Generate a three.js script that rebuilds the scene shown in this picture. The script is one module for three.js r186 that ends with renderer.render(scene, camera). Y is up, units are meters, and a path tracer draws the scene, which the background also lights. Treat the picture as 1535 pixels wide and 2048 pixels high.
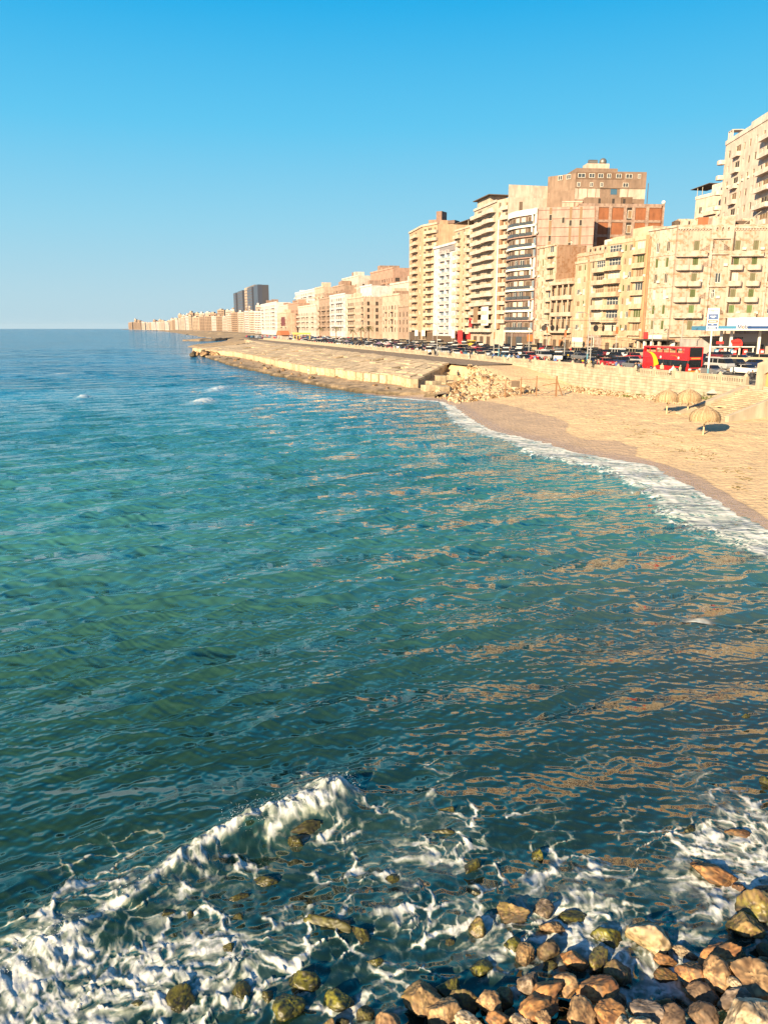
import * as THREE from 'three';
import { mergeGeometries, mergeVertices } from 'three/addons/utils/BufferGeometryUtils.js';
import { RoundedBoxGeometry } from 'three/addons/geometries/RoundedBoxGeometry.js';
import { MarchingCubes } from 'three/addons/objects/MarchingCubes.js';
import { FontLoader } from 'three/addons/loaders/FontLoader.js';
import { TextGeometry } from 'three/addons/geometries/TextGeometry.js';

// ---------------------------------------------------------------- camera, sky, sun, exposure
const EYE = 12, PITCH = 13.38 * Math.PI / 180, EXPOSURE = 2.75;
const scene = new THREE.Scene();
const camera = new THREE.PerspectiveCamera(67, 767 / 1024, 0.3, 40000);
camera.position.set(0, EYE, 0);
camera.rotation.set(-PITCH, 0, 0);
const SUN_EL = 20.5 * Math.PI / 180, SUN_DIR = new THREE.Vector3(-0.6 * Math.cos(SUN_EL), Math.sin(SUN_EL), 0.8 * Math.cos(SUN_EL));
const renderer = new THREE.WebGLRenderer({ antialias: true });
renderer.setSize(767, 1024);
renderer.toneMapping = THREE.LinearToneMapping;
renderer.toneMappingExposure = EXPOSURE;
renderer.shadowMap.enabled = true;
const lin = (v) => { v /= 255; return v <= 0.04045 ? v / 12.92 : Math.pow((v + 0.055) / 1.055, 2.4); };
{ // a clear late-afternoon sky, brighter and warmer low towards the sun
  const W = 512, Hh = 256, d = new Float32Array(W * Hh * 4);
  const stops = [[0, 184, 214, 226], [2, 182, 217, 230], [7, 150, 213, 238], [13, 100, 200, 242], [20, 44, 177, 236], [32, 14, 136, 208], [50, 8, 100, 166], [90, 6, 72, 126]];
  for (let r = 0; r < Hh; r++) {
    const el = ((r + 0.5) / Hh - 0.5) * 180, e = Math.max(0, el);
    let k = 0; while (k < stops.length - 2 && stops[k + 1][0] < e) k++;
    const a = stops[k], b = stops[k + 1], f = THREE.MathUtils.clamp((e - a[0]) / (b[0] - a[0]), 0, 1);
    const base = [1, 2, 3].map((c) => (lin(a[c]) * (1 - f) + lin(b[c]) * f) / EXPOSURE);
    for (let c = 0; c < W; c++) {
      const az = ((c + 0.5) / W - 0.5) * 2 * Math.PI, x = Math.cos(az) * Math.cos(e * Math.PI / 180), z = Math.sin(az) * Math.cos(e * Math.PI / 180), y = Math.sin(e * Math.PI / 180);
      const cs = x * SUN_DIR.x + y * SUN_DIR.y + z * SUN_DIR.z, glow = 0.35 * Math.exp(-(1 - cs) * 5), o = (r * W + c) * 4;
      d[o] = base[0] + glow * 0.5; d[o + 1] = base[1] + glow * 0.36; d[o + 2] = base[2] + glow * 0.2; d[o + 3] = 1;
    }
  }
  const sky = new THREE.DataTexture(d, W, Hh, THREE.RGBAFormat, THREE.FloatType);
  sky.mapping = THREE.EquirectangularReflectionMapping; sky.magFilter = THREE.LinearFilter; sky.needsUpdate = true;
  scene.background = sky; scene.environment = sky;
}
const sun = new THREE.DirectionalLight(new THREE.Color().setRGB(1, 0.78, 0.5), 5);
sun.position.copy(SUN_DIR).multiplyScalar(400).add(new THREE.Vector3(20, 0, -150));
sun.target.position.set(20, 0, -150);
sun.castShadow = true;
Object.assign(sun.shadow.camera, { left: -400, right: 400, top: 300, bottom: -300, near: 1, far: 1200 });
sun.shadow.mapSize.set(4096, 4096);
scene.add(sun, sun.target);

// ---------------------------------------------------------------- helpers
const F = 1547, CX = 767.5, CY = 1024, CP = Math.cos(PITCH), SP = Math.sin(PITCH);
// where the line of sight through a point of the photograph meets the level h: [X to the right, Z ahead]
function ground(px, py, h = 0) {
  const u = (px - CX) / F, v = -(py - CY) / F, dy = -SP + v * CP, dz = CP + v * SP, t = (h - EYE) / dy;
  return [u * t, dz * t];
}
const heightAt = (py, Z) => { const v = -(py - CY) / F; return EYE + Z * (v * CP - SP) / (CP + v * SP); };
const xAt = (px, Z, h) => (px - CX) / F * (Z * CP + (EYE - h) * SP);
// the seafront: s along the wall away from the camera, t inland of it
const UX = -0.2926, UZ = 0.9562, OX = 43.5, OZ = 101;
const st = (s, t) => [OX + UX * s + UZ * t, OZ + UZ * s - UX * t];
const toST = (X, Z) => [(X - OX) * UX + (Z - OZ) * UZ, (X - OX) * UZ - (Z - OZ) * UX];
const S3 = (s, t, y) => { const [X, Z] = st(s, t); return new THREE.Vector3(X, y, -Z); };
const STREET = Math.atan2(UZ, UX); // rotation.y that turns +x to the street's way away from the camera
const sOf = (px, t, h = 6) => { const R = (px - CX) / F; return (OX + UZ * t - R * (CP * (OZ - UX * t) + (EYE - h) * SP)) / (-UX + R * CP * UZ); };
function rng(seed) { let a = seed >>> 0; return () => { a = (a + 0x6d2b79f5) | 0; let t = Math.imul(a ^ (a >>> 15), 1 | a); t = (t + Math.imul(t ^ (t >>> 7), 61 | t)) ^ t; return ((t ^ (t >>> 14)) >>> 0) / 4294967296; }; }
const R0 = rng(7), rnd = (a, b, r = R0) => a + (b - a) * r(), pick = (a, r = R0) => a[Math.floor(r() * a.length)];
const clamp = THREE.MathUtils.clamp, sstep = (a, b, x) => { const t = clamp((x - a) / (b - a), 0, 1); return t * t * (3 - 2 * t); }, mix = (a, b, t) => a + (b - a) * t;
const PERM = new Uint8Array(512), GR = new Float32Array(512);
{ const r = rng(99), p = [...Array(256).keys()]; for (let i = 255; i > 0; i--) { const j = Math.floor(r() * (i + 1)); [p[i], p[j]] = [p[j], p[i]]; } for (let i = 0; i < 512; i++) { PERM[i] = p[i & 255]; GR[i] = p[i & 255] / 127.5 - 1; } }
function vn(x, y, z = 0) { // value noise -1..1
  const ix = Math.floor(x), iy = Math.floor(y), iz = Math.floor(z); let fx = x - ix, fy = y - iy, fz = z - iz;
  fx = fx * fx * (3 - 2 * fx); fy = fy * fy * (3 - 2 * fy); fz = fz * fz * (3 - 2 * fz);
  const X = ix & 255, Y = iy & 255, Z = iz & 255, a = PERM[X] + Y, b = PERM[X + 1 & 255] + Y;
  const h = (q, k) => GR[PERM[(PERM[q & 255] + k) & 255]];
  const lo = (h(a, Z) * (1 - fx) + h(b, Z) * fx) * (1 - fy) + (h(a + 1, Z) * (1 - fx) + h(b + 1, Z) * fx) * fy;
  if (fz === 0) return lo;
  const hi = (h(a, Z + 1) * (1 - fx) + h(b, Z + 1) * fx) * (1 - fy) + (h(a + 1, Z + 1) * (1 - fx) + h(b + 1, Z + 1) * fx) * fy;
  return lo + (hi - lo) * fz;
}
const fbm = (x, y, o = 4, z = 0) => { let s = 0, a = 0.5; for (let i = 0; i < o; i++) { s += a * vn(x, y, z); x = x * 2.03 + 11.3; y = y * 2.03 + 5.7; z *= 2.03; a *= 0.5; } return s; };
const hsh = (x, y) => { let h = Math.imul(x, 374761393) + Math.imul(y, 668265263); h = Math.imul(h ^ (h >>> 13), 1274126177); return ((h ^ (h >>> 16)) >>> 0) / 4294967296; };
function cellEdge(x, y) { // second nearest minus nearest distance
  const ix = Math.floor(x), iy = Math.floor(y); let a = 9, b = 9;
  for (let j = -1; j < 2; j++) for (let i = -1; i < 2; i++) {
    const cx = ix + i, cy = iy + j, dx = cx + hsh(cx, cy) - x, dy = cy + hsh(cx + 911, cy - 377) - y, d = dx * dx + dy * dy;
    if (d < a) { b = a; a = d; } else if (d < b) b = d;
  }
  return Math.sqrt(b) - Math.sqrt(a);
}
const taken = {};
function numbered(n) { const k = (taken[n] = (taken[n] ?? -1) + 1); return k ? n + '_' + String(k).padStart(3, '0') : n; }
function shade(o) { o.traverse((m) => { if (m.isMesh) { m.castShadow = true; m.receiveShadow = true; } }); return o; }
function put(o, label, category, group, kind) { // a top-level object of the scene
  scene.add(shade(o));
  if (kind) o.userData.kind = kind;
  if (label) o.userData.label = label;
  if (category) o.userData.category = category;
  if (group) o.userData.group = group;
  return o;
}
function base(name, pos, turn = 0) { const g = new THREE.Group(); g.name = numbered(name); g.position.copy(pos); g.rotation.y = turn; return g; }
function part(parent, name, geo, mat, x = 0, y = 0, z = 0) { const m = new THREE.Mesh(geo, mat); m.name = name; m.position.set(x, y, z); parent.add(m); return m; }
function copyOf(root, name, pos, turn) { const c = root.clone(); c.name = numbered(name); c.userData = {}; c.position.copy(pos); c.rotation.y = turn; return c; }
const lincol = (r, g, b) => new THREE.Color().setRGB(r, g, b);
const std = (r, g, b, rough = 0.9, extra = {}) => new THREE.MeshStandardMaterial({ color: lincol(r, g, b), roughness: rough, ...extra });
const boxes = new Map();
function box(w, h, d) { const k = [w, h, d].map((v) => v.toFixed(3)).join(); if (!boxes.has(k)) boxes.set(k, metreUV(new THREE.BoxGeometry(w, h, d))); return boxes.get(k); }
function bx(x0, x1, y0, y1, z0, z1) { return new THREE.BoxGeometry(x1 - x0, y1 - y0, z1 - z0).translate((x0 + x1) / 2, (y0 + y1) / 2, (z0 + z1) / 2); }
function merged(list) { return mergeGeometries(list.map((g) => { const q = g.index ? g.toNonIndexed() : g.clone(); for (const k of Object.keys(q.attributes)) if (!['position', 'normal', 'uv'].includes(k)) q.deleteAttribute(k); return q; })); }
function metreUV(g, scale = 1) { // texture coordinates in metres, by the way each face looks
  const p = g.attributes.position, n = g.attributes.normal, uv = new Float32Array(p.count * 2);
  for (let i = 0; i < p.count; i++) {
    const ax = Math.abs(n.getX(i)), ay = Math.abs(n.getY(i)), az = Math.abs(n.getZ(i)), x = p.getX(i), y = p.getY(i), z = p.getZ(i);
    const [u, v] = ay > ax && ay > az ? [x, z] : ax > az ? [z, y] : [x, y];
    uv[i * 2] = u * scale; uv[i * 2 + 1] = v * scale;
  }
  g.setAttribute('uv', new THREE.BufferAttribute(uv, 2));
  return g;
}
function tex(w, h, fn, srgb = true) { // fn(x, y) -> [r, g, b] 0..1 (display values when srgb)
  const d = new Uint8Array(w * h * 4);
  for (let y = 0; y < h; y++) for (let x = 0; x < w; x++) { const c = fn(x, y), o = (y * w + x) * 4; d[o] = clamp(c[0], 0, 1) * 255; d[o + 1] = clamp(c[1], 0, 1) * 255; d[o + 2] = clamp(c[2], 0, 1) * 255; d[o + 3] = 255; }
  const t = new THREE.DataTexture(d, w, h); t.magFilter = THREE.LinearFilter; t.wrapS = t.wrapT = THREE.RepeatWrapping; if (srgb) t.colorSpace = THREE.SRGBColorSpace; t.needsUpdate = true;
  return t;
}
const toS = (v) => v <= 0.0031308 ? v * 12.92 : 1.055 * Math.pow(v, 1 / 2.4) - 0.055;
function gridMesh(nu, nv, fn) { // fn(i, j) -> [x, y, z, u, v, r, g, b]
  const P = new Float32Array(nu * nv * 3), U = new Float32Array(nu * nv * 2), C = new Float32Array(nu * nv * 3), I = new Uint32Array((nu - 1) * (nv - 1) * 6); let col = false, k = 0;
  for (let j = 0; j < nv; j++) for (let i = 0; i < nu; i++) { const q = fn(i, j), o = j * nu + i; P.set(q.slice(0, 3), o * 3); U[o * 2] = q[3] ?? 0; U[o * 2 + 1] = q[4] ?? 0; if (q.length > 5) { col = true; C[o * 3] = q[5]; C[o * 3 + 1] = q[6]; C[o * 3 + 2] = q[7]; } }
  for (let j = 0; j < nv - 1; j++) for (let i = 0; i < nu - 1; i++) { const a = j * nu + i; I[k++] = a; I[k++] = a + 1; I[k++] = a + nu; I[k++] = a + 1; I[k++] = a + nu + 1; I[k++] = a + nu; }
  const g = new THREE.BufferGeometry(); g.setAttribute('position', new THREE.BufferAttribute(P, 3)); g.setAttribute('uv', new THREE.BufferAttribute(U, 2)); if (col) g.setAttribute('color', new THREE.BufferAttribute(C, 3)); g.setIndex(new THREE.BufferAttribute(I, 1)); g.computeVertexNormals();
  return g;
}
function lineTable(pts) { // piecewise line through [x, y] pairs sorted by x
  return (x) => { let k = 0; while (k < pts.length - 2 && pts[k + 1][0] < x) k++; const a = pts[k], b = pts[k + 1]; return mix(a[1], b[1], clamp((x - a[0]) / (b[0] - a[0]), 0, 1)); };
}
function distLine(pts, X, Z) { // [distance, share along, side] to a polyline of [X, Z]
  let best = 1e9, at = 0, side = 1;
  for (let k = 0; k < pts.length - 1; k++) {
    const [ax, az] = pts[k], bx_ = pts[k + 1][0] - ax, bz = pts[k + 1][1] - az, px = X - ax, pz = Z - az, t = clamp((px * bx_ + pz * bz) / (bx_ * bx_ + bz * bz), 0, 1);
    const dx = px - bx_ * t, dz = pz - bz * t, d = dx * dx + dz * dz;
    if (d < best) { best = d; at = k + t; side = bx_ * pz - bz * px > 0 ? 1 : -1; }
  }
  return [Math.sqrt(best), at / (pts.length - 1), side];
}

// ---------------------------------------------------------------- shore lines
const WATERLINE = [[-120, 420], ...[[382, 710], [456, 731], [547, 754], [653, 777], [719, 787], [800, 795], [850, 799], [884, 803], [908, 812], [942, 838], [985, 861], [1075, 881], [1135, 900], [1205, 914], [1305, 930], [1330, 948], [1385, 975], [1432, 1000], [1478, 1030], [1535, 1058]].map(([x, y]) => ground(x, y, 0.05)), [25.5, 40], [25, 33], [22, 26], [16, 20], [11, 16.5], [6.5, 13.2], [3.5, 12], [1, 10.8], [-2, 9.6], [-6, 8.6], [-12, 7.6]];
// inland distance (negative out at sea)
function inland(X, Z) { const [d, , side] = distLine(WATERLINE, X, Z); return d * side; }

// ---------------------------------------------------------------- the sea
const WAVES = [];
{
  const r = rng(31);
  for (let k = 0; k < 74; k++) {
    const L = k < 4 ? [11, 8.2, 6.4, 5.1][k] : 4.6 * Math.pow(0.94, k - 4) * rnd(0.9, 1.1, r), spread = k < 4 ? 0.22 : mix(0.32, 0.85, k / 74);
    const ang = 0.5 + (r() + r() - 1) * 1.4 * spread, kx = Math.sin(ang), kz = -Math.cos(ang), w = 2 * Math.PI / L;
    WAVES.push({ L, kx: kx * w, kz: kz * w, dx: kx, dz: kz, a: (k < 4 ? 0.0085 : (L < 2.4 ? 0.034 : 0.018) * Math.pow(L / 4, 0.04)) * L * 0.6, ph: r() * 6.283, m: r() * 50 });
  }
}
const BREAKER = [[702, 1562], [655, 1592], [570, 1622], [480, 1652], [400, 1695], [320, 1738], [250, 1790], [180, 1832], [110, 1885], [50, 1940], [-40, 2010], [-140, 2080]].map(([x, y]) => ground(x, y, 0.2));
const ridgeSize = lineTable([[0, 0.16], [0.05, 0.5], [0.2, 0.55], [0.3, 0.42], [0.45, 0.3], [0.65, 0.34], [0.8, 0.5], [1, 0.5]]);
const breakerX0 = BREAKER[BREAKER.length - 1][0] - 1, breakerX1 = BREAKER[0][0] + 2;
function seaAt(X, Z, cell, calm) { // [x shift, z shift, height]
  let h = 0, sx = 0, sz = 0;
  const g1 = 0.75 + 0.9 * vn(X * 0.11 + 3, Z * 0.17), g2 = 0.8 + 0.8 * vn(X * 0.31 - 7, Z * 0.43);
  for (const w of WAVES) {
    const fade = clamp(w.L / cell - 1.6, 0, 1); if (fade === 0) break;
    const p = w.kx * X + w.kz * Z + w.ph, a = w.a * fade * (w.L > 3 ? g1 : w.L > 0.8 ? g2 : g1 * 0.5 + g2 * 0.5), c = Math.cos(p), s = Math.sin(p);
    h += a * c; sx -= w.dx * a * s; sz -= w.dz * a * s;
  }
  h *= 0.62 * calm; sx *= 0.6 * calm; sz *= 0.6 * calm;
  return [sx, sz, h + 0.35 * h * h];
}
const NEAR = { x0: -15, z0: 8, w: 34, h: 24, nx: 2048, nz: 1448 };
const SURF = { x0: -14, z0: 27, w: 64, h: 118, nx: 1112, nz: 2048 };
// how much foam lies where near the camera: [px, py, radius in px, amount]
const BLOBS = [[640, 1585, 60, 1.1], [560, 1625, 60, 0.75], [470, 1660, 60, 0.55], [400, 1790, 110, 0.62], [300, 1860, 130, 0.5], [520, 1760, 110, 0.55], [620, 1690, 80, 0.45], [60, 1930, 110, 1.2], [0, 1990, 120, 1.1], [160, 1990, 120, 0.6], [300, 1980, 140, 0.72], [420, 1960, 130, 0.62], [540, 1900, 120, 0.6], [660, 1860, 120, 0.62], [760, 1980, 90, 0.9], [640, 2020, 110, 0.75], [780, 1700, 130, 0.3], [880, 1640, 110, 0.32], [760, 1800, 110, 0.4], [900, 1800, 110, 0.5], [980, 1900, 90, 0.85], [1040, 1680, 120, 0.2], [1120, 1830, 110, 0.68], [1200, 1900, 120, 0.95], [1310, 1960, 110, 1.15], [1240, 1800, 110, 0.7], [1340, 1840, 110, 0.85], [1440, 1830, 120, 0.8], [1360, 1720, 100, 0.36], [1480, 1700, 90, 0.6], [1520, 1780, 90, 0.9], [1530, 1650, 70, 0.9], [1440, 1650, 80, 0.4], [260, 1700, 90, 0.32], [150, 1770, 90, 0.3], [1200, 1560, 120, 0.1], [1400, 1520, 130, 0.12], [860, 1522, 26, 0.25]]
  .map(([x, y, r, a]) => { const p = ground(x, y, 0.1), q = ground(x + r, y, 0.1), up = ground(x, y - r, 0.1); return [p[0], p[1], q[0] - p[0], (up[1] - p[1]) * 0.9, a]; });
const lace = (X, Z, f) => { const wx = fbm(X * 0.9 * f, Z * 0.9 * f, 3) * 1.1 / f, wz = fbm(X * 0.9 * f + 40, Z * 0.9 * f + 9, 3) * 1.1 / f; return [X + wx, Z + wz]; };
function nearFoam(X, Z) {
  let D = 0;
  for (const b of BLOBS) { const u = (X - b[0]) / b[2], v = (Z - b[1]) / b[3], q = u * u + v * v; if (q < 6) D += b[4] * Math.exp(-q * 1.2); }
  let [bd, at] = X < breakerX1 ? distLine(BREAKER, X, Z) : [9, 0];
  bd += 0.16 * fbm(X * 2.2, Z * 2.2, 3);
  const crest = Math.exp(-Math.pow(bd / (at < 0.22 || at > 0.72 ? 0.42 : 0.16), 2)) * (at < 0.001 ? 0.1 : 1);
  if (D < 0.02 && crest < 0.02) return 0;
  const wx = 0.75 * fbm(X * 0.7, Z * 0.7, 6), wz = 0.75 * fbm(X * 0.7 + 40, Z * 0.7 + 9, 6), xx = X + wx, zz = Z + wz;
  const ux = xx * 0.86 + zz * 0.5, uz = zz * 0.86 - xx * 0.5; // strands run with the waves
  const soft = clamp(0.5 + 1.1 * fbm(xx * 0.9, zz * 0.9, 5), 0, 1), patch = 0.8 + 1.0 * fbm(X * 0.5 + 9, Z * 0.5, 4), d = Math.max(0, (X < -1 ? 1.45 : 1.75) * D * patch), keep = sstep(-0.25, 0.2, fbm(xx * 1.3 + 50, zz * 1.3, 4)), rg = (p, q) => 1 - Math.min(1, 1.6 * Math.abs(fbm(p, q, 4)) * 1.6);
  const web = cellEdge(ux * 1.0, uz * 1.55), net = cellEdge(ux * 2.5 + 5, uz * 3.4), grain = 0.5 + fbm(X * 9, Z * 9, 4), det = rg(xx * 3.4 + 8, zz * 3.4), det2 = rg(xx * 8, zz * 8 + 3), mott = clamp(0.15 + 0.75 * det + 0.45 * (det2 - 0.5), 0, 1.15);
  const s2 = soft * soft, w1 = 0.02 + 0.3 * d * (0.25 + s2), w2 = 0.02 + 0.26 * d * (0.2 + s2);
  let f = (1 - sstep(w1 * 0.35, w1 + 0.05, web)) * clamp(d * 2.2, 0, 1) * (0.35 + 0.75 * mott) * mix(keep, 1, clamp(d - 0.5, 0, 0.7));
  f = Math.max(f, (1 - sstep(w2 * 0.3, w2 + 0.06, net)) * clamp(d * 1.5 - 0.1, 0, 1) * (0.2 + 0.8 * soft) * (0.25 + 0.85 * mott) * (0.4 + 0.6 * keep));
  f = Math.max(f, sstep(0.85, 1.7, d) * mott);
  f = Math.max(f, 0.3 * clamp(d, 0, 1.2) * sstep(0.2, 0.9, soft) * (0.35 + 0.8 * mott)); // milky water
  if (crest > 0.02) f = Math.max(f, clamp(crest * 1.35, 0, 1) * (0.35 + 0.75 * mott));
  return clamp(f, 0, 1);
}
function surfFoam(X, Z, d) { // d: inland distance of the point
  if (d > 1.6 || d < -16) return 0;
  const along = X * 0.5 + Z, wide = 3.1 + 2.0 * vn(along * 0.09, 4.2) + 1.8 * sstep(100, 70, Z) - 1.4 * sstep(90, 120, Z), e = -d - 0.2;
  const [x1, z1] = lace(X * 0.6, Z * 0.6, 0.9), cell = cellEdge(x1 * 1.35, z1 * 1.35), fine = cellEdge(x1 * 3.6 + 5, z1 * 3.6), soft = 0.5 + fbm(x1 * 1.1, z1 * 0.8, 4);
  const band = (1 - sstep(wide * 0.45, wide * 1.5, e)), dens = band * (0.55 + 0.75 * soft);
  let f = (1 - sstep(0.03 + 0.16 * dens, 0.1 + 0.42 * dens, cell)) * sstep(0.1, 0.5, dens) * (0.55 + 0.5 * soft);
  f = Math.max(f, (1 - sstep(0.04 + 0.2 * dens, 0.1 + 0.5 * dens, fine)) * sstep(0.2, 0.6, dens) * 0.6);
  const roll = Math.exp(-Math.pow((e - wide * 0.62 - 0.5 * vn(along * 0.5, 1)) / 0.55, 2)) * sstep(-0.35, 0.3, vn(along * 0.14, 8.5));
  f = Math.max(f, roll * 0.95, Math.exp(-Math.pow((e - 0.1) / 0.32, 2)) * 0.9, 0.5 * band * soft);
  return clamp(f, 0, 1);
}
const caps = [[437, 776, 20, 5], [408, 800, 24, 5], [1398, 1232, 30, 11], [168, 792, 14, 2], [870, 1520, 26, 4], [735, 1518, 10, 4], [470, 690, 22, 1.5], [120, 745, 16, 2], [398, 708, 20, 3], [585, 752, 10, 3]].map(([x, y, rx, ry]) => { const p = ground(x, y, 0.3), q = ground(x + rx, y, 0.3), u = ground(x, y - ry, 0.3); return [p[0], p[1], q[0] - p[0], Math.max(0.25, u[1] - p[1])]; });
function capFoam(X, Z) { let f = 0; for (const c of caps) { const u = (X - c[0]) / c[2], v = (Z - c[1]) / c[3], q = u * u + v * v; if (q < 4) f = Math.max(f, Math.exp(-q * 1.6) * (0.75 + 0.7 * fbm(X * 2.2, Z * 2.2, 3))); } return clamp(f, 0, 1); }
const W0 = [0.024, 0.088, 0.083];
const FOAM = [0.56, 0.57, 0.57];
function waterTexture(R, foam) {
  const d = new Uint8Array(R.nx * R.nz * 4), q = new Uint8Array(R.nx * R.nz * 4), raw = new Float32Array(R.nx * R.nz);
  for (let j = 0; j < R.nz; j++) for (let i = 0; i < R.nx; i++) {
    const X = R.x0 + (i + 0.5) / R.nx * R.w, Z = R.z0 + (j + 0.5) / R.nz * R.h, f = foam(X, Z), o = (j * R.nx + i) * 4;
    raw[j * R.nx + i] = f;
    const g = f * f * (3 - 2 * f) * 0.6 + f * 0.4;
    for (let c = 0; c < 3; c++) d[o + c] = 255 * toS(mix(W0[c] , FOAM[c], Math.pow(g, 1.35)));
    d[o + 3] = 255; q[o] = q[o + 1] = q[o + 2] = 255 * mix(0.045, 0.95, sstep(0.05, 0.5, f)); q[o + 3] = 255;
  }
  const mk = (a, s) => { const t = new THREE.DataTexture(a, R.nx, R.nz); t.magFilter = THREE.LinearFilter; if (s) t.colorSpace = THREE.SRGBColorSpace; t.needsUpdate = true; return t; };
  return { map: mk(d, true), rough: mk(q, false), raw, at: (X, Z) => { const i = Math.floor((X - R.x0) / R.w * R.nx), j = Math.floor((Z - R.z0) / R.h * R.nz); return i < 0 || j < 0 || i >= R.nx || j >= R.nz ? 0 : raw[j * R.nx + i]; } };
}
const nearTex = waterTexture(NEAR, nearFoam);
const surfTex = waterTexture(SURF, (X, Z) => { const d = inland(X, Z); return Math.max(surfFoam(X, Z, d) * sstep(27.5, 33, Z) * sstep(49.5, 47, X) * sstep(144, 138, Z), capFoam(X, Z)); });
// tile of small waves for the open water, where the mesh is too coarse to carry them
const ripple = (() => {
  const n = 512, T = 26, r = rng(5), comps = [];
  for (let k = 0; k < 60; k++) { const ang = 0.45 + (r() + r() - 1) * 1.25, w = Math.floor(mix(2, 46, Math.pow(r(), 1.5))), a = Math.round(w * Math.sin(ang)), b = -Math.round(w * Math.cos(ang)); const m = Math.hypot(a, b) || 1; comps.push([a, b, 0.062 / Math.pow(m, 0.16), r() * 6.283]); }
  return tex(n, n, (x, y) => {
    let gx = 0, gz = 0;
    for (const [a, b, s, p] of comps) { const c = Math.cos(2 * Math.PI * (a * x + b * y) / n + p), m = Math.hypot(a, b) || 1; gx += s * c * a / m; gz += s * c * b / m; }
    const l = Math.hypot(gx, gz, 1); return [0.5 - gx / l / 2, 0.5 - gz / l / 2, 0.5 + 1 / l / 2];
  }, false);
})();
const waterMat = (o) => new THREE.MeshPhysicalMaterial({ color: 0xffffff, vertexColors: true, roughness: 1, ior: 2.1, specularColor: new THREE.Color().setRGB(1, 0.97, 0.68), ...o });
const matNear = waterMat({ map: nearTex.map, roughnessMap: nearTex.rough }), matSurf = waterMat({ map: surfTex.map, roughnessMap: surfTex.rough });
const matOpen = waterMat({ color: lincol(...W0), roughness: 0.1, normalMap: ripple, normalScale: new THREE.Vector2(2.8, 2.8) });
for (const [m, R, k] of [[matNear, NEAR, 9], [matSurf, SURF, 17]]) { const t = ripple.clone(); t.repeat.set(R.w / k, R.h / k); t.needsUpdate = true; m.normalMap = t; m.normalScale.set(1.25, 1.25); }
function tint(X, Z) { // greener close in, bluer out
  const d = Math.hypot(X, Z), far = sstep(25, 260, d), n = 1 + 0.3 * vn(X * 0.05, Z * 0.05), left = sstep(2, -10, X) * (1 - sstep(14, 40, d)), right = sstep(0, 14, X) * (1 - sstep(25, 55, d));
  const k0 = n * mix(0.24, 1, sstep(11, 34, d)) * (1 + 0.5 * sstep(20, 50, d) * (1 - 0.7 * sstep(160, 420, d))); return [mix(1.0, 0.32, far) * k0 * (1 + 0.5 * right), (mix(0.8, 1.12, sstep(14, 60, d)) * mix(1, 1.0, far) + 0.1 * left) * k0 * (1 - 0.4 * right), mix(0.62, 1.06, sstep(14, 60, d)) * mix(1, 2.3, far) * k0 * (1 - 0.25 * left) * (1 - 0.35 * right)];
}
const sea = base('sea', new THREE.Vector3());
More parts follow.
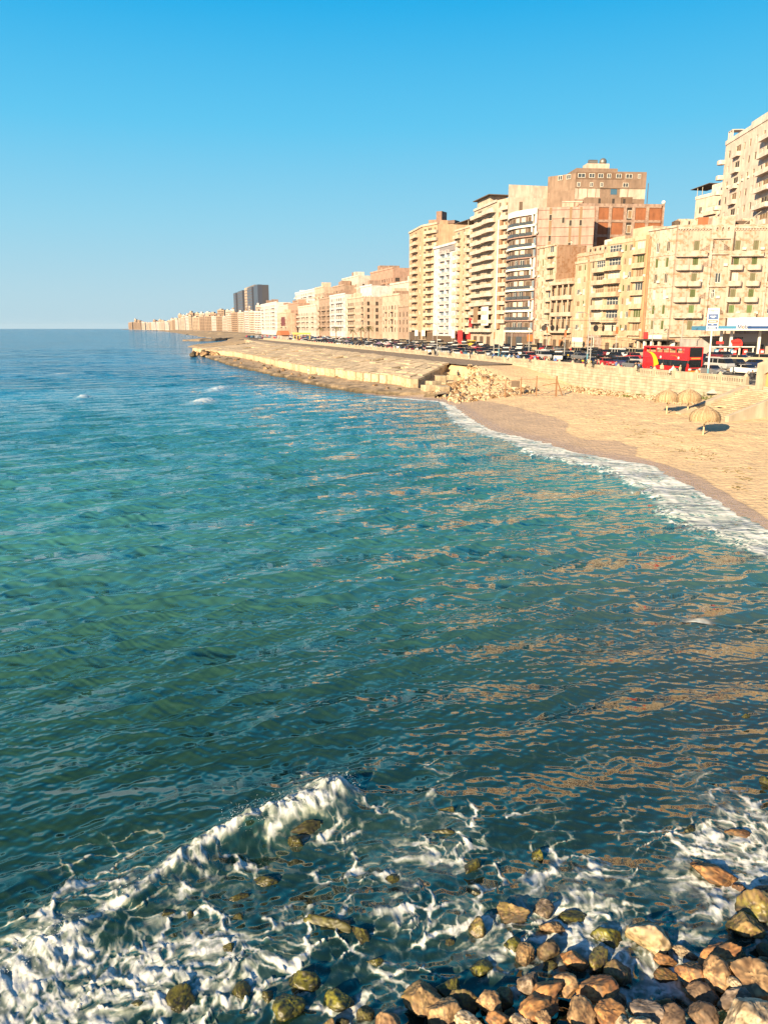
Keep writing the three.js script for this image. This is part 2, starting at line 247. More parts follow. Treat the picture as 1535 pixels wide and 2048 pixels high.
{
  const NA = 660, A0 = -0.66, A1 = 0.72, rows = [];
  for (let d = 7.6; d < 13000;) { rows.push(d); d += d < 60 ? 0.0056 * d : d < 500 ? 0.0056 * d : d < 1500 ? 0.014 * d : 0.05 * d; }
  const cutA = rows.findIndex((d) => d > 33), cutB = rows.findIndex((d) => d > 170);
  const strip = (j0, j1, R, foamAt) => gridMesh(NA, j1 - j0 + 1, (i, jj) => {
    const d = rows[j0 + jj], a = mix(A0, A1, i / (NA - 1)), X = d * Math.sin(a), Z = d * Math.cos(a), cell = Math.max(d * 0.0042, d < 500 ? 0.0056 * d : 0.014 * d) * 1.3;
    const ind = d < 480 ? inland(X, Z) : -99, shore = sstep(-14, 0.5, ind), calm = mix(1, 0.12, shore) * mix(1, 1.6, sstep(150, 500, d)) * mix(0.8, 1, sstep(0, 30, d));
    let [sx, sz, h] = d < 2500 ? seaAt(X, Z, cell, calm) : [0, 0, 0];
    let f = foamAt ? foamAt(X, Z) : 0;
    if (d < 36 && X < breakerX1 + 1) {
      const [bd, at, side] = distLine(BREAKER, X, Z), w = side > 0 ? 0.5 : 1.1;
      const A = ridgeSize(at) * (at === 0 ? Math.exp(-bd) : 1) * (0.52 + 0.4 * vn(X * 0.9, Z * 0.9));
      h += A * Math.exp(-Math.pow(bd / w, 2)) + A * 0.45 * Math.exp(-Math.pow(bd / 0.4, 2)) * fbm(X * 4.5, Z * 4.5, 4) - 0.12 * A * Math.exp(-Math.pow((bd - 1.1) / 0.8, 2)) * (side > 0 ? 1 : 0);
    }
    if (f > 0.05 && d < 40) h += f * 0.03 + f * 0.1 * fbm(X * 5.1, Z * 5.1, 4);
    if (d >= 33 && ind > -16 && ind < 2) { const e = -ind; h += (0.2 * f * sstep(1.2, 5, e) + f * 0.03 * vn(X * 2.5, Z * 2.5)) * sstep(34, 42, d); h = Math.max(h, -0.05); }
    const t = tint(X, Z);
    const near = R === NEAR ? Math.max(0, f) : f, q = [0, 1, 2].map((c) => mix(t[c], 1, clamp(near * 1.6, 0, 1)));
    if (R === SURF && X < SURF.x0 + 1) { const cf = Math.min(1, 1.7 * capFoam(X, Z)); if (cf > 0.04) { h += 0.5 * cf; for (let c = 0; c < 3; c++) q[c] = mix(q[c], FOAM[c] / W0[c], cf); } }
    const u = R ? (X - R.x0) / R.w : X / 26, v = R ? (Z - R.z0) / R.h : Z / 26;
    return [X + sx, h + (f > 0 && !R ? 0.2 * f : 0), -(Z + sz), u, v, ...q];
  });
  part(sea, 'broken_water', strip(0, cutA, NEAR, nearTex.at), matNear);
  part(sea, 'surf_water', strip(cutA, cutB, SURF, surfTex.at), matSurf);
  const open = strip(cutB, rows.length - 1, null, null), c = open.attributes.color, p = open.attributes.position;
  for (let i = 0; i < c.count; i++) { const X = p.getX(i), Z = -p.getZ(i); if (Z > 900) continue; const f = capFoam(X, Z); if (f > 0.05) for (let k = 0; k < 3; k++) c.array[i * 3 + k] = mix(c.array[i * 3 + k], FOAM[k] / W0[k], f); }
  part(sea, 'open_water', open, matOpen);
}
{ // spray thrown up along the breaking crest
  const r = rng(71), im = new THREE.InstancedMesh(new THREE.IcosahedronGeometry(1, 1), std(0.75, 0.76, 0.76, 0.6), 1900), m = new THREE.Matrix4(), q = new THREE.Quaternion(); let c = 0;
  for (let k = 0; k < 1900; k++) { const f = r() < 0.6 ? r() * 0.3 : r() < 0.6 ? 0.7 + r() * 0.3 : r(), x = f * (BREAKER.length - 1.001), i = Math.floor(x), u = x - i, burst = vn(f * 26, 2) * 0.5 + 0.6, X = mix(BREAKER[i][0], BREAKER[i + 1][0], u) + (r() + r() - 1) * 0.4, Z = mix(BREAKER[i][1], BREAKER[i + 1][1], u) + (r() + r() - 1) * 0.4, s = 0.002 + 0.006 * Math.pow(r(), 3); m.compose(new THREE.Vector3(X, ridgeSize(f) * 0.75 + Math.pow(r(), 2.4) * 0.5 * burst, -Z), q, new THREE.Vector3(s, s, s)); im.setMatrixAt(c++, m); }
  im.name = 'spray'; put(im, 'fine white spray thrown up along the breaking wave crest', null, null, 'stuff');
}
put(sea, 'choppy blue green sea with foam along the shore and among the rocks', null, null, 'structure');

// ---------------------------------------------------------------- surface textures (colour and wear only)
const plaster = tex(512, 512, (x, y) => { const u = x / 512 * 8, v = y / 512 * 8, w = (f) => { const a = x / 512, s = sstep(0, 1, a); return mix(f(u, v), f(u - 8, v), s); };
  const st_ = w((p, q) => fbm(p * 2.2, q * 0.35, 4)), bl = w((p, q) => fbm(p * 0.9 + 30, q * 0.9, 4)), g = 0.9 + 0.13 * st_ + 0.12 * bl; return [g, g - 0.01, g - 0.025]; });
const peeled = tex(512, 512, (x, y) => { const u = x / 512 * 8, v = y / 512 * 8, w = (f) => mix(f(u, v), f(u - 8, v), sstep(0, 1, x / 512));
  const b = w((p, q) => fbm(p * 1.5, q * 1.5, 5)), st_ = w((p, q) => fbm(p * 2.6 + 9, q * 0.3, 4)), k = sstep(-0.05, 0.42, b), g = 0.95 + 0.16 * st_; return [mix(g, 0.8, k * 0.7), mix(g - 0.02, 0.7, k * 0.75), mix(g - 0.05, 0.6, k * 0.8)]; });
const concrete = tex(512, 512, (x, y) => { const u = x / 512 * 8, v = y / 512 * 8, w = (f) => mix(f(u, v), f(u - 8, v), sstep(0, 1, x / 512));
  const a = w((p, q) => fbm(p, q, 5)), b = w((p, q) => fbm(p * 6, q * 6, 2)), g = 0.84 + 0.26 * a + 0.1 * b; return [g, g - 0.015, g - 0.04]; });
plaster.repeat.set(1 / 9, 1 / 9); peeled.repeat.set(1 / 7, 1 / 7); concrete.repeat.set(1 / 5, 1 / 5);
const wallMat = (r, g, b, t = plaster) => std(r * 1.0, g * 1.03, b * 1.24, 0.93, { map: t });

// ---------------------------------------------------------------- land: city ground, road, promenade
const asphalt = std(0.06, 0.056, 0.055, 0.92, { map: concrete }), paving = std(0.3, 0.25, 0.2, 0.9, { map: concrete }), earth = std(0.36, 0.28, 0.19, 0.95, { map: concrete });
const strip2 = (s0, s1, t0, t1, y0, y1, n = 60) => metreUV(gridMesh(2, n, (i, j) => { const s = mix(s0, s1, j / (n - 1)), [X, Z] = st(s, i ? t1 : t0); return [X, i ? y1 : y0, -Z]; }).toNonIndexed());
const roadY = (t) => 5 + 0.025 * t;
{
  const flip = (g) => { g.computeVertexNormals(); return metreUV(g); };
  const road = new THREE.Mesh(flip(strip2(-60, 540, 2.6, 37, roadY(2.6), roadY(37))), asphalt); road.name = 'road'; put(road, 'dark asphalt seafront road full of traffic', null, null, 'structure');
  const lines = [];
  for (const t of [7, 10.6, 14.2, 21.4, 25, 28.6]) for (let s = -40; s < 420; s += 7) lines.push(new THREE.BoxGeometry(3, 0.012, 0.14).rotateY(STREET).translate(...S3(s, t, roadY(t) + 0.008).toArray()));
  part(road, 'lane_marking', merged(lines), std(0.6, 0.58, 0.52, 0.8)).userData.kind = 'stuff';
  const med = []; for (let s = -50; s < 530; s += 10) med.push(new THREE.BoxGeometry(9.9, 0.5, 1.2).rotateY(STREET).translate(...S3(s, 17.8, roadY(17.8) + 0.05).toArray()));
  part(road, 'median_kerb', merged(med), paving);
  const pv = new THREE.Mesh(flip(strip2(-60, 500, 0.2, 2.6, 5.13, 5.2)), paving); pv.name = 'pavement'; put(pv, 'pale pavement behind the seawall balustrade', null, null, 'structure');
  const k1 = new THREE.BoxGeometry(560, 0.15, 0.2).rotateY(STREET).translate(...S3(220, 2.65, 5.13).toArray()); part(pv, 'kerb', k1, paving);
  const p2 = new THREE.Mesh(flip(strip2(-60, 700, 37, 41.2, 6.06, 6.12)), paving); p2.name = 'pavement_001'; put(p2, 'pavement along the foot of the apartment blocks', null, null, 'structure');
  const city = new THREE.Mesh(flip(strip2(-80, 4200, 41, 700, 6.0, 9.0)), earth); city.name = 'city_ground'; put(city, 'sandy ground that the city blocks stand on', null, null, 'structure');
}
// far coast: low land that runs out to the point
{
  const shore = [[560, 681], [500, 675.5], [478, 671.5], [430, 667.5], [395, 664.5], [350, 662.2], [300, 660.6], [262, 659.3], [238, 658.6]].map(([x, y]) => ground(x, y, 0.2));
  const g = gridMesh(4, shore.length * 6 - 5, (i, j) => { const k = Math.min(shore.length - 2, Math.floor(j / 6)), f = j / 6 - k, X = mix(shore[k][0], shore[k + 1][0], f), Z = mix(shore[k][1], shore[k + 1][1], f), d = [0, 0.008, 0.03, 1.5][i] * Z * 0.6; const n = 1 + 0.0 * vn(Z * 0.02, 1); return [X + d * 0.85 * n, [-0.6, 2.2, 3.6, 5][i] * (1 + 0.3 * vn(Z * 0.01 + i, 3)), -(Z + d * 0.3)]; });
  const m = new THREE.Mesh(metreUV(g.toNonIndexed()), std(0.34, 0.26, 0.17, 0.95, { map: concrete })); m.geometry.computeVertexNormals(); m.name = 'far_shore'; { const q = gridMesh(5, 300, (i, j) => { const s = 505 * Math.pow(4200 / 505, j / 299), t = [41.5, 35, 24, 13, 9][i] + (i ? 5 * vn(s * 0.02, i) : 0), [X, Z] = st(s, t); return [X, [5.97, 4.4, 2.4, 0.7, -0.9][i] + (i && i < 4 ? 0.6 * vn(s * 0.05, i * 4) : 0), -Z]; }), bm = part(m, 'bank', metreUV(q.toNonIndexed()), m.material); bm.geometry.computeVertexNormals(); } put(m, 'low sandy shore running out to the far point', null, null, 'structure');
}

{ // rocky bank under the road beyond the revetment, with a low spit
  const g = gridMesh(7, 260, (i, j) => { const s = mix(250, 560, j / 259), back = 28 * Math.max(0, (s - 430) / 100) ** 2, k = 1 + 0.35 * vn(s * 0.013, 3) + 0.25 * vn(s * 0.05, 9), t = [0.3, -9.5, -13, -20, -26, -31, -34][i] * (i > 1 ? k : 1), y = [4.85, 4.6, 3.6, 2.2, 1.4, 0.6, -0.8][i] + (i > 1 && i < 6 ? 0.5 * vn(s * 0.2, i * 3) : 0), [X, Z] = st(s, (s < 330 && i > 1 ? Math.max(t, -10.2) : t) + back); return [X, y, -Z]; });
  const m = new THREE.Mesh(metreUV(g.toNonIndexed()), std(0.38, 0.29, 0.19, 0.95, { map: concrete })); m.geometry.computeVertexNormals(); m.name = 'rocky_bank'; put(m, 'rocky tan bank below the seafront road beyond the revetment', null, null, 'structure');
  const P = [[366, 681.5, 5], [400, 682, 9], [430, 681.5, 13], [460, 679.5, 17], [500, 677, 22]].map(([x, y, w]) => [...ground(x, y, 0.2), w]), g2 = gridMesh(6, 60, (i, j) => { const f = j / 59 * 3.999, k = Math.floor(f), u = f - k, X = mix(P[k][0], P[k + 1][0], u), Z = mix(P[k][1], P[k + 1][1], u), w = mix(P[k][2], P[k + 1][2], u); return [X, [-0.5, 1.3, 2.2, 2.4, 1.5, -0.5][i] * (0.5 + 0.4 * Math.min(1, f)) + (i > 0 && i < 5 ? 0.9 * vn(X * 0.16, Z * 0.2 + i * 5) : 0), -(Z + (i - 1) * w * 0.6)]; });
  const m2 = new THREE.Mesh(metreUV(g2.toNonIndexed()), std(0.36, 0.27, 0.17, 0.95, { map: concrete })); m2.geometry.computeVertexNormals(); m2.name = 'rocky_spit'; put(m2, 'low rocky spit reaching into the sea beyond the revetment', null, null, 'structure');
}

// ---------------------------------------------------------------- beach
const WETLINE = [[930, 793], [962, 800], [1005, 808], [1060, 826], [1105, 838], [1136, 850], [1130, 862], [1165, 874], [1235, 882], [1274, 893], [1270, 903], [1330, 918], [1400, 943], [1450, 972], [1480, 990], [1535, 1022], [1600, 1060]].map(([x, y]) => ground(x, y, 0.6));
const TBASE = [[906, 780], [866, 782], [829, 777], [779, 767], [708, 760], [675, 754], [618, 747], [558, 734], [517, 723], [470, 713], [420, 708], [386, 703]].map(([x, y]) => toST(...ground(x, y, 1))).sort((a, b) => a[0] - b[0]);
TBASE.push([TBASE[TBASE.length - 1][0] + 60, -16], [TBASE[TBASE.length - 1][0] + 110, -10.5]);
const tBase = lineTable(TBASE), S_NEAR = TBASE[0][0], S_FAR = TBASE[TBASE.length - 1][0];
function sandY(X, Z) {
  const d = inland(X, Z), [s, t] = toST(X, Z);
  let h = d > 0 ? Math.min(0.075 * d + 0.002 * d * d * (d < 12 ? 1 : 0) + (d >= 12 ? 0.29 : 0), 3.0) : 0.16 * d;
  h = Math.max(h, -1.5);
  if (d > 0) h += sstep(2, 8, d) * (0.07 * vn(X * 0.35, Z * 0.35) + 0.05 * vn(X * 1.1, Z * 1.1)) + sstep(9, 16, d) * 0.05 * vn(X * 2.3, Z * 2.3);
  const bank = sstep(30, 60, s) * sstep(-19 + 0.1 * Math.max(0, s - 30), -7, t) * sstep(140, 80, s); // sand heaped against the end of the promenade
  h = mix(h, Math.max(h, 4.72), bank) + 0.2 * bank * (1 - bank) * vn(X * 0.5, Z * 0.5);
  const under = sstep(S_NEAR + 4, S_NEAR + 16, s) * sstep(-9, -12, t);
  h = mix(h, Math.min(h, 0.1), under);
  if (t > 0.6) h = Math.min(h, 2.6);
  return h;
}
{
  const B = { x0: -4, z0: 26, w: 68, h: 156, nx: 890, nz: 2048 };
  const d = new Uint8Array(B.nx * B.nz * 4), q = new Uint8Array(B.nx * B.nz * 4);
  for (let j = 0; j < B.nz; j++) for (let i = 0; i < B.nx; i++) {
    const X = B.x0 + (i + 0.5) / B.nx * B.w, Z = B.z0 + (j + 0.5) / B.nz * B.h, o = (j * B.nx + i) * 4, n = fbm(X * 0.5, Z * 0.5, 4), f = fbm(X * 4, Z * 4, 3), g = fbm(X * 9, Z * 9, 2);
    const dw = inland(X, Z); let wet = 0;
    if (dw < 22) { const [a, , side] = distLine(WETLINE, X, Z); wet = dw < -2 ? 1 : sstep(0.1, -0.12, a * side + 0.12 * n); if (dw > 16) wet = 0; }
    const edge = dw < 22 ? Math.exp(-Math.pow((distLine(WETLINE, X, Z)[0]) / 0.16, 2)) * 0.12 : 0;
    const tone = 1 + 0.16 * n + (wet > 0.5 ? 0.03 : 0.3) * f * 0.8 + (wet > 0.5 ? 0 : 0.12 * g) - edge;
    const veryWet = sstep(2.5, 0.2, dw);
    const c = [mix(0.54, mix(0.41, 0.3, veryWet), wet), mix(0.385, mix(0.295, 0.22, veryWet), wet), mix(0.22, mix(0.19, 0.17, veryWet), wet)];
    for (let k = 0; k < 3; k++) d[o + k] = 255 * toS(clamp(c[k] * tone, 0, 1));
    d[o + 3] = 255; q[o] = q[o + 1] = q[o + 2] = 255 * mix(0.95, mix(0.62, 0.16, veryWet), wet); q[o + 3] = 255;
  }
  const mk = (a, s) => { const t = new THREE.DataTexture(a, B.nx, B.nz); t.magFilter = THREE.LinearFilter; if (s) t.colorSpace = THREE.SRGBColorSpace; t.needsUpdate = true; return t; };
  const bump = tex(512, 512, (x, y) => { const u = x / 512 * 16, v = y / 512 * 16, a = mix(fbm(u, v, 4), fbm(u - 16, v, 4), sstep(0, 1, x / 512)); return [0.5 + a, 0.5 + a, 0.5 + a]; }, false); bump.repeat.set(B.w / 5, B.h / 5);
  const g = gridMesh(206, 420, (i, j) => { const X = B.x0 + i / 205 * B.w, Z = B.z0 + j / 419 * B.h; return [X, sandY(X, Z), -Z, i / 205, j / 419]; });
  const m = new THREE.Mesh(g, new THREE.MeshStandardMaterial({ map: mk(d, true), roughnessMap: mk(q, false), roughness: 1, bumpMap: bump, bumpScale: 0.07 })); m.name = 'beach';
  put(m, 'warm sandy beach with a dark wet band along the water', null, null, 'structure');
}

// ---------------------------------------------------------------- seawall with balustrade
const creamStone = std(0.45, 0.385, 0.295, 0.9, { map: plaster }), creamDark = std(0.43, 0.365, 0.275, 0.92, { map: plaster });
const PITCHW = 4.6, WALL0 = -16; // pillars every few metres from the gate on
{
  const wall = base('seawall', new THREE.Vector3(), 0);
  const along = (s0, s1, t0, t1, y0, y1) => new THREE.BoxGeometry(s1 - s0, y1 - y0, t1 - t0).rotateY(STREET).translate(...S3((s0 + s1) / 2, (t0 + t1) / 2, (y0 + y1) / 2).toArray());
  part(wall, 'wall_core', metreUV(along(WALL0, 420, 0.05, 0.55, 0.5, 5.0)), creamDark);
  part(wall, 'coping', metreUV(along(WALL0, 420, -0.16, 0.6, 5.0, 5.16)), creamStone);
  // courses of facing stones, each its own piece with joints between
  const r = rng(12), stones = [[], [], []];
  for (let row = 0; row < 7; row++) for (let s = WALL0 + (row % 2) * 0.6; s < 96; s += 1.2) stones[Math.floor(r() * 3)].push(along(s + 0.015, Math.min(s + 1.185, 96), -0.07 - r() * 0.03, 0.06, 1.9 + row * 0.44 + 0.015, 1.9 + row * 0.44 + 0.425));
  stones.forEach((l, k) => { part(wall, 'facing_stone', metreUV(merged(l)), std(...[[0.45, 0.385, 0.295], [0.4, 0.335, 0.25], [0.48, 0.415, 0.32]][k], 0.92, { map: plaster })).userData.kind = 'stuff'; });
  const cap = new THREE.LatheGeometry([[0.0, 1.42], [0.1, 1.38], [0.17, 1.28], [0.2, 1.16], [0.3, 1.08], [0.34, 1.0], [0.3, 0.96]].reverse().map(([x, y]) => new THREE.Vector2(x, y)), 10);
  const pillarGeo = metreUV(merged([bx(-0.27, 0.27, 0, 0.98, -0.24, 0.24), bx(-0.32, 0.32, 0, 0.16, -0.29, 0.29), cap]));
  const shape = new THREE.Shape([[-2.03, 0.1], [2.03, 0.1], [2.03, 0.86], [-2.03, 0.86]].map((p) => new THREE.Vector2(...p)));
  for (let k = 0; k < 9; k++) { const x = -1.72 + k * 0.43, h = new THREE.Path(); h.moveTo(x - 0.13, 0.24); h.lineTo(x + 0.13, 0.24); h.lineTo(x + 0.13, 0.6); h.quadraticCurveTo(x, 0.78, x - 0.13, 0.6); h.lineTo(x - 0.13, 0.24); shape.holes.push(h); }
  const panelGeo = metreUV(merged([new THREE.ExtrudeGeometry(shape, { depth: 0.18, bevelEnabled: false, curveSegments: 4 }).translate(0, 0, -0.09), bx(-2.03, 2.03, 0.86, 0.98, -0.17, 0.17), bx(-2.03, 2.03, 0, 0.1, -0.15, 0.15)]));
  const solidGeo = metreUV(merged([bx(-2.03, 2.03, 0, 0.86, -0.12, 0.12), bx(-2.03, 2.03, 0.86, 0.98, -0.17, 0.17)]));
  for (let k = 0, s = WALL0 + 12; s < 400; s += PITCHW, k++) {
    const p = S3(s, 0.22, 5.16), m = part(wall, 'pillar', pillarGeo, creamStone, p.x, p.y, p.z); m.rotation.y = STREET;
    const q = S3(s + PITCHW / 2, 0.22, 5.16), n = part(wall, 'balustrade_panel', k % 3 === 2 || s > 190 ? solidGeo : panelGeo, creamStone, q.x, q.y, q.z); n.rotation.y = STREET;
    if (s > 100 && s < 108) { wall.remove(n); }
  }
  put(wall, 'long cream stone seawall with balustrade panels and capped pillars', 'seawall');
}

// ---------------------------------------------------------------- promenade and stepped revetment
const slabMats = [[0.62, 0.5, 0.35], [0.56, 0.455, 0.32], [0.66, 0.53, 0.37], [0.51, 0.42, 0.3]].map((c) => std(...c, 0.94, { map: concrete }));
{
  const pr = new THREE.Mesh(strip2(60, 450, -9.6, 0.1, 4.75, 4.95), std(0.27, 0.21, 0.155, 0.92, { map: concrete })); pr.geometry.computeVertexNormals(); pr.name = 'promenade'; put(pr, 'bare promenade strip in front of the seawall', null, null, 'structure');
  const rev = base('revetment', new THREE.Vector3()), r = rng(77);
  // core under the slabs
  const top = (s) => -9.5, foot = (s) => Math.min(tBase(s) + 1.4, -10.6);
  const core = gridMesh(3, 70, (i, j) => { const s = mix(S_NEAR + 8, S_FAR, j / 69); const s2 = Math.max(s, S_NEAR + [24, 9, 9][i]), t = [top(s2), foot(s2), tBase(s2) + 0.5][i], y = [4.55, 2.35, 2.3][i], [X, Z] = st(s2, t); return [X, y, -Z]; });
  part(rev, 'fill', metreUV(core.toNonIndexed()), slabMats[3]);
  { const A = st(S_NEAR + 24, -9.5), Bq = st(S_NEAR + 9, Math.min(tBase(S_NEAR + 9) + 1.4, -10.6)), Cq = st(S_NEAR + 9, tBase(S_NEAR + 9) + 0.5), w = new THREE.BufferGeometry(), W = [[A[0], 4.55, -A[1]], [Bq[0], 2.35, -Bq[1]], [Cq[0], 2.3, -Cq[1]]], L = W.map(([x, , z]) => [x, -0.4, z]); w.setAttribute('position', new THREE.Float32BufferAttribute([...W[0], ...L[0], ...W[1], ...W[1], ...L[0], ...L[1], ...W[1], ...L[1], ...W[2], ...W[2], ...L[1], ...L[2]], 3)); w.computeVertexNormals(); part(rev, 'fill_end', metreUV(w), slabMats[1]); }
  const slabHeight = (s, q) => mix(2.62, 4.86, q);
  const quadBox = (c, th) => { // four corners, thickness downwards
    const P = [], push = (...ids) => ids.forEach((k) => P.push(...k)); const lo = c.map(([x, y, z]) => [x, y - th, z]);
    push(c[0], c[1], c[2], c[0], c[2], c[3]); for (let k = 0; k < 4; k++) { const n = (k + 1) % 4; push(c[k], lo[k], lo[n], c[k], lo[n], c[n]); }
    const g = new THREE.BufferGeometry(); g.setAttribute('position', new THREE.Float32BufferAttribute(P, 3)); g.computeVertexNormals(); return metreUV(g);
  };
  const ROWS = 6; let count = 0;
  for (let k = 0; k < ROWS; k++) { let s = S_NEAR + 9 + k * 2.8; while (s < S_FAR - 8) {
    const len = rnd(3.2, 4.6, r) * (1 + (s - S_NEAR) / 160), c = [], lift = rnd(-0.08, 0.2, r), tilt = rnd(-0.14, 0.14, r), tilt2 = rnd(-0.12, 0.2, r), skew = 1.1;
    for (const [ds, dk] of [[0.1, 0.03], [len - 0.1, 0.03], [len - 0.1 + skew, 0.96], [0.1 + skew, 0.96]]) { const q = (k + dk) / ROWS, ss = s + ds - skew * k * 0.2, t = mix(foot(ss), top(ss), q), [X, Z] = st(ss, t); c.push([X, slabHeight(ss, q) + lift + tilt * (ds / len - 0.5) + tilt2 * (dk - 0.5) + (q < 0.99 ? 0.05 : 0), -Z]); }
    if (count < 296 && !(r() < 0.04)) { part(rev, 'slab', quadBox(c, 0.4), pick(slabMats, r)); count++; }
    s += len;
  } }
  // vertical blocks at the foot
  const blockMats = [[0.5, 0.4, 0.275], [0.4, 0.315, 0.215], [0.55, 0.44, 0.305], [0.45, 0.35, 0.24]].map((q) => std(...q, 0.94, { map: peeled }));
  const blockGeo = [metreUV(new RoundedBoxGeometry(2.5, 1.9, 1.5, 1, 0.05)), metreUV(new RoundedBoxGeometry(2.35, 1.8, 1.6, 1, 0.07)), metreUV(new RoundedBoxGeometry(2.6, 2.0, 1.5, 1, 0.04))];
  const yaw = (s) => { const [x0, z0] = st(s, tBase(s)), [x1, z1] = st(s + 2, tBase(s + 2)); return Math.atan2(z1 - z0, x1 - x0); };
  for (let s = S_NEAR + 10; s < S_FAR - 40; s += 2.62 / Math.max(0.5, Math.cos(yaw(s) - STREET))) { const p = S3(s, tBase(s) + 0.75, 1.72 + rnd(-0.05, 0.06, r)), b = part(rev, 'block', pick(blockGeo, r), pick(blockMats, r), p.x, p.y, p.z); b.rotation.set(rnd(-0.01, 0.01, r), yaw(s) + rnd(-0.02, 0.02, r), rnd(-0.012, 0.012, r)); }
  put(rev, 'sloping sea revetment of pale concrete slabs above a row of blocks', 'revetment');
  // loose cubes at the near end
  const cube = metreUV(new RoundedBoxGeometry(2.3, 1.9, 2.1, 2, 0.09));
  const spots = [[856, 772, 1.7], [884, 774, 1.6], [900, 764, 1.6], [866, 764, 2.3], [905, 752, 2.5], [890, 745, 2.9], [926, 745, 3.0], [930, 733, 3.7], [912, 733, 3.7], [935, 726, 4.2], [905, 740, 3.3], [880, 753, 2.7]];
  const names = ['lowest seaward concrete cube beside the rubble', 'second concrete cube at the water end of the pile', 'concrete cube leaning on the rubble foot', 'weathered cube set behind the front cubes', 'concrete cube halfway up the rubble edge', 'pale cube above the middle of the step pile', 'cube nearest the sand bank in the step pile', 'concrete cube just below the promenade end', 'left one of the upper two stepped cubes', 'topmost concrete cube under the promenade edge', 'tilted cube between the upper and lower cubes', 'broad cube at the inner end of the block row'];
  spots.forEach(([x, y, h], k) => { const [X, Z] = ground(x, y, h), m = new THREE.Mesh(cube, slabMats[k % 4]); m.name = numbered('concrete_cube'); m.position.set(X, h - 0.75, -Z); m.rotation.set(rnd(-0.06, 0.06, r), STREET + rnd(-0.25, 0.25, r), rnd(-0.06, 0.06, r)); put(m, names[k], 'concrete cube', 'concrete cubes stepping down the revetment end'); });
}
// flat rock shelf in front of the blocks
{
  const OUT = [[890, 792], [862, 795], [834, 795.5], [800, 792], [763, 788.5], [719, 784.5], [653, 774.5], [604, 765.5], [577, 756.5], [547, 751], [503, 741], [456, 729], [415, 715], [384, 708]].map(([x, y]) => toST(...ground(x, y, 0.1))).sort((a, b) => a[0] - b[0]);
  const tOut = lineTable(OUT), s0 = OUT[0][0] - 2, s1 = OUT[OUT.length - 1][0] + 3;
  const g = gridMesh(13, 420, (i, j) => { const s = mix(s0, s1, j / 419), a = tOut(s) + 0.7 * vn(s * 0.25, 2) + 0.5 * vn(s * 0.9, 5), b = tBase(s) + 1, f = i < 3 ? 0 : (i - 2) / 10, t = mix(a, b, f); let y = i === 0 ? -0.7 : i === 1 ? 0.15 : i === 2 ? 0.62 : 0.72 + 0.3 * f; const cr = cellEdge(s * 0.22, t * 0.5);
    if (i > 1) y += 0.16 * fbm(s * 0.4, t * 0.6, 3) - 0.3 * (1 - sstep(0.02, 0.12, cr)) + (i === 2 ? 0.1 * vn(s * 1.5, 3) : 0); if (i < 2) y *= 1; const [X, Z] = st(s, t - (i === 0 ? 0.5 : 0)); const alg = i < 2 ? 1 : clamp(0.5 * (1 - f * 4) + 0.8 * vn(s * 0.3, t), 0, 0.8), n = 0.85 + 0.4 * fbm(s * 0.8, t * 1.4, 3); return [X, y, -Z, X, Z, mix(0.5, 0.09, alg) * n, mix(0.38, 0.07, alg) * n, mix(0.25, 0.04, alg) * n]; });
  const m = new THREE.Mesh(g, new THREE.MeshStandardMaterial({ vertexColors: true, roughness: 0.85, map: concrete })); m.name = 'rock_shelf'; put(m, 'flat wave-cut rock shelf at the foot of the blocks', null, null, 'structure');
}

// ---------------------------------------------------------------- boulders
const rockBase = mergeVertices((() => { const g = new THREE.IcosahedronGeometry(1, 11); g.deleteAttribute('uv'); g.deleteAttribute('normal'); return g; })());
const rockLow = mergeVertices((() => { const g = new THREE.IcosahedronGeometry(1, 3); g.deleteAttribute('uv'); g.deleteAttribute('normal'); return g; })());
const TONES = { tan: [[0.44, 0.28, 0.135], [0.2, 0.11, 0.05]], orange: [[0.44, 0.22, 0.075], [0.19, 0.085, 0.035]], brown: [[0.2, 0.125, 0.07], [0.085, 0.055, 0.035]], grey: [[0.3, 0.23, 0.17], [0.12, 0.085, 0.06]], cream: [[0.6, 0.47, 0.31], [0.46, 0.33, 0.19]], dark: [[0.03, 0.025, 0.014], [0.07, 0.055, 0.03]] };
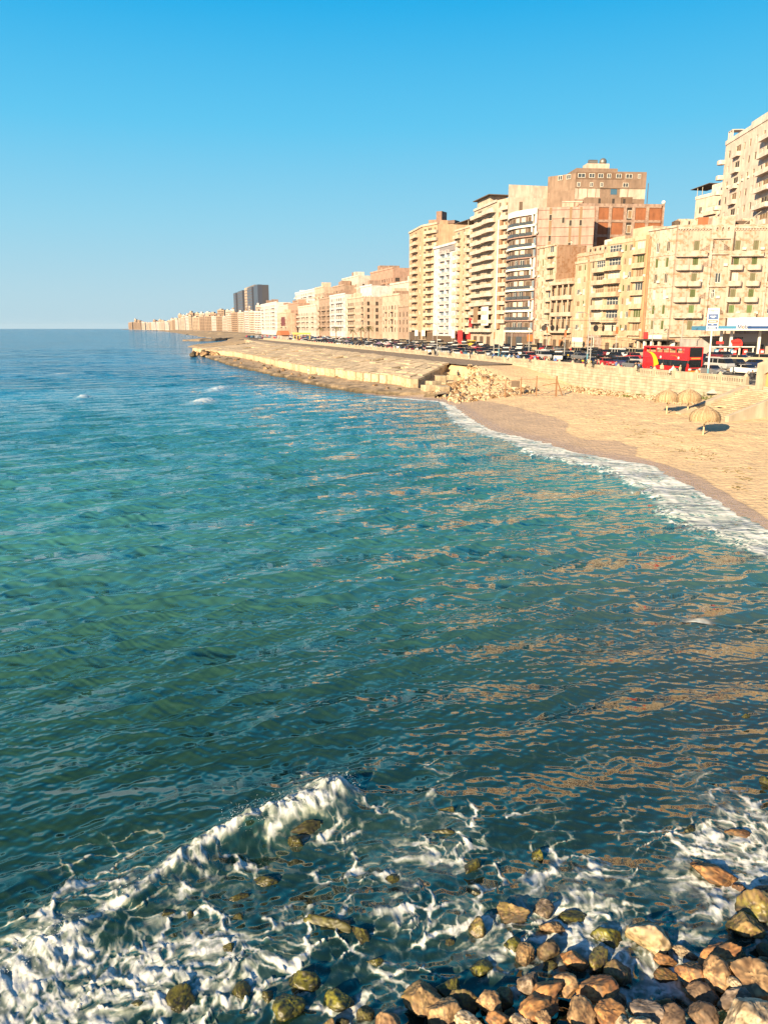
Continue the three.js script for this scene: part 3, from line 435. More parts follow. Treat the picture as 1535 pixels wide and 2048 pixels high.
// a boulder: a ball cut by planes and roughened; level is where the water stands in its own height
function rockGeo(seed, sx, sy, sz, tone, moss, level, lowRes) {
  const r = rng(seed), g = (lowRes ? rockLow : rockBase).clone(), p = g.attributes.position, v = new THREE.Vector3(), cuts = [], C = new Float32Array(p.count * 3);
  for (let k = 0; k < 11; k++) { const n = new THREE.Vector3(r() * 2 - 1, r() * 2 - 1, r() * 2 - 1).normalize(); cuts.push([n, rnd(0.52, 0.84, r)]); }
  const o = r() * 60, [a, b] = TONES[tone], fr = rnd(0.8, 1.3, r);
  for (let i = 0; i < p.count; i++) {
    v.fromBufferAttribute(p, i); let rad = 1.02;
    for (const [n, off] of cuts) { const c = v.dot(n); if (c > 0.05) rad = Math.min(rad, off / c); }
    const nx = v.x * 1.6 + o, ny = v.y * 1.6 + o * 0.7, nz = v.z * 1.6 - o;
    const big = fbm3(nx, ny, nz, 2), fine = fbm3(nx * 3.7, ny * 3.7, nz * 3.7, 3), pit = vn(nx * 6, ny * 6, nz * 6 + 0.01);
    rad *= 1.06 + 0.07 * big + 0.11 * fine - 0.07 * Math.max(0, pit);
    v.multiplyScalar(rad); v.set(v.x * sx, v.y * sy, v.z * sz); p.setXYZ(i, v.x, v.y, v.z);
    let k = clamp(0.5 + 1.6 * fbm3(nx * fr * 1.3 + 9, ny * fr, nz * fr, 3), 0, 1), t = 0.9 + 0.8 * fine - 0.6 * Math.max(0, pit), c = [0, 1, 2].map((q) => mix(a[q], b[q], k) * t);
    const crust = sstep(0.12, 0.45, fbm3(nx * 2.2 - 20, ny * 2.2, nz * 2.2, 3) + 0.1); c = c.map((q, j) => mix(q, [0.09, 0.06, 0.035][j], crust * 0.85));
    const up = v.y - level, wet = sstep(0.24, 0.04, up + 0.1 * fine);
    const alg = moss * sstep(0.55, 0.02, up / (0.6 + moss) - 0.25 * fine) * sstep(-0.5, 0.4, fbm3(nx * 2 + 3, ny * 2, nz * 2, 3) + moss * 0.45);
    const gk = sstep(-0.25, 0.35, fbm3(nx * 2.6 + 30, ny * 2.6, nz * 2.6, 3) + 0.3 * v.y / sy), green = [mix(0.012, 0.16, gk), mix(0.018, 0.15, gk), 0.008 + 0.008 * gk];
    c = c.map((q, j) => mix(q, green[j] * (0.75 + 0.9 * Math.abs(pit)), alg)); c = c.map((q) => q * mix(1, 0.34, wet));
    C.set(c, i * 3);
  }
  g.setAttribute('color', new THREE.BufferAttribute(C, 3)); g.computeVertexNormals(); return g;
}
function fbm3(x, y, z, o) { let s = 0, a = 0.5; for (let i = 0; i < o; i++) { s += a * vn(x, y, z); x = x * 2.03 + 3.1; y = y * 2.03 + 7.7; z = z * 2.03 + 1.9; a *= 0.5; } return s; }
const rockMat = new THREE.MeshStandardMaterial({ vertexColors: true, roughness: 0.72 }), mossMat = new THREE.MeshStandardMaterial({ vertexColors: true, roughness: 0.5 });
// [px, py, width in px, height in px, tone, moss, lift of the centre above the water, label]
const R6 = (x, y, w, h, ...q) => [768 + x / 2.001, 1500 + y / 2.001, w / 2, h / 2, ...q], R5 = (x, y, w, h, ...q) => [x / 2, 1500 + y / 2, w / 2, h / 2, ...q];
const PILE = 'tumbled tan boulders piled at the foot of the embankment', WET = 'algae covered rocks awash in the foam';
const ROCKS = [
  R6(505, 645, 140, 85, 'tan', 0.55, 0.08, 'long tan rock with green algae on its right, farthest out of the foaming cluster'), R6(635, 628, 75, 75, 'grey', 0.2, 0.1, 'rounded grey brown rock standing alone in foam beside the long tan one'),
  R6(672, 702, 85, 62, 'tan', 0.15, 0.1, 'small bright tan rock ringed by white foam below the grey one'), R6(372, 700, 80, 80, 'tan', 0.75, 0.08, 'tan topped rock with mossy sides, on its own left of the cluster'),
  R6(765, 672, 115, 42, 'brown', 1, 0.0, 'flat green mossy rock barely above the foam'), R6(522, 775, 75, 80, 'dark', 1, 0.08, 'bright green moss covered lump touching a tan rock'), R6(562, 812, 85, 85, 'tan', 0.3, 0.14, 'tan rock leaning on the bright green mossy lump'),
  R6(662, 792, 85, 90, 'brown', 0.35, 0.14, 'pitted brown rock in the middle of the foam channel'), R6(760, 832, 100, 74, 'orange', 0.1, 0.15, 'smooth orange tan rock with a pale left end'), R6(850, 828, 84, 95, 'brown', 0.75, 0.15, 'dark mossy rock with a tan crown beside the orange one'),
  R6(885, 745, 100, 92, 'dark', 1, 0.08, 'rounded rock wholly under dark green weed'), R6(1062, 742, 150, 140, 'cream', 0.45, 0.12, 'large pitted cream rock with mossy foot amid white foam'), R6(1335, 502, 185, 72, 'orange', 0.1, 0.04, 'broad flat orange rock awash near the right edge'),
  R6(1425, 547, 54, 40, 'orange', 0, 0.05, 'small orange stone beside the broad flat orange rock'), R6(1512, 556, 90, 52, 'orange', 0, 0.06, 'orange rock cut by the right edge, farther one'), R6(1500, 625, 140, 130, 'tan', 0.9, 0.16, 'big mossy boulder at the right edge in the surf'),
  R6(1445, 702, 135, 105, 'tan', 0.65, 0.14, 'tan boulder with mossy left side below the big mossy one'), R6(1200, 800, 84, 46, 'cream', 0, 0.08, 'small cream rock between the pitted one and the pile'), R6(1122, 832, 95, 54, 'orange', 0.1, 0.1, 'orange brown rock behind the pitted cream boulder'),
  R6(1135, 902, 88, 54, 'orange', 0.4, 0.06, 'dark wet orange stone alone in the white foam pool'), R6(940, 888, 105, 90, 'brown', 0.45, 0.18, 'blocky brown rock with mossy top edge left of the foam pool'), R6(852, 962, 145, 110, 'orange', 0.05, 0.3, 'large rusty orange boulder with a grey streaked left end'),
  R6(725, 938, 115, 84, 'tan', 0, 0.28, 'wide tan boulder left of the rusty orange one'), R6(580, 925, 85, 74, 'grey', 0.2, 0.2, 'grey pitted boulder at the head of the left heap'), R6(640, 966, 145, 72, 'orange', 0, 0.34, 'long bright orange boulder lit along its top'),
  R6(935, 992, 78, 66, 'brown', 0.1, 0.28, 'small brown stone tucked right of the rusty boulder'), R6(1228, 882, 95, 105, 'orange', 0.1, 0.3, 'rounded orange tan boulder at the left edge of the right heap'), R6(1360, 818, 165, 64, 'orange', 0, 0.3, 'long orange brown boulder topping the right heap'),
  R6(1320, 892, 115, 115, 'tan', 0, 0.4, 'tan boulder in front of the long orange one'), R6(1415, 866, 84, 74, 'orange', 0, 0.4, 'rounded orange stone tucked behind the big tan boulder'), R6(1490, 930, 155, 150, 'tan', 0, 0.5, 'big tan boulder with dark cracks at the right edge'),
  R6(1390, 925, 44, 66, 'cream', 0, 0.55, 'small upright pale stone wedged in the right heap'), R6(1285, 975, 125, 74, 'brown', 0.15, 0.34, 'dark brown boulder in shade under the tan ones'), R6(1410, 990, 130, 84, 'grey', 0, 0.5, 'grey brown slab behind the big pale boulder'),
  R6(1455, 1055, 210, 120, 'cream', 0, 0.75, 'biggest pale cream boulder in the bottom right corner'), R6(1275, 1052, 95, 105, 'brown', 0.1, 0.5, 'square brown boulder left of the biggest pale one'), R6(1160, 1062, 105, 85, 'brown', 0, 0.42, 'round brown boulder on the bottom edge by the pool'),
  R6(1055, 1038, 125, 84, 'grey', 0, 0.4, 'grey brown rounded boulder below the foam pool'), R6(1020, 1090, 125, 64, 'cream', 0, 0.5, 'pale boulder cut by the bottom edge under the grey one'), R6(150, 992, 135, 155, 'tan', 0.45, 0.2, 'pointed tan boulder at the far left of the heap'),
  R6(238, 1052, 115, 125, 'tan', 0.3, 0.26, 'tall pale tan boulder right of the pointed one'), R6(265, 950, 100, 84, 'dark', 0.8, 0.1, 'dark mossy rock behind the pointed boulder'), R6(320, 1000, 104, 94, 'brown', 0.6, 0.14, 'dark speckled rock between tan boulders'),
  R6(415, 1000, 95, 86, 'tan', 0, 0.28, 'clean orange tan boulder with a flat sunlit face'), R6(455, 1068, 105, 78, 'orange', 0, 0.36, 'orange boulder on the bottom edge'), R6(345, 1085, 105, 66, 'cream', 0, 0.34, 'cream boulder cut by the bottom edge'),
  R6(512, 1060, 74, 64, 'dark', 0.5, 0.14, 'dark wet stone in the gap of the heap'), R6(622, 1022, 155, 76, 'orange', 0, 0.36, 'wide orange brown boulder under the long bright one'), R6(640, 1076, 66, 70, 'tan', 0, 0.42, 'small upright tan stone on the bottom edge'),
  R6(780, 1050, 100, 120, 'tan', 0.05, 0.45, 'tall tan boulder with rusty top on the bottom edge'), R6(895, 1058, 115, 100, 'orange', 0, 0.45, 'rusty brown boulder with pale foot on the bottom edge'), R6(945, 1092, 95, 54, 'cream', 0, 0.5, 'low cream stone between rusty and grey boulders'),
  R6(385, 872, 85, 74, 'dark', 1, 0.08, 'yellow green mossy rock in the white streak'), R6(610, 415, 56, 60, 'dark', 1, 0.08, 'lone round mossy rock out in the dark water'), R6(425, 262, 56, 32, 'dark', 1, 0.0, 'low green mossy rock farthest out, washed over'),
  R6(250, 238, 100, 44, 'dark', 0.9, -0.03, 'dark mossy rock with a splash behind it'), R6(240, 326, 100, 44, 'dark', 0.9, -0.02, 'flat dark weedy rock in rippled water'), R6(1220, 318, 64, 44, 'dark', 0.9, 0.04, 'small dark weedy rock out to the right'), R6(1522, 122, 44, 44, 'dark', 0.7, 0.05, 'dark rock at the right edge in quiet water'),
  R6(1410, 335, 90, 40, 'orange', 0.2, -0.03, 'reddish rock under thin foam at the right'), R6(660, 870, 70, 54, 'dark', 0.6, 0.06, 'wet dark stone in the foam channel'), R6(260, 770, 60, 46, 'dark', 0.6, 0.0, 'dark stone awash left of the tan topped rock'), R6(130, 665, 90, 50, 'dark', 0.9, -0.04, 'weedy rock under milky foam on the left'),
  R6(1445, 588, 60, 40, 'orange', 0.2, 0.02, 'half sunk orange stone by the mossy boulder'), R6(1385, 770, 60, 36, 'brown', 0.5, 0.0, 'brown stone awash below the mossy boulders'),
  R5(1215, 918, 110, 84, 'dark', 1, 0.06, 'yellow green mossy rock, left of the twin rocks in foam'), R5(1155, 1022, 104, 110, 'dark', 1, 0.12, 'big weed covered rock on the lower edge in foam'), R5(1365, 998, 120, 84, 'dark', 1, 0.12, 'orange green mossy rock ringed by white water'), R5(545, 1008, 64, 50, 'dark', 1, 0.02, 'small green rock deep in the left foam'),
  R5(1310, 700, 210, 105, 'dark', 0.8, -0.04, 'large dark rock under the water behind the breaker'), R5(1060, 525, 90, 46, 'dark', 0.9, 0.0, 'weedy rock in the wake of the breaking wave'), R5(1500, 842, 64, 44, 'dark', 1, 0.03, 'small mossy rock between two white streaks'), R5(950, 590, 90, 46, 'dark', 0.8, -0.02, 'sunken mossy rock veiled by foam'), R5(1230, 318, 150, 60, 'dark', 0.6, -0.05, 'dark rock laid bare under the breaking crest'),
  [1490, 1432, 22, 16, 'dark', 1, 0.02, 'yellow mossy rock alone near the right edge'], [1412, 1500, 42, 22, 'dark', 0.9, -0.02, 'low dark weedy rock below the lone yellow one'], [1380, 1232, 1, 1, 'dark', 0.5, -0.3, ''],
].filter((q) => q[7]);
const placed = [];
ROCKS.forEach(([px, py, w, h, tone, moss, lift0, label], k) => {
  const lift = lift0 - (tone === 'dark' ? 0.07 : 0.02);
  const [X, Z] = ground(px, py, lift + 0.05), slant = Math.hypot(X, Z, EYE), m = slant * 0.965 / F, sx = w * m * 0.51, sz = Math.max(h * m * 0.51, sx * 0.55), sy = Math.min(sx, sz) * 0.85;
  const mesh = new THREE.Mesh(rockGeo(100 + k, sx, sy, sz, tone, moss, -lift, false), moss > 0.7 ? mossMat : rockMat);
  mesh.name = numbered('boulder'); mesh.position.set(X, lift, -Z); mesh.rotation.set(rnd(-0.2, 0.2), rnd(-0.5, 0.5), rnd(-0.2, 0.2));
  placed.push([X, Z, (sx + sz) / 2]); put(mesh, label, 'boulder', moss > 0.7 ? WET : PILE);
});
{ // the rest of the heap, between and below
  const r = rng(606); let n = 0;
  const edge = lineTable([[-3, 10.3], [0, 11.6], [0.6, 12.1], [1.6, 11.9], [2.8, 12.1], [4.2, 11.5], [5.2, 11.5], [5.8, 12.4], [7.7, 13.1], [9, 14.5], [12, 18], [15, 22]]);
  for (let k = 0; k < 26; k++) { // weedy rocks just breaking the water, towards the left
    const [X, Z] = ground(rnd(330, 1010, r), rnd(1660, 2035, r), 0), size = rnd(0.12, 0.4, r); if (placed.some(([a, b, c]) => Math.hypot(X - a, Z - b) < c + size)) continue;
    const lift = rnd(-0.12, 0.0, r), m = new THREE.Mesh(rockGeo(1500 + k, size, size * 0.7, size * 0.85, 'dark', 0.8, -lift, false), mossMat); m.name = numbered('boulder'); m.position.set(X, lift, -Z); m.rotation.y = r() * 6; placed.push([X, Z, size]); const zone = X < -1.5 ? 'left' : 'middle';
    put(m, `dark weedy rock barely out of the foam in the ${zone} of the foreground`, 'boulder', `weedy rocks awash, ${zone}`);
  }
  for (let tries = 0; tries < 4000 && n < 95; tries++) {
    const X = rnd(-1.5, 13, r), Z = edge(X) - rnd(0, 3.2, r); if (Z < 8.6 || X > Z * 0.56 + 1.5) continue;
    const into = edge(X) - Z, size = rnd(0.12, 0.34, r); let ok = true;
    for (const [a, b, c] of placed) { const d = Math.hypot(X - a, Z - b); if (d < (c + size) * 0.8) { ok = false; break; } }
    if (!ok) continue;
    const lift = Math.min(0.9, into * 0.34) * rnd(0.5, 0.9, r) + 0.02, tone = into < 0.4 ? pick(['dark', 'brown', 'tan'], r) : pick(['tan', 'orange', 'brown', 'grey', 'tan', 'cream'], r);
    const m = new THREE.Mesh(rockGeo(900 + n, size, size * rnd(0.6, 0.9, r), size * rnd(0.7, 1.1, r), tone, into < 0.5 ? 0.5 : 0, -lift, false), rockMat); m.name = numbered('boulder'); m.position.set(X, lift, -Z); m.rotation.y = r() * 6; placed.push([X, Z, size]); n++;
    const zone = X < 1.6 ? 'left' : X < 4.4 ? 'middle' : 'right', hue = { dark: 'dark wet', tan: 'tan', orange: 'rusty orange', brown: 'brown', grey: 'grey', cream: 'pale cream' }[tone]; put(m, `small ${hue} stone in the gaps of the ${zone} part of the boulder heap`, 'boulder', `small ${hue} stones, ${zone} part of the heap`);
  }
  // dark wet rubble bed below the stones
  const g = gridMesh(60, 40, (i, j) => { const X = mix(-4, 17, i / 59), Z = edge(X) - mix(-0.35, 6, j / 39); const into = edge(X) - Z, n = vn(X * 2.4, Z * 2.4); return [X, -0.32 + 0.27 * into + 0.16 * n, -Z, X, Z, 0.075 + 0.03 * n, 0.055 + 0.02 * n, 0.035]; });
  const m = new THREE.Mesh(g, rockMat); m.name = 'rubble_bed'; put(m, 'dark wet rubble under the boulders of the embankment', null, null, 'structure');
}

// ---------------------------------------------------------------- loose stones on the beach
function stones(name, label, n, seed, where, size, tones) {
  const r = rng(seed), geos = [0, 1, 2].map((k) => rockGeo(5000 + seed * 10 + k, 1, 0.75, 0.9, pick(tones, r), 0, -9, true));
  geos.forEach((g, k) => {
    const im = new THREE.InstancedMesh(g, rockMat, n), M = new THREE.Matrix4(), q = new THREE.Quaternion(), e = new THREE.Euler(); let c = 0;
    for (let i = 0; i < n; i++) { const [X, Z] = where(r), s = size[0] + (size[1] - size[0]) * Math.pow(r(), 2.2); e.set(r() * 0.6, r() * 6.3, r() * 0.6); M.compose(new THREE.Vector3(X, sandY(X, Z) + s * 0.25, -Z), q.setFromEuler(e), new THREE.Vector3(s, s, s)); im.setMatrixAt(c++, M); }
    im.count = c; im.name = numbered(name); put(im, label + ['', ', darker ones', ', small ones'][k], null, null, 'stuff');
  });
}
stones('rubble', 'broken pale stones heaped between the concrete cubes and the sand', 230, 3, (r) => { const s = rnd(33, 62, r), lo = Math.max(tBase(Math.max(s, S_NEAR)) - 1, -24 + (s - 33) * 0.1); return st(s, mix(lo, -8.5, Math.pow(r(), 1.1))); }, [0.18, 0.75], ['cream', 'tan', 'cream']);
stones('stone_line', 'loose stones strewn along the foot of the seawall', 210, 4, (r) => st(rnd(1, 34, r), -1 - Math.abs(r() + r() - 1) * 4.5), [0.08, 0.42], ['cream', 'grey', 'tan']);
{ // broken brown rocks at the seaward tip of the shelf and strewn along it
  const r = rng(321), list = []; for (let k = 0; k < 70; k++) { const tip = k < 34, [X, Z] = ground(tip ? rnd(384, 436, r) : rnd(440, 900, r), 0.5 + (tip ? rnd(704, 713, r) : 0), 0.6), p = tip ? [X, Z] : (() => { const s = rnd(S_NEAR, 240, r); return st(s, tBase(s) - rnd(0.3, 7, r)); })(), s = tip ? rnd(0.8, 2.3, r) : rnd(0.25, 0.8, r); list.push([p[0], p[1], s, tip ? 0.4 + s * 0.4 : 0.9]); }
  ['brown', 'tan', 'dark'].forEach((tone, k) => { const l = list.filter((_, i) => i % 3 === k), im = new THREE.InstancedMesh(rockGeo(7100 + k, 1, 0.7, 0.9, tone, 0, -9, true), rockMat, l.length), M = new THREE.Matrix4(), q = new THREE.Quaternion(), e = new THREE.Euler(); l.forEach(([X, Z, s, y], i) => { e.set(r() * 0.7, r() * 6, r() * 0.7); M.compose(new THREE.Vector3(X, y, -Z), q.setFromEuler(e), new THREE.Vector3(s, s, s)); im.setMatrixAt(i, M); }); im.name = numbered('shelf_rock'); put(im, `broken ${tone} rocks on the wave washed shelf and its seaward tip`, null, null, 'stuff'); });
}
{ // driftweed: thin dark scraps lying in lines on the sand
  const r = rng(44), path = [[1170, 828], [1215, 838], [1270, 858], [1335, 875], [1385, 888], [1440, 910], [1490, 935], [1540, 965]].map(([x, y]) => ground(x, y, 1.2)), geo = [];
  for (let k = 0; k < 420; k++) { const f = Math.pow(r(), 0.75) * (path.length - 1.001), i = Math.floor(f), X = mix(path[i][0], path[i + 1][0], f - i) + (r() + r() - 1) * 2.4, Z = mix(path[i][1], path[i + 1][1], f - i) + (r() + r() - 1) * 2.2; if (vn(X * 0.6, Z * 0.6) < -0.15) continue; const l = rnd(0.12, 0.55, r); geo.push(new THREE.BoxGeometry(l, 0.03, rnd(0.03, 0.09, r)).rotateY(r() * 3).translate(X, sandY(X, Z) + 0.012, -Z)); }
  const m = new THREE.Mesh(merged(geo), std(0.13, 0.1, 0.03, 0.9)); m.name = 'driftweed'; put(m, 'dry dark weed washed up in lines across the sand', null, null, 'stuff');
}

// ---------------------------------------------------------------- thatched beach umbrellas
const thatchMats = [[0.36, 0.25, 0.145], [0.25, 0.17, 0.09], [0.43, 0.31, 0.185]].map((c) => std(...c, 0.95)), poleMat = std(0.5, 0.37, 0.22, 0.85);
function parasol(px, py, hSand, hgt, rad, lean, label) {
  const [X, Z] = ground(px, py, hSand), y = sandY(X, Z), r = rng(px), g = base('thatched_umbrella', new THREE.Vector3(X, y, -Z), r() * 6); g.rotation.z = lean;
  part(g, 'post', new THREE.CylinderGeometry(0.075, 0.095, hgt + 0.15, 8).translate(0, (hgt + 0.15) / 2 - 0.3, 0), poleMat);
  const prof = [[0.02, 0], [0.24, -0.13], [0.55, -0.3], [0.82, -0.52], [0.97, -0.8], [0.98, -1.12]];
  part(g, 'thatch_core', new THREE.LatheGeometry(prof.map(([a, b]) => new THREE.Vector2(a * rad * 0.95, hgt + b * rad * 0.86 - 0.05)).reverse(), 28), thatchMats[1]);
  thatchMats.forEach((m, k) => {
    const list = [];
    for (let i = 0; i < 210; i++) { const a = r() * 6.283, w = rnd(0.03, 0.075, r), f0 = r() * r() * 0.5, dr = 1 + rnd(-0.04, 0.07, r), end = rnd(0.86, 1.2, r), pts = [];
      for (let q = 0; q <= 5; q++) { const f = f0 + (1 - f0) * q / 5, x = f * (prof.length - 1), ii = Math.min(prof.length - 2, Math.floor(x)), u = x - ii; pts.push([mix(prof[ii][0], prof[ii + 1][0], u) * rad * dr, hgt + mix(prof[ii][1], prof[ii + 1][1], u) * rad * 0.86 * (q === 5 ? end : 1) + 0.02]); }
      const P = [], tw = rnd(-0.06, 0.06, r); for (let q = 0; q < 5; q++) { const v = (e, s) => { const [R, h] = pts[e], aa = a + tw * e / 5 + s * w / Math.max(R, 0.15); return [Math.cos(aa) * R, h, Math.sin(aa) * R]; }; P.push(...v(q, -0.5), ...v(q + 1, -0.5), ...v(q, 0.5), ...v(q, 0.5), ...v(q + 1, -0.5), ...v(q + 1, 0.5)); }
      const b = new THREE.BufferGeometry(); b.setAttribute('position', new THREE.Float32BufferAttribute(P, 3)); b.computeVertexNormals(); list.push(b); }
    part(g, 'thatch', mergeGeometries(list), m).userData.kind = 'stuff';
  });
  const spokes = []; for (let k = 0; k < 8; k++) spokes.push(new THREE.CylinderGeometry(0.02, 0.02, rad * 0.9, 5).rotateZ(1.15).translate(-rad * 0.4, hgt - 0.33 * rad, 0).rotateY(k * Math.PI / 4)); part(g, 'spokes', merged(spokes), poleMat);
  put(g, label, 'beach umbrella', 'thatched umbrellas on the sand');
}
parasol(1405, 867, 1.4, 3.0, 1.5, 0.02, 'nearest thatched umbrella, with a ragged fringe, beside the foot of the stairs');
parasol(1374, 821, 2.3, 2.95, 1.42, -0.02, 'middle thatched umbrella, wide and even, in front of the green bush');
parasol(1333, 815, 2.6, 2.9, 1.36, 0.03, 'thatched umbrella nearest the seawall, farthest of the three');
{ const [X, Z] = ground(1424, 800, 2.8), g = base('canvas_umbrella', new THREE.Vector3(X, sandY(X, Z), -Z)); part(g, 'post', new THREE.CylinderGeometry(0.03, 0.03, 1.5, 6).translate(0, 0.75, 0), poleMat); part(g, 'canopy', new THREE.ConeGeometry(1.0, 0.6, 8, 1).translate(0, 1.35, 0), std(0.4, 0.38, 0.34, 0.9)); put(g, 'small grey pointed umbrella by the wall behind the green bush', 'beach umbrella'); }
// green bushes at the foot of the wall
function bush(px, py, h, w, d, hh, n, label) {
  const [X, Z] = ground(px, py, h), g = base('bush', new THREE.Vector3(X, sandY(X, Z), -Z), STREET), r = rng(px + n), mats = [std(0.1, 0.13, 0.02, 0.8), std(0.06, 0.085, 0.015, 0.8), std(0.15, 0.17, 0.03, 0.8)];
  mats.forEach((m, k) => { const P = []; for (let i = 0; i < n; i++) { const a = r() * 6.283, q = Math.sqrt(r()), x = Math.cos(a) * q * w, z = Math.sin(a) * q * d, y = r() * hh * (1 - q * q * 0.7) * (0.7 + 0.5 * vn(x * 2, z * 2, 3)), s = rnd(0.06, 0.15, r), c = new THREE.Vector3(x, y, z); for (let t = 0; t < 3; t++) { const v = new THREE.Vector3(rnd(-1, 1, r), rnd(-0.6, 0.9, r), rnd(-1, 1, r)).multiplyScalar(s).add(c); P.push(v.x, v.y, v.z); } } const b = new THREE.BufferGeometry(); b.setAttribute('position', new THREE.Float32BufferAttribute(P, 3)); b.computeVertexNormals(); part(g, 'leaves', b, m).userData.kind = 'stuff'; });
  part(g, 'stems', merged([0, 1, 2, 3, 4].map((k) => new THREE.CylinderGeometry(0.01, 0.025, hh * 0.8, 5).rotateZ((k - 2) * 0.2).translate((k - 2) * w * 0.3, hh * 0.35, 0))), std(0.12, 0.08, 0.04)); put(g, label, 'bush');
}
bush(1418, 801, 2.7, 2.2, 1.2, 1.0, 500, 'low green bush at the wall right of the thatched umbrellas');
bush(1277, 784, 2.9, 0.8, 0.5, 0.6, 140, 'small green shrub by the wall left of the umbrellas');
bush(1250, 781, 3, 1.3, 0.3, 0.25, 110, 'thin green creeper along the wall foot, left of the shrub');
bush(1235, 778, 3, 0.8, 0.25, 0.2, 60, 'sparse green tuft at the wall foot, leftmost of the greenery');

// ---------------------------------------------------------------- stairs and gate at the right edge
{
    const sL = -5, sR = -12.6, t1 = -0.6, t0 = -9.4, y1 = 4.75, y0 = 1.75, n = 18;
  const g = base('stone_stairs', S3(sL, 0, 0), STREET + Math.PI); // local +x along the wall, +z towards the sea
  const stepM = [std(0.52, 0.43, 0.3, 0.9, { map: concrete }), std(0.47, 0.385, 0.27, 0.9, { map: concrete })];
  for (let k = 0; k < n; k++) { const d = (t1 - t0) / n, y = mix(y1, y0, (k + 1) / n), z0 = -t1 + d * k; part(g, 'step', metreUV(bx(0, sL - sR, y - 0.9, y, z0, z0 + d * 0.995 + 0.02)), stepM[k % 2]); }
  const ramp = (x0, x1, up, nm, lo) => { const sh = new THREE.Shape([[0.2, y1 + up], [-t0 + 0.3, y0 + up], [-t0 + 0.3, lo], [0.2, lo]].map((p) => new THREE.Vector2(...p))); const e = new THREE.ExtrudeGeometry(sh, { depth: x1 - x0, bevelEnabled: true, bevelSize: 0.03, bevelThickness: 0.03, bevelSegments: 1 }); e.rotateY(-Math.PI / 2).translate(x1, 0, 0); part(g, nm, metreUV(e), creamStone); };
  ramp(-0.9, -0.02, 0.3, 'side_wall', 0.6); ramp(sL - sR + 0.02, sL - sR + 0.5, 0.75, 'side_wall', 0.4);
  part(g, 'landing', metreUV(bx(-0.9, sL - sR + 0.5, 3.6, y1 + 0.01, -0.1, 0.6)), creamStone);
  part(g, 'broken_plank', bx(-0.6, 0.6, 0, 0.08, -0.15, 0.15), poleMat, 2.6, mix(y1, y0, 0.66) + 0.16, -t1 + 5.6).rotation.y = 0.8;
  put(g, 'pale stone stairs from the gate down to the sand with low side walls', 'stairs');
  // gatehouse beyond the landing, its gable cut by the right edge
  const G = base('gatehouse', S3(-7.0, 0.35, 4.72), STREET + Math.PI), sh = new THREE.Shape(); // front plane looks to the sea
  sh.moveTo(5, 0); sh.lineTo(-0.9, 0); sh.lineTo(-0.9, 3.1); sh.quadraticCurveTo(0.3, 3.45, 2.0, 4.0); sh.quadraticCurveTo(3.8, 3.5, 5, 3.1); sh.closePath();
  const hole = new THREE.Path(); hole.moveTo(2.9, 0.05); hole.lineTo(0.35, 0.05); hole.lineTo(0.35, 1.9); hole.quadraticCurveTo(1.6, 2.7, 2.9, 1.9); hole.closePath(); sh.holes.push(hole);
  part(G, 'front_wall', metreUV(new THREE.ExtrudeGeometry(sh, { depth: 0.5, bevelEnabled: true, bevelSize: 0.04, bevelThickness: 0.04, bevelSegments: 1, curveSegments: 8 })), creamStone);
  part(G, 'back_wall', metreUV(bx(-0.85, 4.9, 0, 3.0, -2.4, -2.1)), creamStone); part(G, 'side_wall', metreUV(bx(-0.86, -0.5, 0, 2.9, -2.09, -0.05)), creamStone); part(G, 'roof', metreUV(bx(-0.85, 4.9, 2.9, 3.05, -2.4, -0.05)), creamDark);
  const wood = std(0.5, 0.27, 0.1, 0.7), d = part(G, 'door', bx(0.35, 2.9, 0.05, 2.35, 0.1, 0.18), wood); for (let k = 0; k < 8; k++) part(d, 'plank', bx(0.38 + k * 0.316, 0.68 + k * 0.316, 0.07, 2.3, 0.18, 0.21), wood); part(d, 'handle', new THREE.TorusGeometry(0.09, 0.02, 6, 12), std(0.1, 0.09, 0.08, 0.4, { metalness: 0.8 }), 1.45, 1.1, 0.23);
  part(G, 'door_surround', metreUV(merged([bx(2.92, 3.1, 0, 2.1, 0.5, 0.6), bx(0.15, 0.33, 0, 2.1, 0.5, 0.6)])), creamDark);
  put(G, 'cream gatehouse with a curved gable and an arched wooden door', 'gatehouse');
}
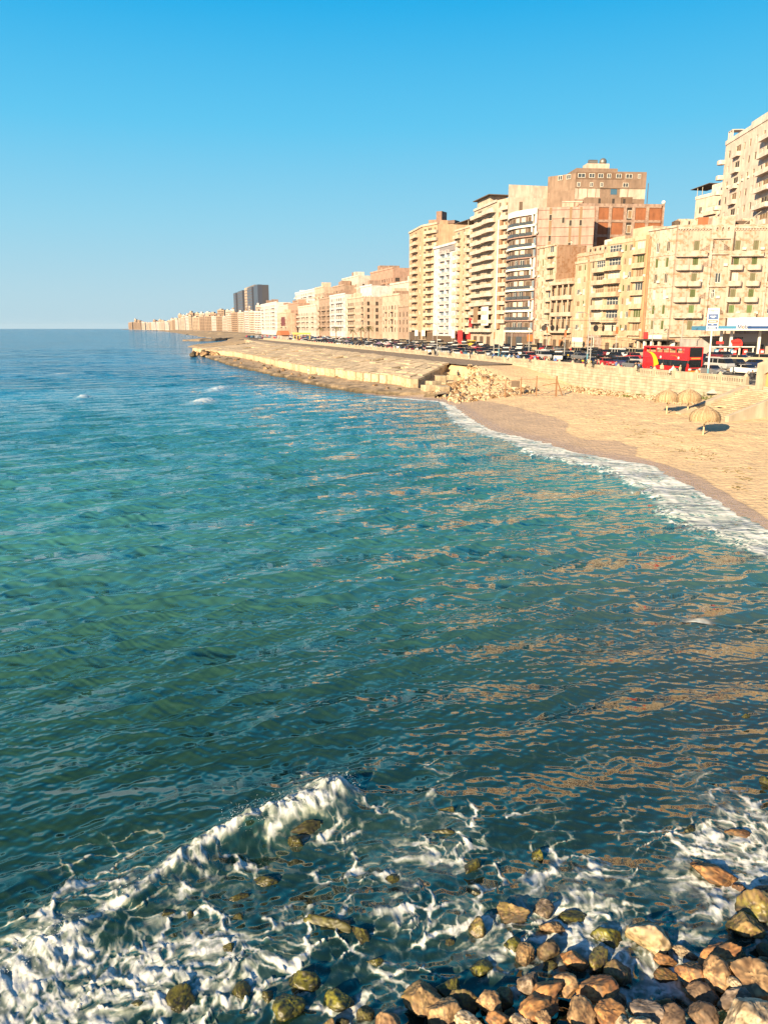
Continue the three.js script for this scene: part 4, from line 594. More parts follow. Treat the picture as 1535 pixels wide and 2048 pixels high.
// rusty fence with a sign board on the sand
{
  const rust = std(0.19, 0.095, 0.045, 0.85), P = [[978, 786, 1.4], [1010, 784, 1.8], [1041, 779, 2.3], [1072, 775, 2.7], [1112, 771, 3.2]].map(([x, y, h]) => ground(x, y, h)), g = base('rusty_fence', new THREE.Vector3());
  const pts = P.map(([X, Z]) => new THREE.Vector3(X, sandY(X, Z), -Z));
  pts.forEach((p, k) => part(g, 'post', new THREE.BoxGeometry(k === 4 ? 0.25 : 0.14, 3.3 + (k > 2 ? 0.3 : 0), 0.14).translate(0, 1.4, 0), rust, p.x, p.y, p.z));
  for (const hh of [2.7, 0.35]) for (let k = 0; k < 4; k++) { const a = pts[k].clone().setY(pts[k].y + hh), b = pts[k + 1].clone().setY(pts[k + 1].y + hh); part(g, 'rail', new THREE.TubeGeometry(new THREE.LineCurve3(a, b), 1, 0.035, 5), rust); }
  const wires = []; for (let k = 0; k < 4; k++) for (let i = 1; i < 12; i++) { const a = pts[k].clone().lerp(pts[k + 1], i / 12), b = pts[k].clone().lerp(pts[k + 1], clamp((i + 2) / 12, 0, 1)); a.y += 0.35; b.y += 2.6; wires.push(new THREE.TubeGeometry(new THREE.LineCurve3(a, b), 1, 0.008, 3)); } part(g, 'wire_mesh', merged(wires), rust).userData.kind = 'stuff';
  const mid = pts[1].clone().lerp(pts[2], 0.62); part(g, 'sign_board', new THREE.BoxGeometry(1.45, 1.0, 0.06), std(0.14, 0.1, 0.07, 0.8), mid.x, mid.y + 2.1, mid.z + 0.1).rotation.y = 0.15;
  part(g, 'brace', new THREE.TubeGeometry(new THREE.LineCurve3(pts[4].clone().add(new THREE.Vector3(0, 2.6, 0)), pts[4].clone().add(new THREE.Vector3(1.0, 0, 0.2))), 1, 0.09, 6), rust); part(g, 'gate_bar', new THREE.TubeGeometry(new THREE.LineCurve3(pts[4].clone().add(new THREE.Vector3(-2.2, 1.7, 0)), pts[4].clone().add(new THREE.Vector3(0, 2.1, 0))), 1, 0.06, 6), rust);
  put(g, 'rusty wire fence with a dark sign board closing off the rubble', 'fence');
}

// ---------------------------------------------------------------- buildings
const M = {
  white: std(0.6, 0.57, 0.5, 0.8), frame: std(0.42, 0.37, 0.29, 0.85), green: std(0.075, 0.095, 0.03, 0.8), greenGrey: std(0.13, 0.12, 0.065, 0.85), greenLight: std(0.1, 0.15, 0.05, 0.8), dark: std(0.035, 0.028, 0.024, 0.9), brownDark: std(0.09, 0.06, 0.04, 0.85),
  glass: new THREE.MeshPhysicalMaterial({ color: lincol(0.05, 0.055, 0.06), roughness: 0.12, ior: 1.5 }), glassBlue: new THREE.MeshPhysicalMaterial({ color: lincol(0.05, 0.11, 0.17), roughness: 0.1, ior: 1.55 }), curtain: std(0.46, 0.4, 0.31, 0.9), orangeCloth: std(0.42, 0.16, 0.06, 0.9), metal: std(0.2, 0.19, 0.17, 0.5, { metalness: 0.6 }), ac: std(0.5, 0.46, 0.4, 0.7), red: std(0.45, 0.03, 0.03, 0.6),
};
const KINDS = { glass: ['frame', 'pane', M.white, M.glass], dark: ['frame', 'pane', M.frame, M.dark], shutter: ['frame', 'shutter', M.frame, M.green], grey: ['frame', 'shutter', M.frame, M.greenGrey], light: ['frame', 'shutter', M.frame, M.greenLight], white: ['frame', 'pane', M.white, M.curtain], blue: ['frame', 'pane', M.white, M.glassBlue], brown: ['frame', 'shutter', M.frame, M.brownDark], tan: ['frame', 'shutter', M.frame, std(0.2, 0.13, 0.075, 0.9)] };
const cache = new Map(), memo = (k, f) => { if (!cache.has(k)) cache.set(k, f()); return cache.get(k); };
const ringGeo = (w, h, n) => memo(`ring${w.toFixed(2)},${h.toFixed(2)},${n}`, () => { const l = [bx(-w / 2, w / 2, 0, 0.09, 0, 0.1), bx(-w / 2, w / 2, h - 0.09, h, 0, 0.1), bx(-w / 2, -w / 2 + 0.09, 0.09, h - 0.09, 0, 0.1), bx(w / 2 - 0.09, w / 2, 0.09, h - 0.09, 0, 0.1)]; for (let k = 1; k < n; k++) l.push(bx(-w / 2 + w * k / n - 0.04, -w / 2 + w * k / n + 0.04, 0.09, h - 0.09, 0, 0.09)); if (n > 3) l.push(bx(-w / 2 + 0.09, w / 2 - 0.09, h * 0.6, h * 0.6 + 0.08, 0, 0.085)); return merged(l); });
const paneGeo = (w, h, leaf) => memo(`pane${w.toFixed(2)},${h.toFixed(2)},${leaf}`, () => { if (!leaf) return bx(-w / 2 + 0.05, w / 2 - 0.05, 0.05, h - 0.05, -0.03, 0.03); const l = [], n = Math.max(4, Math.round(h / 0.28)); for (const s of [-1, 1]) { const x0 = s < 0 ? -w / 2 + 0.06 : 0.02, x1 = s < 0 ? -0.02 : w / 2 - 0.06; l.push(bx(x0, x1, 0.06, h - 0.06, -0.02, 0.02)); for (let k = 0; k < n; k++) l.push(bx(x0 + 0.05, x1 - 0.05, 0.1 + k * (h - 0.2) / n, 0.1 + (k + 0.6) * (h - 0.2) / n, 0.02, 0.05)); } return merged(l); });
class Face {
  constructor(g, x0, z0, x1, z1) { this.g = g; this.o = [x0, z0]; this.W = Math.hypot(x1 - x0, z1 - z0); this.phi = Math.atan2(-(z1 - z0), x1 - x0); }
  add(name, geo, mat, x, y, z = 0) { const c = Math.cos(this.phi), s = Math.sin(this.phi), m = part(this.g, name, geo, mat, this.o[0] + x * c + z * s, y, this.o[1] - x * s + z * c); m.rotation.y = this.phi; return m; }
  wall(y0, y1, holes, mat, th = 0.3) {
    const sh = new THREE.Shape([[-0.02, y0], [this.W + 0.02, y0], [this.W + 0.02, y1], [-0.02, y1]].map((p) => new THREE.Vector2(...p)));
    for (const [x, y, w, h] of holes) if (x - w / 2 > 0.05 && x + w / 2 < this.W - 0.05 && y > y0 + 0.02 && y + h < y1 - 0.02) sh.holes.push(new THREE.Path([[x - w / 2, y], [x + w / 2, y], [x + w / 2, y + h], [x - w / 2, y + h]].map((p) => new THREE.Vector2(...p))));
    return this.add('wall', metreUV(new THREE.ExtrudeGeometry(sh, { depth: th, bevelEnabled: false })), mat, 0, 0, 0.001);
  }
  window(x, y, w, h, kind, n = 2) { const [, child, fm, pm] = KINDS[kind], f = this.add('window', ringGeo(w - 0.01, h - 0.01, child === 'shutter' && w < 2 ? 1 : n), fm, x, y + 0.005, 0.1); part(f, child, paneGeo(w, h, child === 'shutter'), pm, 0, 0, 0.02); return f; }
  balcony(x, y, w, d, kind, mat) {
    const g = memo(`balc${w.toFixed(1)},${d.toFixed(1)},${kind}`, () => {
      const l = [];
      if (kind === 'round') { const out = (e, y0, y1, hole) => { const s = new THREE.Shape(); s.moveTo(-w / 2 + e, 0); s.lineTo(-w / 2 + e, -d * 0.35); s.quadraticCurveTo(-w / 2 + e, -d + e, -w * 0.2, -d + e); s.lineTo(w * 0.2, -d + e); s.quadraticCurveTo(w / 2 - e, -d + e, w / 2 - e, -d * 0.35); s.lineTo(w / 2 - e, 0); s.closePath(); return s; }; const a = out(0), b = out(0.14); a.holes.push(new THREE.Path(b.getPoints(6).reverse())); l.push(new THREE.ExtrudeGeometry(a, { depth: 0.95, bevelEnabled: false, curveSegments: 6 }).rotateX(-Math.PI / 2), new THREE.ExtrudeGeometry(out(0.02), { depth: 0.16, bevelEnabled: false, curveSegments: 6 }).rotateX(-Math.PI / 2).translate(0, -0.14, 0)); }
      else if (kind === 'solid' || kind === 'deep') l.push(bx(-w / 2, w / 2, -0.18, 0, 0, d), bx(-w / 2, w / 2, 0, 0.95, d - 0.14, d), bx(-w / 2, -w / 2 + 0.13, 0, 0.95, 0, d - 0.14), bx(w / 2 - 0.13, w / 2, 0, 0.95, 0, d - 0.14));
      else { l.push(bx(-w / 2, w / 2, -0.18, 0, 0, d), bx(-w / 2, w / 2, 0.9, 0.98, d - 0.07, d)); const n = Math.max(3, Math.round(w / 0.45)); for (let k = 0; k <= n; k++) l.push(bx(-w / 2 + (w - 0.05) * k / n, -w / 2 + (w - 0.05) * k / n + 0.05, 0, 0.9, d - 0.06, d - 0.01)); for (const s of [-1, 1]) l.push(bx(s > 0 ? w / 2 - 0.06 : -w / 2, s > 0 ? w / 2 : -w / 2 + 0.06, 0.05, 0.98, 0, d - 0.07)); }
      return metreUV(merged(l));
    });
    return this.add('balcony', g, mat, x, y, 0.3);
  }
  band(y, h, d, mat, name = 'string_course', x0 = -0.1, x1 = this.W + 0.1) { return this.add(name, metreUV(bx(x0, x1, 0, h, 0.3, 0.3 + d)), mat, 0, y, 0); }
  // rows of openings; bay: { x, w, h, sill, k: kind or list or (row) => kind, b: balcony kind, from, to }
  fill({ y0, fh, n, bays, mat, top, lo = 0, balcMat = mat, th }) {
    const holes = [], todo = [];
    for (let r = 0; r < n; r++) for (const b of bays) {
      if (r < (b.from ?? 0) || r > (b.to ?? 99)) continue;
      const kind = typeof b.k === 'function' ? b.k(r) : Array.isArray(b.k) ? b.k[(r * 7 + Math.round(b.x * 3)) % b.k.length] : b.k, x = b.x <= 1 ? b.x * this.W : b.x, y = y0 + r * fh + (b.sill ?? 0.9), w = b.w ?? 1.2, h = b.h ?? 1.6;
      if (kind) { holes.push([x, y, w, h]); todo.push([x, y, w, h, kind, b.n ?? (w > 2 ? Math.round(w / 0.7) : 2)]); }
      if (b.b) this.balcony(x, y0 + r * fh + 0.05, b.bw ?? w + 1.1, b.bd ?? 1.1, typeof b.b === 'function' ? b.b(r) : b.b, b.bm ?? balcMat);
      if (kind && (r * 5 + Math.round(x * 3)) % (b.ac ?? 4) === 0) this.add('air_conditioner', memo('ac', () => bx(-0.42, 0.42, 0, 0.55, 0.3, 0.65)), M.ac, x + w / 2 + 0.65, y + 0.1, 0);
    }
    this.wall(lo, top, holes, mat, th); for (const q of todo) this.window(...q);
  }
}
// front: [X, Z] corners from left to right as seen; D: how far back; each edge of the front gets a Face
function building(name, front, D, yBase, yTop, mat) {
  const [[X0, Z0], [X1, Z1]] = front, th = Math.atan2(Z1 - Z0, X1 - X0), g = base(name, new THREE.Vector3(X0, yBase, -Z0), th), c = Math.cos(th), s = Math.sin(th);
  const loc = ([X, Z]) => { const dx = X - X0, dz = -(Z - Z0); return [dx * c - dz * s, dx * s + dz * c]; }, P = front.map(loc), last = P[P.length - 1], H = yTop - yBase;
  const poly = [...P, [last[0], last[1] - D], [P[0][0], P[0][1] - D]];
  const sh = new THREE.Shape(poly.map(([x, z]) => new THREE.Vector2(x, -z)));
  part(g, 'body', metreUV(new THREE.ExtrudeGeometry(sh, { depth: H - 0.3, bevelEnabled: false }).rotateX(-Math.PI / 2)), mat);
  const faces = P.slice(0, -1).map((p, k) => new Face(g, ...p, ...P[k + 1]));
  return { g, H, faces, W: faces[0].W, D, end: new Face(g, last[0], last[1], last[0], last[1] - D), start: new Face(g, P[0][0], P[0][1] - D, P[0][0], P[0][1]) };
}
const row = (pxL, tL, pxR, tR) => [st(sOf(pxL, tL), tL), st(sOf(pxR, tR), tR)];
const roofClutter = (B, r, n, mat = M.ac) => { for (let k = 0; k < n; k++) { const x = rnd(1, B.W - 1, r), z = -rnd(1.5, Math.max(2, B.D - 1.5), r), q = r(); if (q < 0.3) part(B.g, 'water_tank', memo('tank', () => merged([new THREE.CylinderGeometry(0.7, 0.7, 1.5, 12).translate(0, 1.2, 0), bx(-0.7, 0.7, 0, 0.45, -0.5, 0.5)])), M.ac, x, B.H - 0.3, z); else if (q < 0.6) part(B.g, 'roof_hut', memo('hut' + (k % 3), () => metreUV(bx(-1.3 - k % 3 * 0.4, 1.3, 0, 2.2 + k % 3 * 0.4, -1.2, 1.2))), mat, x, B.H - 0.3, z); else part(B.g, 'dish_aerial', memo('dish', () => merged([new THREE.SphereGeometry(0.6, 8, 4, 0, 6.283, 0, 0.9).rotateX(-0.9).translate(0, 1.0, 0.3), bx(-0.04, 0.04, 0, 1.3, -0.04, 0.04)])), M.ac, x, B.H - 0.3, z); } };
const label = (B, text, cat = 'building', group) => put(B.g, text, cat, group);

// stone block with green shutters, the big one on the right
{
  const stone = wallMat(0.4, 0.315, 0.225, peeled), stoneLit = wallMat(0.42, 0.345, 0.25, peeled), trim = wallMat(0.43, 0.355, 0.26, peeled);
  const Zc = 179, Cx = xAt(1344, Zc, 20), yB = 5.7, L = [xAt(1281, 186.5, 6), 186.5], R = [xAt(1585, 177, 20), 177], yT = heightAt(453, Zc);
  const B = building('shuttered_block', [L, [Cx, Zc], R], 16, yB, yT + 0.3, stone), [lf, mf] = B.faces, fh = (B.H - 5.3 - 2.5) / 6, y0 = 5.1;
  lf.fill({ y0, fh, n: 6, top: B.H, mat: stoneLit, bays: [{ x: 0.36, w: 1.0, h: 2.1, sill: 0.8, k: (r) => ['grey', 'shutter', 'white', 'dark', 'shutter', 'glass'][r] }, { x: 0.74, w: 1.0, h: 2.1, sill: 0.8, k: (r) => ['shutter', 'shutter', 'white', 'dark', 'shutter', 'dark'][r] }] });
  for (const y of [0, 1, 3, 5]) lf.band(y0 + y * fh - 0.1, 0.24, 0.14, trim); lf.band(B.H - 0.5, 0.4, 0.3, trim, 'cornice');
  const m = mf.W / 195, at = (px) => (px - 1344) * m, bal = (r) => r === 2 || r === 3 || r === 4 ? 'round' : r === 1 ? null : null;
  const ks = { 0: (r) => ['grey', 'light', 'shutter', 'grey', 'shutter', 'grey'][r], 1: (r) => ['grey', 'light', 'grey', 'white', 'shutter', 'grey'][r] };
  const std_ = (px, k, w = 1.35, b = bal) => ({ x: at(px), w, h: 2.15, sill: 0.7, k, b: null, round: b });
  const plain = [[1346.5, (r) => ['grey', 'light', 'glass', null, 'shutter', 'dark'][r], 0.9], [1376.5, ks[0]], [1442, ks[1]], [1471, ks[0]], [1528, (r) => ['grey', 'light', 'grey', 'brown', 'shutter', 'glass'][r]]];
  const bays = plain.map(([px, k, w]) => ({ x: at(px), w: w ?? 1.35, h: 2.15, sill: 0.7, k, ac: 4 }));
  bays.push({ x: at(1415), w: 1.25, h: 2.1, sill: 0.75, k: (r) => ['grey', 'light', null, 'glass', 'shutter', 'grey'][r] }, { x: at(1414), w: 3.3, h: 2.0, sill: 0.8, k: (r) => r === 2 ? 'glass' : null, n: 5 }, { x: at(1508), w: 2.3, h: 1.9, sill: 0.9, k: (r) => [null, 'glass', null, null, null, 'dark'][r], n: 4 }, { x: at(1500), w: 3.0, h: 1.9, sill: 0.9, k: (r) => r === 3 ? 'tan' : null }, { x: at(1505), w: 1.2, h: 2, sill: 0.8, k: (r) => [null, null, 'tan', null, 'light', null][r] });
  mf.fill({ y0, fh, n: 6, top: B.H, mat: stone, bays });
  for (const px of [1345.5, 1376.5, 1442, 1471, 1528]) for (const r of [2, 3, 4]) mf.balcony(Math.max(1.6, at(px)), y0 + r * fh + 0.1, 2.9, 1.05, 'round', trim);
  mf.balcony(at(1370), y0 + fh + 0.1, 6, 1.0, 'solid', trim); mf.balcony(at(1456), y0 + fh + 0.1, 6.4, 1.0, 'solid', trim); mf.balcony(at(1368), y0 + 5 * fh - 0.4, 6.6, 0.8, 'solid', trim); mf.balcony(at(1457), y0 + 5 * fh - 0.4, 6.8, 0.8, 'solid', trim);
  for (const [a, b] of [[1397, 1433], [1489, 1522]]) { // projecting bays with a raised top and three small vents
    const x0 = at(a), x1 = at(b), bodyH = B.H + 1.6;
    for (const [p, q] of [[x0, x0 + 0.55], [x1 - 0.55, x1]]) mf.add('pilaster', metreUV(bx(p, q, 0, bodyH - 2.8, 0.3, 0.65)), trim, 0, 0);
    const sh = new THREE.Shape([[x0, B.H - 3.0], [x1, B.H - 3.0], [x1, bodyH], [x0, bodyH]].map((p) => new THREE.Vector2(...p))); for (let k = 0; k < 3; k++) { const c = mix(x0, x1, 0.25 + k * 0.25); sh.holes.push(new THREE.Path([[c - 0.22, bodyH - 3], [c + 0.22, bodyH - 3], [c + 0.22, bodyH - 2.4], [c, bodyH - 2.15], [c - 0.22, bodyH - 2.4]].map((p) => new THREE.Vector2(...p)))); }
    mf.add('turret_top', metreUV(new THREE.ExtrudeGeometry(sh, { depth: 0.4, bevelEnabled: false })), trim, 0, 0, 0.32); mf.add('turret_block', metreUV(bx(x0 + 0.02, x1 - 0.02, B.H - 0.4, bodyH - 0.05, -2.5, 0.3)), stone, 0, 0);
    for (const y of [1, 3, 5]) mf.band(y0 + y * fh - 0.15, 0.28, 0.42, trim, 'string_course', x0, x1);
  }
  for (const [a, b] of [[1344, 1397], [1433, 1489], [1522, 1560]]) { mf.band(B.H - 0.9, 0.45, 0.35, trim, 'cornice', at(a), at(b)); mf.band(y0 + 5 * fh - 0.75, 0.25, 0.3, trim, 'string_course', at(a), at(b)); const l = []; for (let x = at(a) + 0.3; x < at(b) - 0.3; x += 0.6) l.push(bx(x, x + 0.28, -0.3, 0, 0.3, 0.55)); mf.add('cornice_dentil', merged(l), trim, 0, B.H - 0.9).userData.kind = 'stuff'; }
  // drainpipes, roof huts, ground floor
  for (const px of [1434.5, 1522.5]) mf.add('drainpipe', new THREE.CylinderGeometry(0.13, 0.13, B.H - 2, 6).translate(0, (B.H - 2) / 2 + 0.5, 0), M.brownDark, at(px), 0, 0.5);
  const hut = (px, w, h, m2, z) => mf.add('roof_hut', metreUV(bx(-w / 2, w / 2, 0, h, -z - 2.4, -z)), m2, at(px), B.H - 0.3);
  hut(1356, 2.2, 1.8, stoneLit, 2); hut(1374, 4.5, 1.9, trim, 3); hut(1390, 2.2, 2.2, wallMat(0.36, 0.13, 0.05), 2.5); hut(1452, 3, 1.3, M.brownDark, 2); hut(1470, 3, 2.2, stoneLit, 5); hut(1345, 1.0, 1.4, M.brownDark, 1.5);
  mf.add('lean_to_pole', new THREE.CylinderGeometry(0.05, 0.05, 4.6, 5).rotateZ(-0.9).translate(0, 1.4, 0), M.frame, at(1464), B.H, -1.2);
  mf.band(4.3, 0.5, 0.5, trim, 'cornice');
  lf.add('shop_canopy', bx(-0.6, lf.W + 2.2, 0, 0.28, 0.3, 2.6), M.dark, 0, 3.5); lf.add('red_sign', bx(-0.6, 0.6, 0, 1.5, 0.4, 0.7), M.red, 1.6, 3.9); lf.add('white_sign', bx(-2, 2, 0, 0.8, 0.31, 0.5), M.white, lf.W * 0.55, 3.9);
  for (const f of [0.1, 0.35, 0.62, 0.9]) lf.add('shop_column', bx(-0.3, 0.3, 0, 3.5, 1.6, 2.1), f > 0.3 && f < 0.9 ? M.white : stoneLit, f * lf.W, 0); lf.add('shop_front', bx(0.2, lf.W - 0.2, 0.1, 3.4, 0.3, 0.42), M.dark, 0, 0);
  mf.add('shop_front', bx(at(1352), at(1364), 0.1, 3.3, 0.3, 0.42), M.brownDark, 0, 0); mf.add('shop_awning', bx(at(1345), at(1352), 2.0, 3.4, 0.3, 1.4), M.white, 0, 0);
  label(B, 'weathered stone block with green shutters and small rounded balconies behind the fuel station', 'apartment block');
  // low beige wall in front of it
  const w = base('boundary_wall', new THREE.Vector3(xAt(1358, 174, 8), 5.7, -174)); part(w, 'wall', metreUV(bx(0, 13, 0, 4.0, -0.2, 0.2)), wallMat(0.36, 0.33, 0.28, plaster)); part(w, 'coping', bx(-0.1, 13.1, 4.0, 4.2, -0.3, 0.3), trim); put(w, 'plain beige wall left of the fuel station, below the shuttered block', 'wall');
}
// high cream tower on the far right
{
  const cream = wallMat(0.6, 0.48, 0.34), light = wallMat(0.64, 0.53, 0.39);
  const Za = 236, Zb = 198, A = [xAt(1437, Za, 40), Za], Bp = [xAt(1552, Zb, 40), Zb], yT = heightAt(288, Za);
  const B = building('cream_tower', [A, Bp], 18, 7.5, yT, cream), [f] = B.faces, n = 13, fh = B.H / (n + 0.6), W = f.W;
  f.fill({ y0: fh * 0.3, fh, n, top: B.H, mat: cream, bays: [{ x: 0.09, w: 1.3, h: 1.9, k: ['brown', 'tan', 'glass'], ac: 3 }, { x: 0.37, w: 1.0, h: 1.8, k: ['glass', 'tan', 'brown'] }, { x: 0.7, w: 1.2, h: 1.8, k: ['brown', 'glass', 'tan'], ac: 3 }, { x: 0.26, w: 3.4, h: 2.2, sill: 0.6, k: ['dark', 'tan', 'dark'], n: 2, b: 'solid', bw: 4.2, bd: 1.0 }, { x: 0.47, w: 1.2, h: 1.8, k: ['brown', 'tan'], ac: 4 }, { x: 0.58, w: 1.2, h: 1.8, k: ['tan', 'brown', 'glass'] }, { x: 0.82, w: 5.2, h: 2.2, sill: 0.6, k: ['tan', 'dark', 'tan'], n: 3, b: 'solid', bw: 8.5, bd: 1.6 }], balcMat: light });
  for (let r = 3; r < n; r++) { const b = f.balcony(-0.4, fh * 0.3 + r * fh, 2.2, 1.7, 'round', light); }
  f.band(B.H - 0.4, 1.1, 0.2, light, 'parapet'); part(B.g, 'penthouse', metreUV(bx(W * 0.45, W + 2, B.H, B.H + 1.6, -12, 0.2)), light); part(B.g, 'penthouse_top', metreUV(bx(W * 0.72, W + 3, B.H + 1.6, B.H + 7, -10, 0.1)), light); for (let k = 0; k < 5; k++) part(B.g, 'louvre', bx(0, 0.25, 0, 1.4, 0, 0.05), M.dark, W * 0.84 + k * 0.6, B.H + 4.2, 0.14);
  const p = part(B.g, 'roof_pergola', merged([bx(0, 3.2, 2.4, 2.6, -3, 0), bx(0, 0.2, 0, 2.4, -0.3, 0), bx(1.5, 1.7, 0, 2.4, -0.3, 0), bx(3, 3.2, 0, 2.4, -0.3, 0), bx(0, 0.2, 0, 2.4, -3, -2.8)]), light, 0.1, B.H + 0.5, 0);
  label(B, 'tall cream residential tower with stacked balconies, cut by the right edge', 'apartment tower');
  const Zc = 252, C = [xAt(1386, Zc, 40), Zc], C2 = [xAt(1439, 240, 40), 240], yT2 = heightAt(398, Zc), B2 = building('cream_tower', [C, C2], 14, 7.5, yT2, cream), [f2] = B2.faces;
  f2.fill({ y0: 1, fh, n: Math.floor(B2.H / fh) - 0, top: B2.H, mat: cream, bays: [{ x: 0.2, w: 1.5, h: 1.9, k: ['dark', 'tan'] }, { x: 0.62, w: 4.2, h: 1.2, sill: 1.2, k: ['tan', 'white'], b: 'solid', bw: 5.5, bd: 0.9 }] }); f2.band(B2.H - 0.3, 0.9, 0.2, light, 'parapet');
  part(B2.g, 'roof_room', metreUV(bx(f2.W * 0.5, f2.W, B2.H, B2.H + 3, -8, -0.5)), light); part(B2.g, 'roof_canopy', bx(0.3, f2.W * 0.75, B2.H + 2.9, B2.H + 3.05, -5, 0.8), M.brownDark).rotation.z = 0.06;
  for (const x of [0.6, 3]) part(B2.g, 'canopy_post', bx(x, x + 0.12, B2.H, B2.H + 2.95, 0.4, 0.52), M.frame);
  label(B2, 'lower stepped wing with a roof canopy, left of the tall cream tower', 'apartment tower');
}
// red brick frame tower behind, with rendered top floors
{
  const frameM = wallMat(0.38, 0.27, 0.19, concrete), brick = wallMat(0.27, 0.1, 0.038, plaster), brown = wallMat(0.235, 0.16, 0.1, plaster), brownD = wallMat(0.17, 0.105, 0.06, plaster), cream = wallMat(0.5, 0.4, 0.28);
  const Z = 238, a = [xAt(1160, 236, 40), 240], b = [xAt(1333, Z, 40), Z + 4], yT = heightAt(406, Z), B = building('brick_frame_tower', [a, b], 15, 7, yT, brick), [f] = B.faces, W = f.W, px = (x) => (x - 1160) / (1333 - 1160) * W, fh = 4.1;
  const cols = [1160, 1176, 1197, 1224, 1254, 1271, 1299, 1333].map(px);
  for (const x of cols) f.add('concrete_column', metreUV(bx(x < 0.5 ? 0 : x - 0.45, x > W - 0.5 ? W : x + 0.45, 0, B.H, 0.0, 0.42)), frameM, 0, 0);
  for (let y = B.H - 0.5, r = 0; y > 4; y -= fh, r++) { for (let k = 0; k < cols.length - 1; k++) { const x0 = cols[k] + 0.452, x1 = cols[k + 1] - (k === cols.length - 2 ? 0.9 : 0.452); f.add('concrete_beam', metreUV(bx(x0, x1, -0.35, 0.35, 0.0, 0.4)), frameM, 0, y); if (r < 7) { if (k === 4) { f.add('opening', bx(x0, x1, -fh + 0.36, -0.36, 0.0, 0.06), M.dark, 0, y); const w = f.add('window', ringGeo(1.3, 2.2, 1), M.white, (x0 + x1) / 2 + 0.2, y - 3.3, 0.1); part(w, 'pane', paneGeo(1.3, 2.2, false), KINDS.tan[3]); } else f.add('brick_infill', metreUV(bx(x0, x1, -fh + 0.36, -0.36, 0.0, 0.2)), brick, 0, y); } } }
  part(B.g, 'parapet', metreUV(bx(0, W, B.H - 0.3, B.H + 0.2, -0.3, 0.3)), frameM);
  // light-coloured storey, dark rendered storeys, tank house
  const yy = (p) => heightAt(p, 245) - 7, up = new Face(B.g, px(1164), -6, px(1308), -6), UW = up.W, U = (x) => (x - 1164) / (1308 - 1164) * UW;
  part(B.g, 'upper_body', metreUV(bx(px(1164), px(1308), B.H - 0.3, yy(341), -15, -6)), brown);
  up.add('cream_panel', metreUV(bx(0, U(1215), 0, yy(375) - yy(398), 0, 0.12)), cream, 0, yy(398)); up.add('cream_panel', metreUV(bx(U(1256), UW, 0, yy(375) - yy(396), 0, 0.12)), cream, 0, yy(396));
  up.add('roof_opening', bx(U(1237), U(1250), 0, yy(376) - yy(387), 0, 0.06), KINDS.blue[3], 0, yy(387)); for (const x of [1170, 1189, 1206, 1272]) up.add('pipe', bx(-0.06, 0.06, 0, 3, 0.12, 0.24), frameM, U(x), yy(396));
  part(B.g, 'roof_hut', metreUV(bx(px(1178), px(1206), B.H, B.H + 2.2, -4, -2)), brown); part(B.g, 'roof_hut', metreUV(bx(px(1222), px(1250), B.H, B.H + 2.3, -4, -2)), brown); part(B.g, 'roof_hut', metreUV(bx(px(1251), px(1273), B.H, B.H + 2.4, -4, -2)), brownD); for (const x of [1206, 1234, 1256]) part(B.g, 'hut_door', bx(-0.35, 0.35, 0, 1.9, -1.99, -1.93), M.dark, px(x), B.H, 0);
  const band = up.wall(yy(375), yy(341), [], brown, 0.3); up.add('dark_panel', metreUV(bx(0, U(1262), 0, yy(343) - yy(357), 0.3, 0.36)), brownD, 0, yy(357));
  for (const [x, y, w] of [[1175, 350, 2.2], [1196, 350, 1.7], [1214, 350, 1.6], [1231, 350, 1.2], [1251, 350, 1.6], [1272, 350, 2.0], [1293, 350, 0.9], [1170, 368, 1.0], [1196, 368, 1.0], [1217, 368, 0.9], [1266, 368, 1.7]]) { const w2 = up.add('window', ringGeo(w, 1.2, 2), M.white, U(x), yy(y) - 0.6, 0.36); part(w2, 'pane', paneGeo(w, 1.2, false), M.glass); }
  part(B.g, 'upper_cornice', metreUV(bx(px(1164), px(1248), yy(341), yy(335), -15, -5.7)), brown);
  // left return that looks to the sea
  const lw = part(B.g, 'side_block', metreUV(bx(-9, 0, 0, yy(345), -1.5, 0)), brown, px(1164), 0, -6); lw.rotation.y = -0.75; const lf = new Face(B.g, px(1164) - 6.7, -12.2, px(1164), -6.0); for (const d of [0.3, 0.6]) { const w2 = lf.add('window', ringGeo(1.4, 1.3, 2), M.white, lf.W * d + 1.5, yy(352) - 0.5, 0.12); part(w2, 'pane', paneGeo(1.4, 1.3, false), M.glass); }
  const th = part(B.g, 'tank_house', metreUV(bx(px(1190), px(1236), yy(336), yy(322), -12, -8)), cream); for (const [x, k] of [[1206, 0], [1227, 1]]) part(th, 'water_tank', k ? new THREE.SphereGeometry(1.1, 12, 8) : new THREE.CylinderGeometry(0.8, 0.8, 2.6, 10).rotateZ(1.57), M.metal, px(x), yy(319) + (k ? 0.4 : 0.2), -10);
  part(B.g, 'scaffold_tower', merged([bx(0, 0.15, 0, yy(362) - B.H, 0, 0.15), bx(1, 1.15, 0, yy(362) - B.H, 0, 0.15)]), M.brownDark, px(1309), B.H, -7); part(B.g, 'dish_aerial', new THREE.SphereGeometry(0.6, 8, 6), M.white, W - 0.3, B.H + 0.7, 0);
  label(B, 'unfinished tower of red brick infill in a concrete frame with dark rendered top floors', 'building');
}
